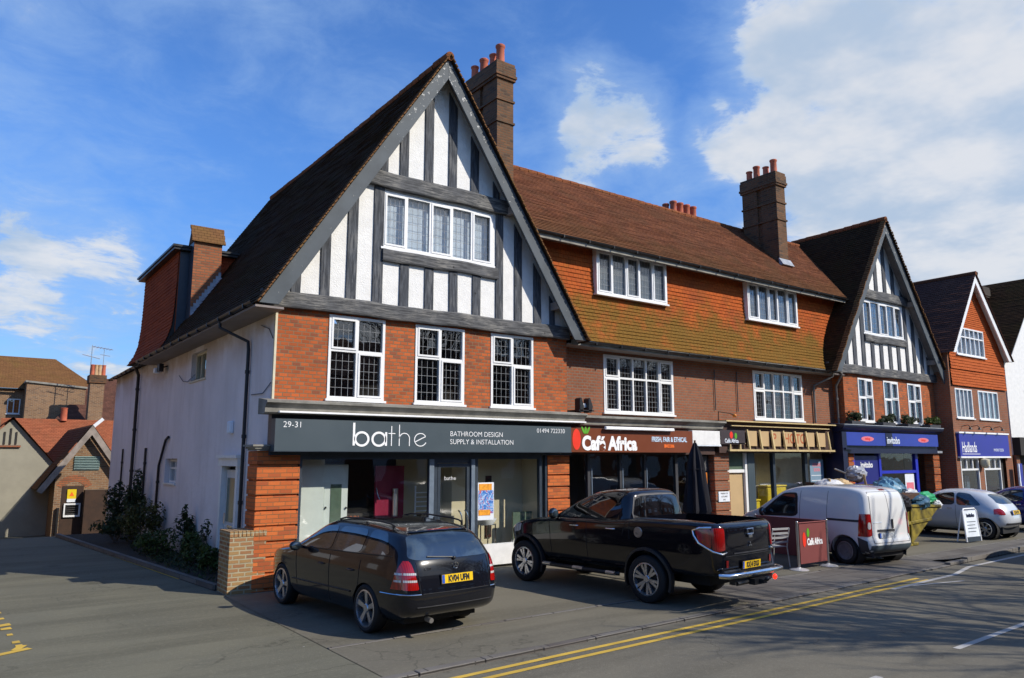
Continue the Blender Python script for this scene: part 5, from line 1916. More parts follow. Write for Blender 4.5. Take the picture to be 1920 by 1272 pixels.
m.box(31.02, HY - .13, 2.34, 35.53, HY, 2.399)
m.build('trim', 'letter_white', SG)
text('lettering', 'Hadlands', 'letter_white', SG, 31.22, HY - .101, 2.56, 0.40, sx=0.60, off=0.004)
text('lettering', '01494 722 526' if False else 'PHONE 722526', 'curtain_pale', SG, 34.0, HY - .101, 2.60, 0.11, sx=0.9)
MB().box(31.22, HY - .104, 2.48, 32.75, HY - .1, 2.50).build('rule', 'letter_white', SG)
t = thing('hanging_lantern', 'cream lantern on the brick pier between the shop windows under the violet sign', 'lantern', (32.97, 13.4, 2.0))
MB().lathe([(.04, .32), (.17, .28), (.18, .1), (.12, 0), (.05, -.06)], (32.97, HY - .14, 2.0), 14).build('body', 'cream_paint', t, smooth=True)
MB().box(32.93, HY - .06, 2.1, 33.01, HY, 2.3).build('bracket', 'plastic_black', t)
for (x, y0, c, lb) in ((31.9, 14.3, 'pink', 'pink display stand in the left shop window under the violet sign'), (33.8, 14.3, 'poster_blue', 'blue display stand in the right shop window under the violet sign')):
    t = thing('display_stand', lb, 'display stand', (x, y0, 0))
    MB().box(x - .3, y0, 0, x + .2, y0 + .3, 0.9).build('base', 'poster_white', t)
    MB().box(x - .25, y0 + .1, 0.9, x + .15, y0 + .2, 1.6).build('board', c, t)
t = thing('blue_banner', 'tall narrow blue and white banner on the pier at the far end of the row', 'banner', (36.3, 13.2, 0))
MB().box(35.75, 13.2, 0.4, 36.1, 13.24, 2.1).build('cloth', 'violet_sign', t)
MB().box(35.72, 13.19, 0.5, 35.80, 13.25, 2.1).build('edge', 'curtain_pale', t)
MB().tube([(35.92, 13.25, 0), (35.92, 13.25, 2.1)], .02).build('pole', 'steel', t)
MB().box(35.75, 13.05, 0, 36.1, 13.45, .04).build('foot', 'plastic_black', t)

# ------------------------------------------------------------------ white house at the right edge
WH = thing('white_house', 'white rendered gabled house with dark roof at the far right end of the row', 'building', (40, 13.6, 0))
m = MB()
m.wall(36.4, 44, 3.2, 6.8, 13.6, [(38.2, 39.6, 4.0, 5.3), (41, 42.4, 4.0, 5.3)], .1)
m.face([(36.6, 13.6, 6.8), (44, 13.6, 6.8), (40.4, 13.6, 10.6)])
m.quad((36.4, 24, 0), (36.4, 13.6, 0), (36.4, 13.6, 6.8), (36.4, 24, 6.8))
m.build('rendered_wall', 'white_paint', WH, fixn=False)
for a in (38.2, 41):
    window(WH, a, a + 1.4, 4.0, 5.3, 13.6, cols=3, curtain='curtain_grey')
m = MB()
tile_slope(m, (36.2, 24, 6.5), (36.2, 13.3, 6.5), (40.4, 24, 10.75), (40.4, 13.3, 10.75), course=.11, seed=95)
tile_slope(m, (44.6, 13.3, 6.5), (44.6, 24, 6.5), (40.4, 13.3, 10.75), (40.4, 24, 10.75), course=.11, seed=96)
m.build('roof', 'tile_dark', WH, fixn=False)
MB().box(36.5, 13.75, 0, 44, 13.8, 3.2).build('dark_shopfront', 'room_dark', WH)
MB().box(36.4, 13.3, 2.45, 44, 13.6, 3.2).build('fascia', 'room_dark', WH)
MB().box(36.4, 13.5, 0, 36.75, 13.75, 2.45).build('shop_pier', 'brick_mid', WH)
pipe(WH, [(36.33, 13.7, 6.5), (36.33, 13.7, 3.6)], .05)
MB().prism([(40.4, 10.68), (36.2, 6.4), (36.45, 6.4), (40.4, 10.35)], 'y', 13.32, 13.36).build('bargeboard', 'white_paint', WH)
stack(WH, 38.6, 39.7, 15.2, 16.8, 7.6, 10.45, [(38.85, 15.6, .7, .13, 'stack_dark'), (39.35, 15.6, .8, .13, 'stack_dark')], mat='stack_dark')

# ------------------------------------------------------------------ yard buildings beyond the alley (left)
SH_ = thing('brick_shed', 'small gabled brick outhouse with green louvre at the end of the alley', 'outbuilding', (4.5, 36, -.87))
SY = 36.0
m = MB()
m.face([(3.47, SY, -.9), (5.95, SY, -.9), (5.95, SY, 1.70), (4.60, SY, 3.49), (3.47, SY, 1.9)])
m.quad((3.47, 44, -.9), (3.47, SY, -.9), (3.47, SY, 1.9), (3.47, 44, 1.9))
m.build('brick_wall', 'brick_back', SH_, fixn=False)
m = MB()
tile_slope(m, (2.80, 44, 1.09), (2.80, SY - .3, 1.09), (4.60, 44, 3.70), (4.60, SY - .3, 3.70), course=.13, seed=31)
tile_slope(m, (6.15, SY - .3, 1.49), (6.15, 44, 1.49), (4.60, SY - .3, 3.70), (4.60, 44, 3.70), course=.13, seed=32)
m.build('roof', 'tile_main', SH_, fixn=False)
MB().prism([(2.82, 1.04), (3.01, .93), (4.60, 3.28), (4.60, 3.67)], 'y', SY - .37, SY - .30).build('bargeboard', 'barge_weathered', SH_)
MB().prism([(6.0, 1.65), (5.79, 1.57), (4.60, 3.28), (4.60, 3.67)], 'y', SY - .3695, SY - .2995).build('bargeboard', 'barge_weathered', SH_)
m = MB()
m.box(4.08, SY - .04, 1.84, 5.01, SY - .01, 2.40)
for i in range(8):
    m.bar((4.08, SY - .06, 1.89 + i * .067), (5.01, SY - .06, 1.89 + i * .067), .06, .016, up=(0, .6, 1))
m.build('louvre', 'louvre', SH_)
m = MB()
ringarc(m, 4.16, .93, .58, .26, 25, 155, SY - .005)
m.build('brick_arch', 'brick_dormer', SH_)
MB().box(3.73, SY - .015, -.85, 4.51, SY + .01, 1.2).build('doorway', 'timber_cladding', SH_)
MB().box(4.51, SY - .5, -.9, 6.0, SY - .1, 1.04).build('side_cladding', 'timber_cladding', SH_)
pipe(SH_, [(3.63, SY - .1, .35), (3.63, SY - .1, -.75)], .06, 'gutter_black')
t = thing('warning_sign', 'yellow warning sign on the outhouse door', 'sign', (4.09, SY, .8))
MB().box(3.93, SY - .06, .69, 4.25, SY - .045, 1.07).build('plate', 'sign_yellow', t)
MB().box(3.93, SY - .0595, .56, 4.25, SY - .0455, .689).build('plate_foot', 'poster_white', t)
m = MB()
m.prism([(4.0, .80), (4.18, .80), (4.09, .98)], 'y', SY - .066, SY - .06)
m.build('triangle', 'orange_vivid', t)
t = thing('wall_vent', 'white framed louvred vent below the yellow warning sign', 'vent', (4.13, SY, 0))
m = MB()
for q in ((3.84, 3.89, -.03, .51), (4.37, 4.43, -.03, .51), (3.89, 4.37, .45, .51), (3.89, 4.37, -.03, .04)):
    m.box(q[0], SY - .1, q[2], q[1], SY - .02, q[3])
m.build('frame', 'white_frame', t)
m = MB()
for i in range(5):
    m.bar((3.89, SY - .06, .08 + i * .08), (4.37, SY - .06, .08 + i * .08), .06, .013, up=(0, .6, 1))
m.build('slats', 'room_grey', t)
GR = thing('rendered_outhouse', 'grey rendered gabled outhouse with three narrow slits left of the brick outhouse', 'outbuilding', (0.7, 38, -.88))
GY = 38.0
m = MB()
m.face([(-2, GY, -.95), (3.9, GY, -.95), (3.9, GY, 1.7), (1.93, GY, 3.93), (-2, GY, -.3)])
m.build('rendered_wall', 'render_grey', GR, fixn=False)
m = MB()
for x in (1.70, 1.91, 2.11):
    m.box(x - .032, GY - .04, 2.90, x + .032, GY + .01, 3.41 + (.15 if x == 1.91 else 0))
m.build('slit', 'room_dark', GR)
MB().box(1.55, GY - .09, 2.78, 2.29, GY, 2.86).build('sill', 'brick_mid', GR)
m = MB()
tile_slope(m, (4.0, GY - .2, 1.6), (4.0, 46, 1.6), (1.93, GY - .2, 4.03), (1.93, 46, 4.03), course=.13, seed=35)
tile_slope(m, (-2.1, 46, -.4), (-2.1, GY - .2, -.4), (1.93, 46, 4.03), (1.93, GY - .2, 4.03), course=.13, seed=36)
m.build('roof', 'tile_orange', GR, fixn=False)
OR = thing('orange_roof_house', 'low building with bright orange tiled roof behind the brick outhouse', 'building', (6, 49, -.9))
m = MB()
tile_slope(m, (2.0, 47.9, 2.60), (12, 47.9, 2.60), (2.0, 50.2, 4.49), (12, 50.2, 4.49), course=.13, seed=37)
m.build('roof', 'tile_orange', OR, fixn=False)
MB().box(2.0, 48.3, -.95, 12, 51, 2.67).build('brick_wall', 'brick_back', OR)
MB().lathe([(.17, 0), (.16, .66), (.19, .72), (.15, .74)], (4.95, 50.0, 4.4), 14).build('chimney_pot', 'pot_clay', OR, smooth=True)
BK = thing('brick_block', 'tall brown-roofed brick building with a sunlit yellow brick wall far behind the alley', 'building', (3, 54, -.9))
MB().prism([(3.27, -.95), (6.41, -.95), (6.41, 6.59), (3.27, 6.83)], 'y', 54, 62).build('brick_wing', 'brick_back', BK)
MB().prism([(3.19, 6.83), (6.48, 6.59), (6.48, 6.70), (3.19, 6.94)], 'y', 53.9, 62).build('coping', 'stone_cornice', BK)
m = MB()
m.wall(-16, 3.27, -.95, 6.52, 55.3, [(2.43, 3.10, 4.97, 5.88), (1.35, 2.03, 4.97, 5.88)], .1)
m.build('brick_wall', 'brick_back', BK, fixn=False)
for a in (2.43, 1.35):
    window(BK, a, a + .67, 4.97, 5.88, 55.3, cols=2, lead=(2, [4]), curtain='orange_door' if a > 2 else 'curtain_grey')
m = MB()
tile_slope(m, (-16, 55.1, 6.52), (7.56, 55.1, 6.52), (-16, 57.2, 8.68), (4.89, 57.2, 8.68), course=.14, seed=41)
tile_slope(m, (7.56, 55.1, 6.52), (7.56, 70, 6.52), (4.89, 57.2, 8.68), (4.89, 68, 8.68), course=.14, seed=42)
m.build('roof', 'tile_back', BK, fixn=False)
gutter_run(BK, (-16, 55.0, 6.49), (3.2, 55.0, 6.49), .08)
RB = thing('brown_roof_house', 'steep brown roofed building behind the tall chimney stack with aerial', 'building', (8, 55, -.9))
m = MB()
tile_slope(m, (4.05, 52.1, 3.68), (12, 52.1, 3.68), (7.1, 55.9, 7.46), (12, 55.9, 7.46), course=.14, seed=44)
m.build('roof', 'tile_brown', RB, fixn=False)
MB().box(4.45, 52.5, -.95, 12, 56, 3.75).build('brick_wall', 'brick_back', RB)
CS = thing('chimney_stack', 'tall brick chimney stack with pale pots standing above the outhouse roof', 'chimney', (6.7, 52, -.9))
MB().box(6.29, 51.2, -.95, 7.05, 52.1, 7.07).build('shaft', 'brick_back', CS)
cp = MB().box(6.21, 51.12, 6.75, 7.13, 52.2, 7.23).build('cap', 'brick_stack', CS)
for i, (x, mt) in enumerate(((6.37, 'pot_clay'), (6.56, 'pot_pale'), (6.75, 'pot_pale'), (6.97, 'pot_clay'))):
    MB().lathe([(.115, 0), (.10, .56), (.12, .62), (.095, .64)], (x, 51.4, 7.23), 12).build('chimney_pot', mt, cp, smooth=True)
t = thing('roof_aerial', 'thin television aerials on the chimney stack beyond the alley', 'aerial', (6.4, 51.6, 7.2))
m = MB()
m.tube([(6.29, 51.7, 7.1), (6.29, 51.7, 9.08)], .025, 5)
m.tube([(6.29, 51.7, 9.0), (7.4, 51.5, 8.85)], .018, 5)
m.tube([(5.8, 51.7, 8.47), (6.75, 51.7, 8.27)], .018, 5)
for i in range(6):
    m.tube([(6.41 + i * .175, 51.3, 8.99 - i * .024), (6.41 + i * .175, 52.05, 8.99 - i * .024)], .014, 4)
m.tube([(6.95, 51.7, 7.1), (6.95, 51.7, 8.88)], .018, 5)
m.tube([(6.75, 51.7, 8.54), (7.29, 51.7, 8.47)], .014, 5)
m.build('rods', 'steel', t)
t = thing('ridge_finial', 'white tilted board sticking up from the outhouse roof', 'board', (4.8, 36.2, 3.6))
MB().bar((4.69, 36.2, 3.63), (5.04, 36.2, 3.97), .13, .07, up=(0, 1, 0)).build('board', 'poster_white', t)

# ------------------------------------------------------------------ houses across the road (they stand behind the camera; the windows mirror them)
for i, (x0, x1, h, c) in enumerate(((-26, -8, 7.2, 'brick_mid'), (-6, 12, 7.8, 'brick_red'), (13, 34, 7.2, 'brick_mid'), (36, 60, 7.4, 'brick_red'))):
    t = thing('terrace_house', ('brick terrace across the road, ' + ('behind the alley mouth', 'opposite the corner house', 'opposite the middle building', 'at the far end')[i]), 'building', ((x0 + x1) / 2, -13, 0), 0, 'houses across the road')
    hs = [(x0 + 1 + 3 * k, x0 + 2.4 + 3 * k, z, z + 1.5) for k in range(int((x1 - x0 - 1) / 3)) for z in (0.9, 3.8)]
    m = MB()
    m.box(x0, -19, -.05, x1, -13, h)
    m.build('brick_wall', c, t)
    m = MB()
    for q in hs:
        m.box(q[0], -13.0, q[2], q[1], -12.96, q[3])
    m.build('window', 'white_frame', t)
    m = MB()
    tile_slope(m, (x1 + .3, -12.6, h - .1), (x0 - .3, -12.6, h - .1), (x1 + .3, -16, h + 2.4), (x0 - .3, -16, h + 2.4), course=.3, seed=i)
    m.build('roof', 'tile_brown', t, fixn=False)

# house block added beyond the frame; cuts sky light on the white side wall
t = thing('alley_shade_block', 'unseen brick house block added left of the alley to shade the white side wall', 'building', (-7, 22, 0))
m = MB()
m.box(-13, 16.5, -.9, -3.2, 40, 7.6)
m.build('brick_wall', 'brick_back', t)
m = MB()
tile_slope(m, (-2.9, 40, 7.5), (-2.9, 16.3, 7.5), (-8, 40, 11.5), (-8, 16.3, 11.5), course=.3, seed=5)
tile_slope(m, (-13.3, 16.3, 7.5), (-13.3, 40, 7.5), (-8, 16.3, 11.5), (-8, 40, 11.5), course=.3, seed=6)
m.face([(-13, 16.5, 7.6), (-3.2, 16.5, 7.6), (-8, 16.5, 11.4)])
m.build('roof', 'tile_brown', t, fixn=False)
m = MB()
for y in (19, 23, 27, 31):
    for z in (1.0, 4.4):
        m.box(-3.2, y, z, -3.15, y + 1.2, z + 1.5)
m.build('window', 'white_frame', t)
# ------------------------------------------------------------------ vehicles


def lin(pts):
    def f(t):
        if t <= pts[0][0]:
            return pts[0][1]
        for (a, b), (c, d) in zip(pts, pts[1:]):
            if t <= c:
                return b + (d - b) * (t - a) / (c - a)
        return pts[-1][1]
    return f


def sm(pts, d=0.08):
    f = lin(pts)
    return lambda t: sum(f(t + d * k / 4) * w for k, w in zip(range(-4, 5), (1, 2, 3, 4, 5, 4, 3, 2, 1))) / 25.0


class Shell:
    def __init__(s, y0, y1, zt, zb, yr, yf, hw, taper, n=9, crown=0.03, bow=0.06, fbow=0.10):
        s.y0, s.y1, s.zt, s.zb, s.yr, s.yf, s.hw, s.tp, s.n = y0, y1, zt, zb, yr, yf, hw, taper, n
        s.crown, s.bow, s.fbow = crown, bow, fbow

    def pos(s, a, b, c):
        yn = s.y0 + (b + 1) / 2 * (s.y1 - s.y0)
        zb, zt = s.zb(yn), s.zt(yn)
        z = zb + (c + 1) / 2 * (zt - zb)
        ya, yb = s.yr(z), s.yf(z)
        y = ya + (b + 1) / 2 * (yb - ya)
        y += s.bow * a * a * max(0, -b) ** 6 - s.fbow * a * a * max(0, b) ** 6
        x = a * s.hw(z) * s.tp(yn)
        z += s.crown * (1 - a * a) * max(0, c) ** 5
        return Vector((x, y, z))

    def bc(s, y, z):
        ya, yb = s.yr(z), s.yf(z)
        b = (y - ya) / (yb - ya) * 2 - 1
        yn = s.y0 + (b + 1) / 2 * (s.y1 - s.y0)
        c = (z - s.zb(yn)) / (s.zt(yn) - s.zb(yn)) * 2 - 1
        return b, c

    def side(s, y, z, sd, off=0.0):
        b, c = s.bc(y, z)
        k = abs(b) ** s.n + abs(c) ** s.n
        a = max(0.02, 1 - min(k, 0.98)) ** (1 / s.n)
        p = s.pos(a * sd, b, c)
        p.x += off * sd
        return p

    def rear(s, u, z, off=0.0, front=False):
        sg = 1 if front else -1
        b = sg * 0.97
        for _ in range(4):
            yn = s.y0 + (b + 1) / 2 * (s.y1 - s.y0)
            c = (z - s.zb(yn)) / (s.zt(yn) - s.zb(yn)) * 2 - 1
            a = u / (s.hw(z) * s.tp(yn))
            k = min(0.98, abs(a) ** s.n + abs(c) ** s.n)
            b = sg * (1 - k) ** (1 / s.n)
        p = s.pos(a, b, c)
        p.y += off * sg
        return p

    def top(s, x, yn, off=0.0):
        b = (yn - s.y0) / (s.y1 - s.y0) * 2 - 1
        c = 1.0
        for _ in range(3):
            z = s.zb(yn) + (c + 1) / 2 * (s.zt(yn) - s.zb(yn))
            a = x / (s.hw(z) * s.tp(yn))
            k = min(0.98, abs(a) ** s.n + abs(b) ** s.n)
            c = (1 - k) ** (1 / s.n)
        p = s.pos(a, b, c)
        p.z += off
        return p

    def mesh(s, NB=72, NA=18, NC=26):
        m = MB()
        n = s.n

        def dist(t, e=1.7):
            t = t * 2 - 1
            return math.copysign(1 - (1 - abs(t)) ** e, t)

        def P(a, b, c):
            k = (abs(a) ** n + abs(b) ** n + abs(c) ** n) ** (1 / n)
            return s.pos(a / k, b / k, c / k)
        lin_b = lambda t: 0.45 * (t * 2 - 1) + 0.55 * dist(t)
        for sg in (-1, 1):
            m.grid(lambda u, v: P(sg, lin_b(u), dist(v)), NB, NC)
            m.grid(lambda u, v: P(dist(v), lin_b(u), sg), NB, NA)
            m.grid(lambda u, v: P(dist(u), sg, dist(v)), NA, NC)
        return m


def shell_obj(name, sh, mat, root, cuts=(), box=None, sharp=38):
    """cuts = wheel arches (y, z, radius, inner x)"""
    o = sh.mesh().build(name, mat, None, smooth=False, merge=0.0006)
    if cuts or box:
        c = MB()
        for (y, z, r, xi) in cuts:
            for sd in (-1, 1):
                c.lathe([(r, xi * sd), (r, 1.3 * sd)] if sd > 0 else [(r, 1.3 * sd), (r, xi * sd)], (0, y, z), 48, 'x')
        if box:
            c.box(*box)
        co = c.build('cutter', mat, None)
        md = o.modifiers.new('b', 'BOOLEAN')
        md.operation = 'DIFFERENCE'
        md.solver = 'EXACT'
        md.object = co
        dg = bpy.context.evaluated_depsgraph_get()
        me = bpy.data.meshes.new_from_object(o.evaluated_get(dg))
        o.modifiers.clear()
        o.data = me
        bpy.data.objects.remove(co)
    for p in o.data.polygons:
        p.use_smooth = True
    o.data.set_sharp_from_angle(angle=R(sharp))
    o.parent = root
    return o


def quadpatch(fn, LL, LR, UR, UL, nu=14, nv=8, bulge=0.0, rnd=0.10):
    """bilinear patch with softly rounded corners, laid on a surface by fn(p, q)"""
    m = MB()

    def g(s_, t):
        # pull the parameter square into a rounded one
        a, b = s_ * 2 - 1, t * 2 - 1
        k = rnd
        a2 = a * (1 - k * b ** 8 * abs(a) ** 3)
        b2 = b * (1 - k * a ** 8 * abs(b) ** 3)
        s2, t2 = (a2 + 1) / 2, (b2 + 1) / 2
        p = (LL[0] * (1 - s2) + LR[0] * s2) * (1 - t2) + (UL[0] * (1 - s2) + UR[0] * s2) * t2
        q = (LL[1] * (1 - s2) + LR[1] * s2) * (1 - t2) + (UL[1] * (1 - s2) + UR[1] * s2) * t2
        q += bulge * 4 * s2 * (1 - s2) * t2
        return fn(p, q)
    m.grid(g, nu, nv)
    return m


def make_wheel(root, r, w, rr, style, rim_mat='alloy'):
    wh = bpy.data.objects.new('wheel', None)
    wh.empty_display_size = .1
    COL.objects.link(wh)
    wh.parent = root
    h = w / 2
    m = MB()
    m.lathe([(rr, -h + .012), (rr + .012, -h), (r - .035, -h - .004), (r - .012, -h + .012), (r, -h + .035), (r, h - .035), (r - .012, h - .012), (r - .035, h), (rr, h - .01)], (0, 0, 0), 40, 'x', closed=True)
    m.build('tyre', 'rubber', wh, smooth=True, world=False)
    m = MB()
    m.lathe([(rr + .004, -h + .006), (rr - .016, -h + .002), (rr - .022, -h + .03), (rr - .028, h - .03), (rr + .002, h - .02)], (0, 0, 0), 40, 'x', cap=False)
    N = {'five': 5, 'six': 6, 'twin': 7}.get(style, 0)
    xo = -h + .02
    if N:
        for k in range(N):
            a = 2 * PI * k / N + .3
            for da in ((-0.11, 0.11) if style == 'six' else (0,)):
                wi, wo = ((.052, .075) if style == 'five' else (.034, .05))
                d0 = Vector((0, math.cos(a), math.sin(a)))
                d1 = Vector((0, math.cos(a + da * 1.6), math.sin(a + da * 1.6)))
                sdv = Vector((0, -math.sin(a), math.cos(a)))
                p0, p1 = d0 * .04, d1 * (rr - .012)
                pts0 = [p0 - sdv * wi / 2, p0 + sdv * wi / 2]
                pts1 = [p1 - sdv * wo / 2, p1 + sdv * wo / 2]
                X = Vector((1, 0, 0))
                q = [pts0[0] + X * (xo + .012), pts0[1] + X * (xo + .012), pts1[1] + X * xo, pts1[0] + X * xo]
                q2 = [v + X * .05 for v in q]
                v = [m.bm.verts.new(p) for p in q + q2]
                for f in ((0, 1, 2, 3), (7, 6, 5, 4), (0, 4, 5, 1), (1, 5, 6, 2), (2, 6, 7, 3), (3, 7, 4, 0)):
                    m.bm.faces.new([v[i] for i in f])
        m.lathe([(.001, xo - .004), (.05, xo - .004), (.062, xo + .006), (.062, xo + .05)], (0, 0, 0), 20, 'x')
    else:
        m.lathe([(.001, xo + .0), (.05, xo), (.06, xo + .02), (.13, xo + .012), (rr - .03, xo + .004), (rr - .012, xo - .004), (rr, xo + .01)], (0, 0, 0), 40, 'x')
        for k in range(10):
            a = 2 * PI * k / 10
            d0 = Vector((xo + .002, .15 * math.cos(a), .15 * math.sin(a)))
            d1 = Vector((xo - .004, (rr - .03) * math.cos(a), (rr - .03) * math.sin(a)))
            m.bar(d0, d1, .03, .02, up=(1, 0, 0))
    m.build('rim', rim_mat, wh, smooth=True, world=False, sharp=30)
    m = MB()
    m.lathe([(.001, -h + .085), (rr - .03, -h + .085), (rr - .03, -h + .10), (.001, -h + .10)], (0, 0, 0), 30, 'x')
    m.build('brake_disc', 'plastic_black' if style != 'plain' else 'plastic_dark', wh, world=False)
    return wh


def put_wheels(root, spots, **kw):
    w0 = make_wheel(root, **kw)
    for i, (x, y, z) in enumerate(spots):
        w = w0 if i == 0 else copy_tree(w0, root)
        w.location = (x, y, z)
        w.rotation_euler = (hsh(i, y) * 2, 0, 0) if x < 0 else (hsh(i, y) * 2, 0, PI)


def plate(root, name, sh_or_pt, txt, mat='plate_yellow', w=0.52, h=0.112, blue=True, tilt=0.0, tcol='ink'):
    p = Vector(sh_or_pt)
    rt = Matrix.Translation(p) @ Matrix.Rotation(tilt, 4, 'X')
    m = MB()
    m.box(-w / 2 - .01, 0.004, -h / 2 - .01, w / 2 + .01, 0.015, h / 2 + .01)
    m.bm.transform(rt)
    o = m.build('plate_holder', 'plastic_black', root, world=False)
    m = MB()
    m.box(-w / 2, 0.0, -h / 2, w / 2, 0.004, h / 2)
    m.bm.transform(rt)
    o = m.build('number_plate', mat, root, world=False)
    if blue:
        m = MB()
        m.box(-w / 2 + .002, -0.001, -h / 2 + .002, -w / 2 + .045, 0.0, h / 2 - .002)
        m.bm.transform(rt)
        m.build('plate_band', 'plate_blue', o, world=False)
    text('plate_lettering', txt, tcol, o, 0, 0, 0, 0.078, align='CENTER', ext=.0008, off=.006, world=False,
         rot=rt @ Matrix.Translation((0.022 if blue else 0, -.0012, -.039)) @ Matrix.Rotation(R(90), 4, 'X') @ Matrix.Diagonal((.72, 1, 1, 1)))
    return o


def line_on(m, fn, pts, r=0.004, n=16):
    path = []
    for (a, b) in zip(pts, pts[1:]):
        for i in range(n):
            t = i / n
            path.append(fn(a[0] + (b[0] - a[0]) * t, a[1] + (b[1] - a[1]) * t))
    path.append(fn(*pts[-1]))
    m.tube(path, r, 5)


def mirror_pair(root, sh, y, z, mat, size=(.10, .07, .075)):
    for sd in (-1, 1):
        m = MB()
        p = sh.side(y, z, sd)
        c = p + Vector((sd * (.05 + size[0]), -.02, .06))
        m.ball(c, *size, 14, 10)
        m.bar(p + Vector((-.02 * sd, 0, .02)), c, .05, .04)
        o = m.build('door_mirror', mat, root, smooth=True, world=False)
        m = MB()
        m.ball(c + Vector((0, -size[1] * .75, 0)), size[0] * .82, size[1] * .35, size[2] * .78, 14, 8)
        m.build('mirror_glass', 'car_glass', o, smooth=True, world=False)


def handles(root, sh, ys, z, mat, ln=.17):
    for y in ys:
        for sd in (-1, 1):
            m = MB()
            m.tube([sh.side(y - ln / 2, z, sd, .004), sh.side(y - ln / 2 + .02, z, sd, .028), sh.side(y + ln / 2 - .02, z, sd, .028), sh.side(y + ln / 2, z, sd, .004)], .011, 8)
            m.build('door_handle', mat, root, smooth=True, world=False)


def underbody(root, y0, y1, z0, z1, w):
    m = MB()
    m.box(-w, y0, z0, w, y1, z1)
    m.build('underbody', 'rubber', root, world=False)


# ---- the estate
CAR = thing('estate_car', 'black estate car parked nose-in before the corner shop, yellow plate and red tail lamps', 'car', (5.65, 10.05, 0), R(4.6))
zt = sm([(-1.0, 1.37), (-.5, 1.415), (.3, 1.452), (1.0, 1.447), (1.45, 1.385), (2.38, 0.985), (2.9, .92), (3.4, .82), (3.58, .72)], .22)
E = Shell(-.99, 3.56, zt, sm([(-1, .26), (-.5, .19), (3.2, .18), (3.56, .24)], .2),
          sm([(.2, -.90), (.36, -.97), (.60, -1.0), (.68, -.975), (.80, -.955), (.98, -.90), (1.2, -.76), (1.40, -.60)], .06),
          lin([(.2, 3.50), (.5, 3.57), (.75, 3.54), (1.5, 3.5)]),
          sm([(.18, .80), (.35, .85), (.55, .868), (.72, .87), (.88, .862), (.98, .84), (1.15, .77), (1.36, .675), (1.48, .61)], .08),
          sm([(-1.0, .955), (-.55, .985), (0, 1.0), (2.6, 1.0), (3.1, .96), (3.56, .85)], .25), n=11, crown=.025, bow=.06)
shell_obj('body', E, 'paint_estate', CAR, cuts=((0, .315, .352, .60), (2.715, .315, .352, .60)))
underbody(CAR, -.6, 3.3, .17, .32, .60)
put_wheels(CAR, [(-.765, 0, .325), (-.765, 2.715, .325), (.765, 0, .325), (.765, 2.715, .325)], r=.325, w=.205, rr=.245, style='five')
for sd in (-1, 1):
    for q in (((1.10, 1.02), (2.06, .995), (1.56, 1.325), (1.12, 1.355)), ((.24, 1.045), (1.02, 1.022), (1.03, 1.358), (.24, 1.36)), ((-.50, 1.075), (.14, 1.05), (.15, 1.362), (-.26, 1.342))):
        quadpatch(lambda y, z: E.side(y, z, sd, .005), *q, bulge=.008).build('side_window', 'car_glass', CAR, smooth=True, world=False)
    m = MB()
    line_on(m, lambda y, z: E.side(y, z, sd, .004), [(-.56, 1.062), (1.05, 1.01), (2.12, .978)], .006)
    line_on(m, lambda y, z: E.side(y, z, sd, .006), [(.42, .50), (2.30, .47)], .013)
    m.build('side_strip', 'plastic_black', CAR, smooth=True, world=False)
    m = MB()
    for pts in ([(1.07, .28), (1.07, .96)], [(.20, .62), (.17, .96)], [(.36, .42), (.20, .62)], [(2.14, .40), (2.20, .96)]):
        line_on(m, lambda y, z: E.side(y, z, sd, .001), pts, .0045)
    m.build('door_gap', 'rubber', CAR, world=False)
    m = MB()
    rp = [(-.30, 1.425), (-.2, 1.458), (0, 1.475), (.6, 1.49), (1.1, 1.475), (1.28, 1.44)]
    m.tube([Vector((sd * (.60 - .02 * abs(y - .5)), y, z)) for y, z in rp], .013, 8)
    for y in (-.27, .45, 1.24):
        m.tube([Vector((sd * .595, y, 1.38)), Vector((sd * .595, y, 1.455))], .015, 6)
    m.build('roof_rail', 'plastic_black', CAR, smooth=True, world=False)
handles(CAR, E, (.42, 1.32), .80, 'paint_estate')
mirror_pair(CAR, E, 1.98, .95, 'paint_estate')
rw = lambda u, z: E.rear(u, z, .005)
quadpatch(rw, (-.70, 1.02), (.70, 1.02), (.58, 1.335), (-.58, 1.335), rnd=.10, nu=24, nv=12).build('rear_window', 'car_glass', CAR, smooth=True, world=False)
m = MB()
m.grid(lambda s_, t: E.rear((s_ - .5) * 1.02, 1.375 + .02 * t, .02 + .05 * t), 12, 2)
m.build('roof_spoiler', 'paint_estate', CAR, smooth=True, world=False)
m = MB()
m.grid(lambda s_, t: E.rear((s_ - .5) * .36, 1.352 + .014 * t, .03), 8, 1)
m.build('brake_light', 'lens_red', CAR, world=False)
m = MB()
m.tube([E.rear(-.02, 1.03, .012), E.rear(-.42, 1.06, .014)], .010, 6)
m.ball(E.rear(0, 1.02, .02), .03, .02, .022, 10, 6)
m.build('rear_wiper', 'plastic_black', CAR, smooth=True, world=False)
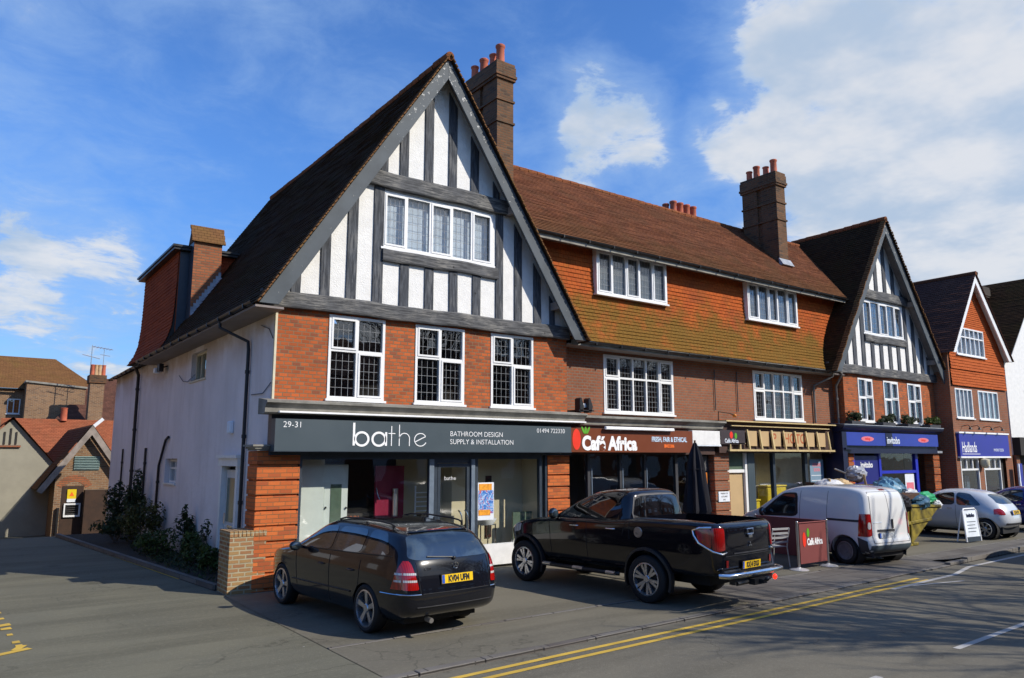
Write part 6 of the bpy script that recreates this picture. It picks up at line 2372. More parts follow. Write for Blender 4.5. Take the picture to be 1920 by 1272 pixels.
for sd in (-1, 1):
    m = quadpatch(lambda u, z: E.rear(u * sd, z, .008), (.60, .66), (.80, .655), (.745, 1.02), (.67, 1.01), nu=10, nv=10, rnd=.06)
    m.grid(lambda s_, t: E.side(-.84 + .20 * s_ * (1 - .7 * t), .66 + .36 * t, sd, .008), 8, 8)
    o = m.build('tail_light', 'lens_red', CAR, smooth=True, world=False)
    m = MB()
    for zz in (.755, .845):
        m.grid(lambda s_, t: E.rear(sd * (.625 + .15 * s_), zz + .028 * t, .011), 6, 1)
        m.grid(lambda s_, t: E.side(-.83 + .13 * s_, zz + .026 * t, sd, .011), 6, 1)
    m.build('reversing_light', 'lens_white', o, smooth=True, world=False)
    m = quadpatch(lambda u, z: E.rear(u * sd, z, .004, True), (.45, .52), (.72, .55), (.70, .70), (.47, .68))
    m.build('headlight', 'lens_white', CAR, smooth=True, world=False)
m = MB()
line_on(m, lambda y, z: E.side(y, z, -1, .006), [(-.40, .592), (-.86, .598)], .007)
line_on(m, lambda u, z: E.rear(u, z, .008), [(-.82, .60), (-.58, .60)], .007)
line_on(m, lambda u, z: E.rear(u, z, .008), [(.58, .60), (.82, .60)], .007)
line_on(m, lambda y, z: E.side(y, z, 1, .006), [(-.40, .592), (-.86, .598)], .007)
m.build('chrome_strip', 'chrome', CAR, smooth=True, world=False)
m = MB()
line_on(m, lambda u, z: E.rear(u, z, .001), [(-.55, .60), (.55, .60)], .006)
line_on(m, lambda u, z: E.rear(u, z, .001), [(-.58, .60), (-.60, 1.0)], .004)
line_on(m, lambda u, z: E.rear(u, z, .001), [(.58, .60), (.60, 1.0)], .004)
line_on(m, lambda u, z: E.rear(u, z, .004), [(-.62, .43), (.62, .43)], .010)
m.build('tailgate_gap', 'rubber', CAR, world=False)
plate(CAR, 'plate', E.rear(0, .765, .022) + Vector((0, 0, 0)), 'KV04 UFM', tilt=R(-6))
m = MB()
c = E.rear(0, .925, .014)
m.lathe([(.038, -.004), (.044, -.006), (.044, .004), (.038, .004)], c, 24, 'y', closed=True)
for k in range(3):
    a = PI / 2 + 2 * PI * k / 3
    m.bar(c, c + Vector((.04 * math.cos(a), 0, .04 * math.sin(a))), .006, .008, up=(0, 1, 0))
m.build('star_badge', 'chrome', CAR, smooth=True, world=False)
for (x, s_) in ((-.50, 'C 220'), (.40, 'CDI')):
    p = E.rear(x, .895, .012)
    text('model_lettering', s_, 'chrome', CAR, 0, 0, 0, .03, ext=.002, world=False, rot=Matrix.Translation(p) @ Matrix.Rotation(R(-12), 4, 'X') @ Matrix.Rotation(R(90), 4, 'X'))
MB().tube([(-.38, -.92, .24), (-.38, -.80, .25)], .035, 10).build('exhaust', 'steel', CAR, smooth=True, world=False)
MB().tube([(.15, .15, 1.44), (.15, .0, 1.60)], .004, 5).build('aerial', 'plastic_black', CAR, world=False)
quadpatch(lambda x, y: E.top(x, y, .005), (-.56, 1.52), (.56, 1.52), (.68, 2.30), (-.68, 2.30)).build('windscreen', 'car_glass', CAR, smooth=True, world=False)

# ---- the pickup
PU = thing('pickup_truck', 'black double-cab pickup truck with open bed and chrome rear bumper bar before the brown cafe', 'pickup truck', (10.40, 9.26, 0), R(5.2))
B = Shell(-1.42, 3.70, sm([(-1.42, 1.37), (-.8, 1.375), (.3, 1.36), (.7, 1.305), (2.1, 1.28), (2.5, 1.25), (3.1, 1.17), (3.5, 1.07), (3.70, .98)], .2),
          sm([(-1.42, .53), (-.6, .50), (0, .47), (3, .45), (3.70, .50)], .3),
          sm([(.45, -1.32), (.62, -1.385), (.9, -1.40), (1.35, -1.385)], .08), lin([(.45, 3.54), (.65, 3.68), (.95, 3.70), (1.35, 3.64)]),
          sm([(.47, .82), (.62, .865), (.85, .895), (1.05, .90), (1.22, .895), (1.35, .885)], .07),
          sm([(-1.42, .975), (-.95, .995), (0, 1), (2.8, 1), (3.25, .96), (3.70, .84)], .25), n=15, crown=.012, bow=.04)
shell_obj('body', B, 'paint_black', PU, cuts=((0, .40, .455, .60), (3.0, .40, .455, .60)), box=(-.70, -1.27, .80, .70, .30, 1.8))
K = Shell(.36, 2.50, lambda y: 1.79 - .03 * abs(y - 1.1) ** 2, lambda y: 1.12, sm([(1.1, .37), (1.3, .385), (1.5, .405), (1.80, .46)], .08),
          sm([(1.1, 2.62), (1.26, 2.48), (1.5, 2.02), (1.78, 1.40)], .08), sm([(1.1, .845), (1.27, .84), (1.5, .765), (1.68, .69), (1.80, .63)], .08),
          sm([(.3, .97), (.7, 1), (1.9, 1), (2.5, .93)], .3), n=9, crown=.035, bow=.03, fbow=.12)
shell_obj('cab', K, 'paint_black', PU)
for (y, a) in ((0, 0), (3.0, 0)):
    for sd in (-1, 1):
        m = MB()
        NN = 26
        rings = []
        for i in range(NN + 1):
            t = R(-22 + 224 * i / NN)
            yy, zz = y + .50 * math.cos(t), .40 + .50 * math.sin(t)
            yi, zi = y + .452 * math.cos(t), .40 + .452 * math.sin(t)
            xo = abs(B.side(max(-1.25, min(3.55, yy)), max(.56, min(1.2, zz)), sd).x)
            rings.append([m.bm.verts.new(v) for v in ((sd * (xo - .03), yy, zz), (sd * (xo + .045), yy * .985 + y * .015, zz), (sd * (xo + .055), yi, zi), (sd * (xo - .10), yi, zi))])
        for i in range(NN):
            for k in range(3):
                m.bm.faces.new((rings[i][k], rings[i][k + 1], rings[i + 1][k + 1], rings[i + 1][k]))
        m.build('arch_flare', 'plastic_black', PU, smooth=True, world=False)
put_wheels(PU, [(-.80, 0, .385), (-.80, 3.0, .385), (.80, 0, .385), (.80, 3.0, .385)], r=.385, w=.265, rr=.262, style='six')
underbody(PU, -.9, 3.5, .33, .55, .42)
MB().tube([(-.7, 0, .385), (.7, 0, .385)], .06, 10).build('rear_axle', 'rubber', PU, smooth=True, world=False)
for sd in (-1, 1):
    for q in (((1.40, 1.305), (2.28, 1.285), (1.66, 1.655), (1.42, 1.675)), ((.56, 1.33), (1.32, 1.308), (1.34, 1.68), (.70, 1.67))):
        quadpatch(lambda y, z: K.side(y, z, sd, .005), *q, bulge=.006).build('side_window', 'car_glass_dark', PU, smooth=True, world=False)
    m = MB()
    for pts in ([(1.36, .56), (1.36, 1.27)], [(.52, 1.05), (.44, 1.30)], [(2.28, .60), (2.32, 1.24)]):
        line_on(m, lambda y, z: B.side(y, z, sd, .001), pts, .005)
    line_on(m, lambda y, z: B.side(y, z, sd, .001), [(.36, 1.0), (.36, 1.32)], .007)
    m.build('door_gap', 'rubber', PU, world=False)
    m = MB()
    m.tube([(sd * .86, .62, .40), (sd * .92, .72, .40), (sd * .93, 1.2, .40), (sd * .93, 2.3, .40), (sd * .92, 2.42, .40), (sd * .86, 2.50, .41)], .036, 10)
    for y in (.8, 1.55, 2.3):
        m.tube([(sd * .55, y, .46), (sd * .9, y, .40)], .02, 6)
    o = m.build('side_step', 'plastic_black', PU, smooth=True, world=False)
    m = MB()
    for (a, b) in ((.66, .86), (1.42, 1.66), (2.24, 2.44)):
        m.tube([(sd * .93, a, .405), (sd * .932, b, .405)], .038, 10)
    m.build('step_trim', 'steel', o, smooth=True, world=False)
    handles(PU, B, (), .9, 'chrome')
    o = quadpatch(lambda y, z: B.side(y, z, sd, .006), (-1.28, .97), (-1.08, 1.04), (-.98, 1.25), (-1.28, 1.28), rnd=.12)
    m2 = quadpatch(lambda u, z: B.rear(u * sd, z, .006), (.66, .95), (.84, .93), (.84, 1.29), (.66, 1.28), rnd=.08)
    me_ = bpy.data.meshes.new('t')
    m2.bm.to_mesh(me_)
    o.bm.from_mesh(me_)
    m2.bm.free()
    tl = o.build('tail_light', 'lens_red', PU, smooth=True, world=False)
    m = MB()
    m.tube([B.rear(.64 * sd, .91, .006), B.rear(.74 * sd, .89, .010), B.side(-1.30, .93, sd, .010), B.side(-1.20, .98, sd, .010), B.side(-1.06, 1.05, sd, .010), B.side(-.97, 1.16, sd, .010), B.side(-.95, 1.24, sd, .010), B.side(-1.08, 1.285, sd, .008), B.side(-1.28, 1.295, sd, .008)], .016, 8)
    m.build('lamp_surround', 'chrome', tl, smooth=True, world=False)
    m = MB()
    m.grid(lambda s_, t: B.rear(sd * (.60 + .05 * s_), .68 + .11 * t, .012), 3, 3)
    m.build('reflector', 'lens_red', PU, world=False)
    quadpatch(lambda u, z: B.rear(u * sd, z, .005, True), (.45, .90), (.74, .92), (.72, 1.06), (.50, 1.04)).build('headlight', 'lens_white', PU, smooth=True, world=False)
    quadpatch(lambda y, z: B.side(y, z, sd, .006), (3.20, .95), (3.48, .90), (3.46, 1.02), (3.15, 1.10)).build('headlight', 'lens_white', PU, smooth=True, world=False)
handles(PU, B, (.78, 1.66), 1.15, 'chrome', .20)
mirror_pair(PU, K, 2.20, 1.28, 'paint_black', (.11, .07, .10))
quadpatch(lambda u, z: K.rear(u, z, .004), (-.72, 1.315), (.72, 1.315), (.60, 1.735), (-.60, 1.735), rnd=.14, nu=24, nv=12).build('window_surround', 'plastic_dark', PU, smooth=True, world=False)
rwp = quadpatch(lambda u, z: K.rear(u, z, .009), (-.69, 1.345), (.69, 1.345), (.57, 1.705), (-.57, 1.705), rnd=.14, nu=24, nv=12).build('rear_window', 'car_glass_dark', PU, smooth=True, world=False)
m = MB()
m.tube([K.rear(-.675, 1.305, .010), K.rear(0, 1.30, .010), K.rear(.675, 1.305, .010), K.rear(.69, 1.42, .010), K.rear(.605, 1.68, .010), K.rear(.52, 1.708, .010), K.rear(0, 1.712, .010), K.rear(-.52, 1.708, .010), K.rear(-.605, 1.68, .010), K.rear(-.69, 1.42, .010), K.rear(-.675, 1.305, .010)], .011, 6)
m.tube([K.rear(-.40, 1.33, .010), K.rear(-.35, 1.685, .010)], .007, 5)
m.build('window_trim', 'gutter_grey', rwp, smooth=True, world=False)
quadpatch(lambda u, z: K.rear(u, z, .005, True), (-.70, 1.30), (.70, 1.30), (.56, 1.70), (-.56, 1.70)).build('windscreen', 'car_glass_dark', PU, smooth=True, world=False)
m = MB()
line_on(m, lambda u, z: B.rear(u, z, .001), [(-.66, .85), (-.66, 1.30)], .006)
line_on(m, lambda u, z: B.rear(u, z, .001), [(.66, .85), (.66, 1.30)], .006)
line_on(m, lambda u, z: B.rear(u, z, .001), [(-.66, .85), (.66, .85)], .006)
m.build('tailgate_gap', 'rubber', PU, world=False)
m = MB()
m.grid(lambda s_, t: B.rear(-.45 + 1.0 * s_, .875 + .022 * t, .010), 10, 1)
m.build('tailgate_lettering_strip', 'plastic_dark', PU, world=False)
m = MB()
p = B.rear(0, 1.19, .02)
for q in ((-.09, .09, .045, .065), (-.09, .09, -.035, -.015), (-.09, -.07, -.015, .045), (.07, .09, -.015, .045)):
    m.box(p.x + q[0], p.y - .02, p.z + q[2], p.x + q[1], p.y + .01, p.z + q[3])
m.box(p.x - .05, p.y - .02, p.z - .085, p.x + .05, p.y + .01, p.z - .036)
m.build('tailgate_handle', 'chrome', PU, world=False, bevel=.006)
m = MB()
p = B.rear(0, 1.0, .014)
for k in range(3):
    a = PI / 2 + 2 * PI * k / 3
    d = Vector((math.cos(a), 0, math.sin(a)))
    e = Vector((-math.sin(a), 0, math.cos(a)))
    v = [p + d * .004, p + d * .026 + e * .013, p + d * .048, p + d * .026 - e * .013]
    m.prism([(q.x, q.z) for q in v], 'y', p.y - .006, p.y + .004)
m.build('diamond_badge', 'chrome', PU, world=False)
m = MB()
p = B.side(.16, 1.13, -1, .006)
m.lathe([(.001, 0), (.085, 0), (.09, .008), (.09, .012)], p - Vector((0.008, 0, 0)), 24, 'x')
m.build('fuel_cap', 'steel', PU, smooth=True, world=False)
plate(PU, 'plate', (0, -1.425, .695), 'RX14 EXG', tilt=R(4))
m = MB()
m.tube([(-.84, -1.36, .575), (-.76, -1.49, .575), (-.3, -1.53, .575), (.3, -1.53, .575), (.76, -1.49, .575), (.84, -1.36, .575)], .042, 12)
m.build('bumper_bar', 'chrome', PU, smooth=True, world=False)
MB().box(-.74, -1.40, .54, .74, -1.30, .64).build('rear_valance', 'plastic_black', PU, world=False, bevel=.02)
m = MB()
m.box(-.55, -1.45, .42, .55, -1.35, .50)
m.box(-.05, -1.65, .42, .05, -1.45, .48)
m.ball((0, -1.68, .49), .035, .035, .035)
m.box(-.18, -1.57, .40, .18, -1.47, .49)
m.tube([(-.5, -1.45, .44), (.45, -1.45, .44)], .035, 8)
m.build('tow_bar', 'plastic_black', PU, smooth=False, world=False)
m = MB()
m.ball((.62, -1.46, .44), .05, .03, .045)
m.build('fog_light', 'lens_lit', PU, smooth=True, world=False)

# ---- the white van
VN = thing('panel_van', 'small white panel van with closed rear doors parked behind the maroon cafe barrier', 'van', (17.30, 9.66, 0), R(-6.2))
V = Shell(-.64, 3.34, sm([(-.64, 1.655), (-.2, 1.70), (.5, 1.725), (1.2, 1.69), (1.72, 1.58), (2.55, 1.07), (3.05, .95), (3.34, .80)], .22),
          sm([(-.64, .25), (0, .20), (3.34, .22)], .2), sm([(.2, -.60), (.4, -.665), (.54, -.66), (.60, -.615), (1.15, -.60), (1.45, -.56), (1.74, -.49)], .06),
          lin([(.2, 3.26), (.5, 3.34), (.8, 3.32), (1.8, 3.3)]), sm([(.2, .76), (.45, .83), (.7, .855), (.95, .855), (1.2, .83), (1.5, .765), (1.72, .69)], .1),
          sm([(-.64, .955), (-.2, .99), (2.4, 1), (2.9, .95), (3.34, .82)], .25), n=15, crown=.012, bow=.04)
shell_obj('body', V, 'paint_white', VN, cuts=((0, .30, .345, .58), (2.513, .30, .345, .58)))
underbody(VN, -.5, 3.1, .18, .34, .58)
for y in (0, 2.513):
    for sd in (-1, 1):
        m = MB()
        m.lathe([(.352, .56 * sd), (.352, .845 * sd)], (0, y, .30), 40, 'x', cap=False)
        for f in [f for f in m.bm.faces if len(f.verts) > 6 and abs(f.calc_center_median().x) > .7]:
            m.bm.faces.remove(f)
        m.build('wheel_arch', 'rubber', VN, world=False)
put_wheels(VN, [(-.735, 0, .30), (-.735, 2.513, .30), (.735, 0, .30), (.735, 2.513, .30)], r=.30, w=.19, rr=.20, style='plain', rim_mat='hub_grey')
for sd in (-1, 1):
    fr_ = quadpatch(lambda y, z: V.side(y, z, sd, .004), (1.22, .97), (2.46, .93), (1.72, 1.50), (1.26, 1.53), bulge=.01, rnd=.1).build('window_frame', 'plastic_black', VN, smooth=True, world=False)
    quadpatch(lambda y, z: V.side(y, z, sd, .008), (1.30, 1.03), (2.22, 1.01), (1.70, 1.46), (1.32, 1.49), bulge=.01, rnd=.1).build('side_window', 'car_glass', fr_, smooth=True, world=False)
    m = MB()
    for pts in ([(1.18, .36), (1.18, 1.58)], [(.42, .44), (.42, 1.60)], [(2.42, .62), (2.48, .93)]):
        line_on(m, lambda y, z: V.side(y, z, sd, -.001), pts, .006)
    m.build('door_gap', 'plastic_dark', VN, world=False)
    m = MB()
    m.grid(lambda s_, t: V.side(-.54 + .96 * s_, .945 + .05 * t, sd, .004), 12, 1)
    m.grid(lambda s_, t: V.side(.40 + 1.7 * s_, .40 + .10 * t, sd, .006), 12, 1)
    m.build('side_rail', 'plastic_dark', VN, world=False)
    m = quadpatch(lambda u, z: V.rear(u * sd, z, .010), (.655, .66), (.81, .63), (.775, 1.13), (.655, 1.13), rnd=.06)
    m.grid(lambda s_, t: V.side(-.545 + .17 * s_ * (1 - .3 * t), .64 + .49 * t, sd, .010), 6, 8)
    o = m.build('tail_light', 'lens_red', VN, smooth=True, world=False)
    quadpatch(lambda u, z: V.rear(u * sd, z, .014), (.675, .80), (.75, .80), (.74, .95), (.675, .95), rnd=.3).build('reversing_light', 'lens_white', o, smooth=True, world=False)
    m = MB()
    m.grid(lambda s_, t: V.side(-.36 - .22 * s_, .24 + .38 * t - .08 * s_, sd, .010), 8, 6)
    m.build('bumper_corner', 'plastic_dark', VN, smooth=True, world=False)
    quadpatch(lambda u, z: V.rear(u * sd, z, .005, True), (.45, .68), (.72, .7), (.68, .9), (.48, .86)).build('headlight', 'lens_white', VN, smooth=True, world=False)
m = MB()
m.grid(lambda s_, t: V.rear(-.80 + 1.6 * s_, .25 + .20 * t, .012), 18, 4)
m.build('rear_bumper', 'slate_sign', VN, smooth=True, world=False)
m = MB()
for pts in ([(-.02, .50), (-.02, 1.60)], [(-.64, .50), (-.64, 1.15)], [(-.64, 1.15), (-.58, 1.60)], [(.64, .50), (.64, 1.15)], [(.64, 1.15), (.58, 1.60)], [(-.64, .50), (.64, .50)], [(-.58, 1.60), (.58, 1.60)]):
    line_on(m, lambda u, z: V.rear(u, z, -.001), pts, .006)
m.build('rear_door_gap', 'plastic_dark', VN, world=False)
m = MB()
line_on(m, lambda u, z: V.rear(u, z, .004), [(-.60, .94), (-.30, .94)], .006)
m.build('rear_crease', 'curtain_pale', VN, world=False)
m = MB()
m.grid(lambda s_, t: V.rear(.02 + .07 * s_, .80 + .20 * t, .014), 2, 4)
m.build('door_handle', 'plastic_black', VN, world=False)
m = MB()
m.grid(lambda s_, t: V.rear(-.10 + .2 * s_, 1.625 + .03 * t, .012), 4, 1)
m.build('brake_light', 'lens_red', VN, world=False)
m = MB()
m.grid(lambda s_, t: V.rear(-.48 + .60 * s_, .735 + .05 * t, .008), 6, 1)
m.build('plate_lamp_strip', 'plastic_dark', VN, world=False)
plate(VN, 'plate', V.rear(-.18, .655, .02), 'BV 417 KD', 'plate_white', w=.52, h=.11, blue=True, tcol='bag_grey')
handles(VN, V, (1.40,), .90, 'plastic_black', .16)
mirror_pair(VN, V, 2.22, .98, 'plastic_black', (.09, .07, .11))
quadpatch(lambda x, y: V.top(x, y, .005), (-.62, 1.80), (.62, 1.80), (.70, 2.50), (-.70, 2.50)).build('windscreen', 'car_glass', VN, smooth=True, world=False)


# ---- small hatchbacks
def hatch(name, label, loc, rz, mat, lit=False, L=1.0, W=1.0, plate_txt=None, rims='alloy', grp=None):
    t = thing(name, label, 'car', loc, rz)
    y1 = 2.98 * L
    S = Shell(-.58, y1, sm([(-.58, 1.30), (-.1, 1.375), (.5, 1.405), (.95, 1.385), (1.25, 1.32), (2.02 * L, .98), (2.5 * L, .90), (y1, .66)], .25),
              sm([(-.58, .28), (0, .2), (y1, .24)], .2), sm([(.22, -.52), (.45, -.60), (.62, -.595), (.80, -.55), (.95, -.47), (1.2, -.25), (1.42, -.02)], .08),
              lin([(.2, y1 - .1), (.5, y1), (.8, y1 - .04), (1.6, y1 - .1)]), sm([(.2, .71 * W), (.45, .79 * W), (.75, .812 * W), (.92, .785 * W), (1.2, .68 * W), (1.45, .55 * W)], .1),
              sm([(-.58, .88), (-.1, .975), (.4, 1), (2.2, 1), (y1, .80)], .3), n=6.5, crown=.03, bow=.12)
    shell_obj('body', S, mat, t, cuts=((0, .295, .335, .55), (2.3 * L, .295, .335, .55)))
    underbody(t, -.4, y1 - .3, .18, .36, .55)
    for y in (0, 2.3 * L):
        for sd in (-1, 1):
            m = MB()
            m.lathe([(.340, .53 * sd), (.340, .77 * sd)], (0, y, .295), 36, 'x', cap=False)
            for f in [f for f in m.bm.faces if len(f.verts) > 6 and abs(f.calc_center_median().x) > .6]:
                m.bm.faces.remove(f)
            m.build('wheel_arch', 'rubber', t, world=False)
    put_wheels(t, [(-.70 * W, 0, .295), (-.70 * W, 2.3 * L, .295), (.70 * W, 0, .295), (.70 * W, 2.3 * L, .295)], r=.295, w=.185, rr=.20, style='twin', rim_mat=rims)
    for sd in (-1, 1):
        for q in (((.78, .955), (1.86 * L, .955), (1.30, 1.27), (.82, 1.32)), ((.02, .965), (.72, .955), (.76, 1.32), (.36, 1.28))):
            quadpatch(lambda y, z: S.side(y, z, sd, .005), *q, bulge=.01).build('side_window', 'car_glass', t, smooth=True, world=False)
        m = MB()
        for pts in ([(.75, .35), (.75, .95)], [(1.86 * L, .40), (1.86 * L, .95)]):
            line_on(m, lambda y, z: S.side(y, z, sd, -.001), pts, .005)
        m.build('door_gap', 'plastic_dark', t, world=False)
        m = quadpatch(lambda u, z: S.rear(u * sd, z, .010), (.50 * W, .72), (.66 * W, .72), (.64 * W, .90), (.52 * W, .88), rnd=.12)
        m.grid(lambda s_, t_: S.side(-.42 + .12 * s_, .73 + .15 * t_, sd, .008), 4, 4)
        m.build('tail_light', 'lens_lit' if lit else 'lens_red', t, smooth=True, world=False)
        quadpatch(lambda u, z: S.rear(u * sd, z, .005, True), (.40, .55), (.62, .56), (.6, .68), (.42, .67)).build('headlight', 'lens_white', t, smooth=True, world=False)
    handles(t, S, (.92,), .86, 'chrome', .14)
    mirror_pair(t, S, 1.72 * L, .93, mat, (.09, .06, .065))
    quadpatch(lambda u, z: S.rear(u, z, .006), (-.52 * W, 1.02), (.52 * W, 1.02), (.42 * W, 1.28), (-.42 * W, 1.28), nu=16, rnd=.12).build('rear_window', 'car_glass', t, smooth=True, world=False)
    quadpatch(lambda x, y: S.top(x, y, .005), (-.48 * W, 1.34), (.48 * W, 1.34), (.6 * W, 1.98 * L), (-.6 * W, 1.98 * L)).build('windscreen', 'car_glass', t, smooth=True, world=False)
    m = MB()
    m.grid(lambda s_, t_: S.rear(-.52 * W + 1.04 * W * s_, .42 + .06 * t_, .010), 10, 2)
    m.build('bumper_strip', 'plastic_dark', t, smooth=True, world=False)
    if plate_txt:
        plate(t, 'plate', S.rear(0, .78, .03), plate_txt, tilt=R(-12), w=.50)
    return t


hatch('small_car', 'small silver-white hatchback parked nose-in beside the yellow skip', (25.32, 10.12, 0), R(0), 'paint_silver', plate_txt='LD10 KVE')
hatch('blue_car', 'blue hatchback mostly hidden behind the silver-white hatchback at the right edge', (29.0, 9.6, 0), R(0), 'paint_blue', L=1.08, W=1.08)
hatch('braking_car', 'dark car with lit red tail lamps on the road, cut by the right edge', (20.85, 6.42, -.025), R(-88), 'paint_black', lit=True, L=1.2, W=1.1)
# ------------------------------------------------------------------ forecourt things
GW = thing('garden_wall', 'low yellow brick wall end beside the corner shop pier', 'wall', (4.4, 14.2, 0))
MB().box(4.09, 14.0, -.05, 4.52, 14.62, 0.98).build('brickwork', 'brick_yellow', GW)
m = MB()
m.box(4.521, 14.005, -.05, 4.74, 14.62, 0.98)
m.build('brick_return', 'brick_yellow', GW)
m = MB()
for i in range(9):
    x = 4.085 + i * .0735
    m.box(x, 13.99, .981, x + .066, 14.63, 1.085 + (hsh(i, 4) - .5) * .006)
m.build('coping', 'brick_yellow', GW, bevel=.005)
for i in range(1):
    pass

# folded parasol
t = thing('folded_parasol', 'folded black parasol standing behind the pickup bed before the orange door', 'parasol', (14.28, 12.1, 0))
m = MB()
prof = [(.03, 2.72), (.05, 2.66), (.12, 2.45), (.17, 2.2), (.205, 1.8), (.24, 1.4), (.27, 1.12), (.22, 1.04), (.1, 1.0)]
NN = 40
rings = []
for r, z in prof:
    rings.append([m.bm.verts.new((14.28 + (r * (1 + .26 * math.cos(8 * (2 * PI * k / NN) + z))) * math.cos(2 * PI * k / NN), 12.1 + (r * (1 + .26 * math.cos(8 * (2 * PI * k / NN) + z))) * math.sin(2 * PI * k / NN), z + .05 * math.cos(8 * (2 * PI * k / NN)) * (1 if z < 1.2 else 0))) for k in range(NN)])
for i in range(len(rings) - 1):
    for k in range(NN):
        m.bm.faces.new((rings[i][k], rings[i][(k + 1) % NN], rings[i + 1][(k + 1) % NN], rings[i + 1][k]))
m.build('canopy', 'fabric_black', t, smooth=True, sharp=60)
MB().tube([(14.28, 12.1, .05), (14.28, 12.1, 2.78)], .024, 10).build('pole', 'wood_red', t, smooth=True)
MB().lathe([(.26, 0), (.26, .05), (.06, .08), (.05, .3), (.03, .3)], (14.28, 12.1, 0), 24).build('base', 'plastic_dark', t, smooth=True)
MB().tube([(14.28 + .19 * math.cos(a * PI / 10), 12.1 + .19 * math.sin(a * PI / 10), 2.1) for a in range(21)], .012, 6).build('tie_strap', 'fabric_black', t, smooth=True)

# cafe barrier: two banners, three posts
BR = thing('cafe_barrier', 'maroon fabric cafe barrier with chrome posts beside the white van', 'barrier', (15.3, 9.85, 0))
for (x, y) in ((14.82, 9.84), (15.90, 9.82), (15.92, 11.7)):
    m = MB()
    m.tube([(x, y, .02), (x, y, 1.0)], .027, 12)
    m.ball((x, y, 1.0), .03, .03, .02)
    p_ = m.build('post', 'steel', BR, smooth=True)
    MB().lathe([(.20, 0), (.20, .012), (.16, .028), (.05, .045), (.03, .06)], (x, y, 0), 28).build('foot', 'silver', p_, smooth=True)
pn = MB().box(14.86, 9.815, .12, 15.865, 9.835, .95).build('banner', 'banner_maroon', BR)
m = MB()
oval(m, 15.02, .62, .060, .155, 9.813)
m.build('red_motif', 'red_vivid', pn)
m = MB()
oval(m, 15.17, .76, .048, .095, 9.813)
m.build('green_motif', 'green_leafy', pn)
text('lettering', 'Café Africa', 'letter_white', pn, 15.13, 9.813, .50, .135, sx=.66, off=.008, ext=.001)
MB().box(15.90, 9.87, .14, 15.915, 11.66, .96).build('banner', 'banner_maroon', BR)
m = MB()
m.tube([(14.82, 9.84, .975), (15.90, 9.82, .975)], .014, 8)
m.tube([(15.9, 9.82, .975), (15.92, 11.7, .975)], .014, 8)
m.build('top_rail', 'banner_maroon', BR, smooth=True)

# aluminium chair
CH = thing('cafe_chair', 'silver slatted cafe chair half hidden behind the pickup tailgate', 'chair', (14.85, 10.5, 0), R(-12))
hw2 = .235
for sd in (-1, 1):
    MB().tube([(sd * hw2, -.26, 0), (sd * hw2, -.20, .42), (sd * hw2, -.23, .60), (sd * hw2, -.29, .84)], .013, 8).build('leg', 'silver', CH, smooth=True, world=False)
    MB().tube([(sd * hw2, .24, 0), (sd * hw2, .20, .44), (sd * (hw2 + .02), .18, .66), (sd * (hw2 + .02), -.22, .66)], .013, 8).build('leg', 'silver', CH, smooth=True, world=False)
m = MB()
for i in range(4):
    z = .52 + i * .095
    m.box(-hw2, -.235 - (z - .5) * .16, z, hw2, -.222 - (z - .5) * .16, z + .045)
m.build('backrest', 'silver', CH, world=False)
m = MB()
for i in range(7):
    m.box(-hw2, -.19 + i * .06, .43, hw2, -.14 + i * .06, .442)
m.build('seat', 'silver', CH, world=False)

# A-board
AB = thing('pavement_sign', 'white framed pavement A-board beside the silver-white hatchback', 'sign board', (23.5, 10.1, 0), R(-6))
m = MB()
for sy in (-1,):
    m.tube([(-.36, -.12, .03), (-.34, -.05, .86), (-.27, -.035, .93), (.27, -.035, .93), (.34, -.05, .86), (.36, -.12, .03)], .022, 8)
m.tube([(-.34, .16, .03), (-.30, .0, .88), (.30, .0, .88), (.34, .16, .03)], .02, 8)
m.build('frame', 'letter_white', AB, smooth=True, world=False)
m = MB()
m.face([(-.33, -.117, .12), (.33, -.117, .12), (.31, -.055, .88), (-.31, -.055, .88)])
pn = m.build('panel', 'curtain_pale', AB, world=False)
m = MB()
m.face([(-.34, -.13, .03), (.34, -.13, .03), (.34, -.12, .16), (-.34, -.12, .16)])
m.build('foot_panel', 'slate_frame', pn, world=False)
tl_ = Matrix.Rotation(R(90 - 4.6), 4, 'X')
text('lettering', 'invitobo', 'navy', pn, 0, 0, 0, .105, align='CENTER', ext=.001, off=.006, world=False, rot=Matrix.Translation((0, -.076, .70)) @ tl_ @ Matrix.Diagonal((.8, 1, 1, 1)))
m = MB()
for i in range(4):
    z = .56 - i * .09
    y = -.055 - (.88 - z) / .76 * .062 - .004
    m.face([(-.22, y, z), (.22 - .05 * (i % 2), y, z), (.22 - .05 * (i % 2), y + .003, z + .018), (-.22, y + .003, z + .018)])
m.build('small_print', 'slate_sign', pn, world=False)

# skip with rubbish
SK = thing('rubbish_skip', 'yellow builders skip heaped with rubbish behind the white van', 'skip', (21.1, 11.4, 0))
y0, y1 = 10.62, 12.35
def skipshell(m, d):
    prof = [(19.25 + d, 1.12), (20.15 + d, .06 + d), (21.30 - d, .06 + d), (22.98 - d, .98)]
    A = [m.bm.verts.new((x, y0 + d, z)) for x, z in prof]
    Bv = [m.bm.verts.new((x, y1 - d, z)) for x, z in prof]
    m.bm.faces.new(A)
    m.bm.faces.new(Bv[::-1])
    for i in range(3):
        m.bm.faces.new((A[i], Bv[i], Bv[i + 1], A[i + 1]))
m = MB()
skipshell(m, 0.0)
skipshell(m, 0.03)
m.build('body', 'skip_yellow', SK)
m = MB()
m.bar((19.22, y0, 1.13), (22.98, y0, 1.0), .08, .07)
m.bar((19.22, y1, 1.13), (22.98, y1, 1.0), .08, .07)
m.bar((22.98, y0 - .04, .98), (22.98, y1 + .04, .98), .08, .08)
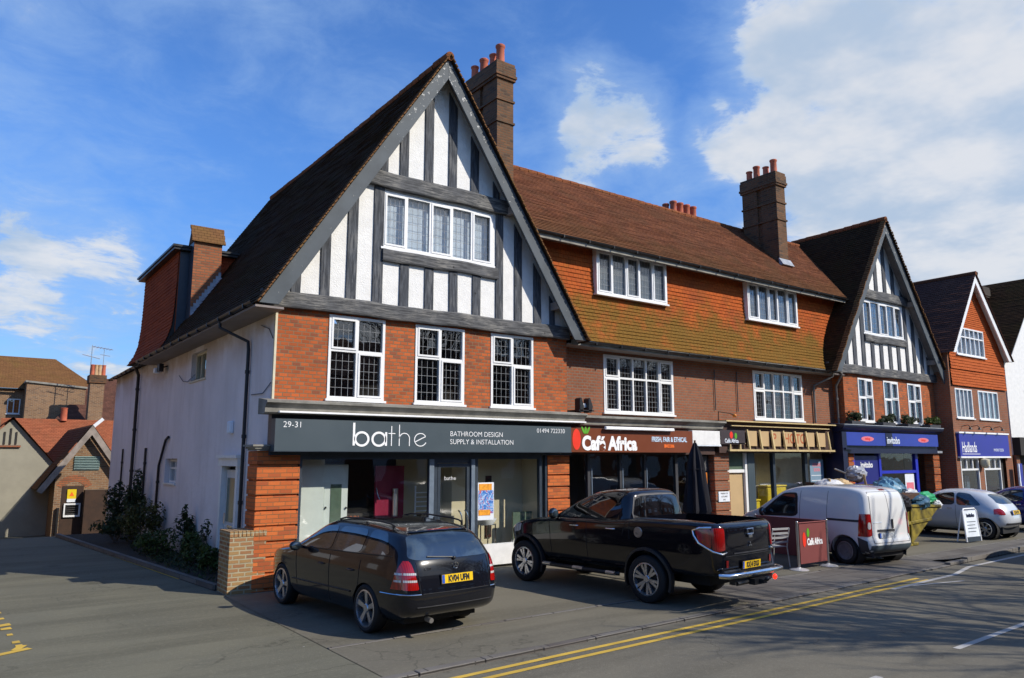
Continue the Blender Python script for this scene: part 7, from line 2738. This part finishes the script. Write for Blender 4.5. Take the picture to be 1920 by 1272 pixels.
m.bar((19.25, y0 - .04, 1.12), (19.25, y1 + .04, 1.12), .08, .08)
m.bar((20.0, y0 - .02, .55), (22.4, y0 - .02, .66), .05, .08)
for x in (20.3, 21.2):
    m.bar((x, y0 - .02, .08), (x + .1, y0 - .02, 1.05), .05, .06)
m.box(20.1, y0 - .04, 0, 21.35, y0 + .10, .06)
m.box(20.1, y1 - .10, 0, 21.35, y1 + .04, .06)
m.build('rim', 'skip_yellow', SK, bevel=.01)
MB().box(21.25, y0 - .06, 0.0, 21.52, y0 + .06, .09).build('foot', 'skip_yellow', SK, bevel=.02)


def bag(name, label, c, r, mat, seed, cat='rubbish bag', flat=.75, grp='rubbish heaped in the skip', n=2):
    m = MB()
    m.ball((0, 0, 0), 1, 1, 1, 26, 18)
    for v in m.bm.verts:
        d = v.co.normalized()
        w = 0.0
        for k in range(5):
            ax_ = Vector((hsh(seed, k, 1) - .5, hsh(seed, k, 2) - .5, hsh(seed, k, 3) - .5)).normalized()
            w += abs(math.sin(d.dot(ax_) * (5 + 3 * k) + 6 * hsh(seed, k))) * (.20 / (1 + .4 * k))
        s_ = 0.78 + w
        v.co = Vector((c[0] + d.x * r[0] * s_, c[1] + d.y * r[1] * s_, c[2] + d.z * r[2] * s_))
    o = m.build(name, mat, None, smooth=True, sharp=28)
    return tag(o, label, cat, grp)


bag('rubbish_bag', 'crumpled grey plastic sheet topmost on the skip heap', (20.95, 11.9, 1.90), (.27, .22, .20), 'bag_grey', 3)
bag('rubbish_bag', 'white plastic bag low behind the van roof', (19.55, 11.9, 1.58), (.36, .3, .17), 'bag_white', 5)
bag('rubbish_bag', 'beige sack behind the van roof right of the white bag', (20.05, 11.9, 1.56), (.32, .3, .18), 'board_tan', 6)
bag('rubbish_bag', 'pale blue plastic bag right of the van roof', (21.25, 11.2, 1.45), (.34, .3, .26), 'bag_blue', 7)
bag('rubbish_bag', 'dark blue-green bag behind the pale blue one', (21.95, 11.5, 1.48), (.42, .35, .28), 'bag_navy', 8)
bag('rubbish_bag', 'navy bag spilling over the skip side below the white scrap', (22.05, 10.85, 1.13), (.42, .3, .20), 'bag_navy', 9)
bag('rubbish_bag', 'white scrap bag beside the green tarpaulin', (22.25, 11.1, 1.33), (.26, .22, .13), 'bag_white', 10)
bag('rubbish_bag', 'black sack against the near side of the skip', (20.75, 10.75, 1.12), (.5, .28, .26), 'fabric_black', 12)
bag('rubbish_bag', 'long green tarpaulin hanging over the end of the skip', (22.62, 10.85, 1.20), (.42, .20, .17), 'bag_green', 14, cat='tarpaulin')
bag('rubbish_bag', 'small clear bag at the tip of the green tarpaulin', (23.05, 10.75, 1.02), (.16, .14, .12), 'bag_white', 15)
for k, (a, b, w, h, mt, lb) in enumerate((
        ((18.6, 12.0, 1.52), (20.1, 12.1, 1.62), .18, .10, 'wood_scrap', 'brown plank sticking out over the left of the skip'),
        ((18.9, 11.6, 1.46), (19.3, 11.7, 1.58), .10, .12, 'wood_pale', 'pale timber offcut at the left end of the heap'),
        ((19.6, 12.25, 1.60), (22.2, 12.0, 1.50), .9, .16, 'wood_red', 'dark red-brown board lying along the top of the heap'),
        ((20.75, 11.5, 1.45), (20.72, 11.55, 1.90), .13, .06, 'wood_pale', 'upright pale post standing in the heap'),
        ((19.35, 11.8, 1.45), (19.37, 11.8, 1.80), .10, .06, 'wood_pale', 'short upright pale post near the white bag'),
        ((20.6, 11.0, 1.22), (22.0, 10.9, 1.32), .5, .14, 'wood_red', 'brown cabinet side lying right of the van'),
        ((20.2, 12.1, 2.05), (20.65, 12.0, 1.90), .05, .04, 'steel', 'thin metal bar pointing up left of the grey sheet'))):
    o = MB().bar(a, b, w, h).build('scrap_board', mt, None, bevel=.01)
    tag(o, lb, 'scrap timber' if mt != 'steel' else 'metal bar', 'rubbish heaped in the skip')
m = MB()
m.prism([(19.4, 1.05), (22.7, .95), (22.2, 1.25), (21.2, 1.40), (19.6, 1.45)], 'y', 10.72, 12.25)
m.build('rubble_heap', 'wood_red', SK)

# ------------------------------------------------------------------ plants


def foliage(mb, c, r, n, size, seed, clump=9, up=0.0, shape=None):
    rnd = random.Random(seed)
    cl = []
    for i in range(clump):
        while True:
            p = Vector((rnd.uniform(-1, 1), rnd.uniform(-1, 1), rnd.uniform(-1, 1)))
            if p.length < 1:
                break
        cl.append((p * .78, rnd.uniform(.28, .5)))
    for i in range(n):
        q, cr = rnd.choice(cl)
        d = Vector((rnd.gauss(0, 1), rnd.gauss(0, 1), rnd.gauss(0, 1))).normalized() * cr * rnd.uniform(.5, 1.05) ** .5
        p = q + d
        pt = Vector((c[0] + p.x * r[0], c[1] + p.y * r[1], c[2] + p.z * r[2]))
        if pt.z < 0.02:
            continue
        nrm = (d.normalized() + Vector((rnd.gauss(0, .5), rnd.gauss(0, .5), rnd.gauss(.3, .5)))).normalized()
        a = nrm.orthogonal().normalized()
        a = Matrix.Rotation(rnd.uniform(0, 6.28), 3, nrm) @ a
        b = nrm.cross(a)
        s_ = size * rnd.uniform(.6, 1.3)
        mb.face([pt - a * s_, pt - b * s_ * .42 + nrm * s_ * .12, pt + a * s_, pt + b * s_ * .42 + nrm * s_ * .12])


def shrub(name, label, x, y, h, w, mat, seed, n=900, size=.055, grp='shrubs along the white side wall', z0=0.05, clump=11, cat='shrub'):
    t = thing(name, label, cat, (x, y, z0), 0, grp)
    m = MB()
    foliage(m, (x, y, z0 + h * .54), (w, w, h * .5), n, size, seed, clump)
    m.build('foliage', mat, t, fixn=False)
    m = MB()
    rnd = random.Random(seed)
    for k in range(5):
        e = (x + rnd.uniform(-.6, .6) * w, y + rnd.uniform(-.6, .6) * w, z0 + h * rnd.uniform(.5, .85))
        m.tube([(x + rnd.uniform(-.06, .06), y + rnd.uniform(-.06, .06), z0), ((x + e[0]) / 2 + .03, (y + e[1]) / 2, z0 + h * .3), e], .014, 5, r1=.005)
    m.build('stem', 'bark', t, smooth=True)
    return t


shrub('shrub', 'tall dark conifer-like shrub, farthest along the side wall', 4.2, 25.6, 1.75, .50, 'leaf_dark', 21, 1300, .06)
shrub('shrub', 'tall dark narrow shrub in front of the downpipe on the side wall', 4.3, 24.3, 2.0, .36, 'leaf_dark', 22, 1300, .06)
shrub('shrub', 'broad olive shrub left of the white meter box', 4.2, 22.3, 1.45, .55, 'leaf_olive', 23, 1600, .055)
shrub('shrub', 'low spreading shrub at the alley kerb below the olive one', 3.8, 23.6, .70, .65, 'leaf_dark', 24, 1000, .055)
shrub('shrub', 'low green mound before the white meter box', 4.2, 20.3, .62, .55, 'leaf_green', 25, 900, .05)
shrub('shrub', 'slim leafy shrub right of the white meter box', 4.5, 18.95, 1.35, .20, 'leaf_dark', 26, 420, .06, clump=8)
shrub('shrub', 'rounded green shrub at the middle of the side wall', 4.4, 17.9, .75, .36, 'leaf_green', 27, 900, .05)
shrub('shrub', 'small dark rounded shrub next to the yellow brick wall', 4.45, 16.5, .62, .30, 'leaf_green', 28, 800, .05)
shrub('shrub', 'straggly shrub leaning from the side wall towards the door', 4.5, 17.2, 1.05, .3, 'leaf_dark', 29, 130, .06, clump=6)
m = MB()
foliage(m, (4.3, 19.5, .05), (.45, 5.2, .16), 2600, .04, 33, 60)
m.build('ground_cover', 'leaf_dark', None, fixn=False)['kind'] = 'stuff'
for i, (x, lb) in enumerate(((24.55, 'holly-like planter under the left first-floor window, above the blue sign'), (26.55, 'holly-like planter between left and middle windows above the blue sign'),
                             (28.30, 'holly-like planter between middle and right windows above the blue sign'), (29.95, 'rounder green planter at the right end above the blue sign'))):
    t = thing('window_planter', lb, 'planter', (x, 13.8, 3.45), 0, 'planters on the navy shop cornice')
    MB().box(x - .42, 13.72, 3.452, x + .42, 13.98, 3.58).build('trough', 'plastic_dark', t)
    m = MB()
    foliage(m, (x, 13.84, 3.74), (.52, .22, .20), 420, .065, 50 + i, 8)
    m.build('foliage', 'leaf_holly' if i < 3 else 'leaf_green', t, fixn=False)


def bare_tree(label, x, y, h, seed, r0=.26):
    rnd = random.Random(seed)
    t = thing('bare_tree', label, 'tree', (x, y, 0), 0, 'bare street trees across the road')
    tr, br = MB(), MB()

    def grow(p, d, L, r, lv):
        k = 4 if lv < 2 else 3
        path = [p]
        q = p.copy()
        dd = d.copy()
        for i in range(k):
            dd = (dd + Vector((rnd.gauss(0, .13), rnd.gauss(0, .13), rnd.gauss(.04, .08)))).normalized()
            q = q + dd * L / k
            path.append(q.copy())
        (tr if lv == 0 else br).tube(path, r, 8 if lv < 2 else 4, cap=False, r1=r * .62)
        if lv >= 5 or r < .006:
            return
        nb = (5, 4, 4, 4, 3)[lv]
        for j in range(nb):
            i = len(path) - 1 if j == 0 else rnd.randint(max(1, len(path) - 3), len(path) - 1)
            a = rnd.uniform(.25, .75) if j else rnd.uniform(.05, .3)
            ax_ = dd.orthogonal().normalized()
            ax_ = Matrix.Rotation(rnd.uniform(0, 6.28), 3, dd) @ ax_
            nd_ = (Matrix.Rotation(a, 3, ax_) @ dd)
            grow(path[i], nd_.normalized(), L * rnd.uniform(.58, .80), r * (.62 if j == 0 else .45), lv + 1)
    grow(Vector((x, y, -.05)), Vector((0, 0, 1)), h * .34, r0, 0)
    tr.build('trunk', 'bark', t, smooth=True)
    br.build('crown', 'bark', t, smooth=True)


bare_tree('large bare tree across the road whose branches shade the carriageway', 16.2, -3.2, 12.0, 4, .36)
bare_tree('second bare tree across the road shading the lower right carriageway', 21.5, -2.6, 11.0, 9, .34)
bare_tree('bare tree across the road mirrored in the upper windows of the middle building', 33, -4.2, 11.0, 15, .28)
bare_tree('slender bare tree across the road mirrored in the far windows', 42, -3.6, 10.0, 23, .26)
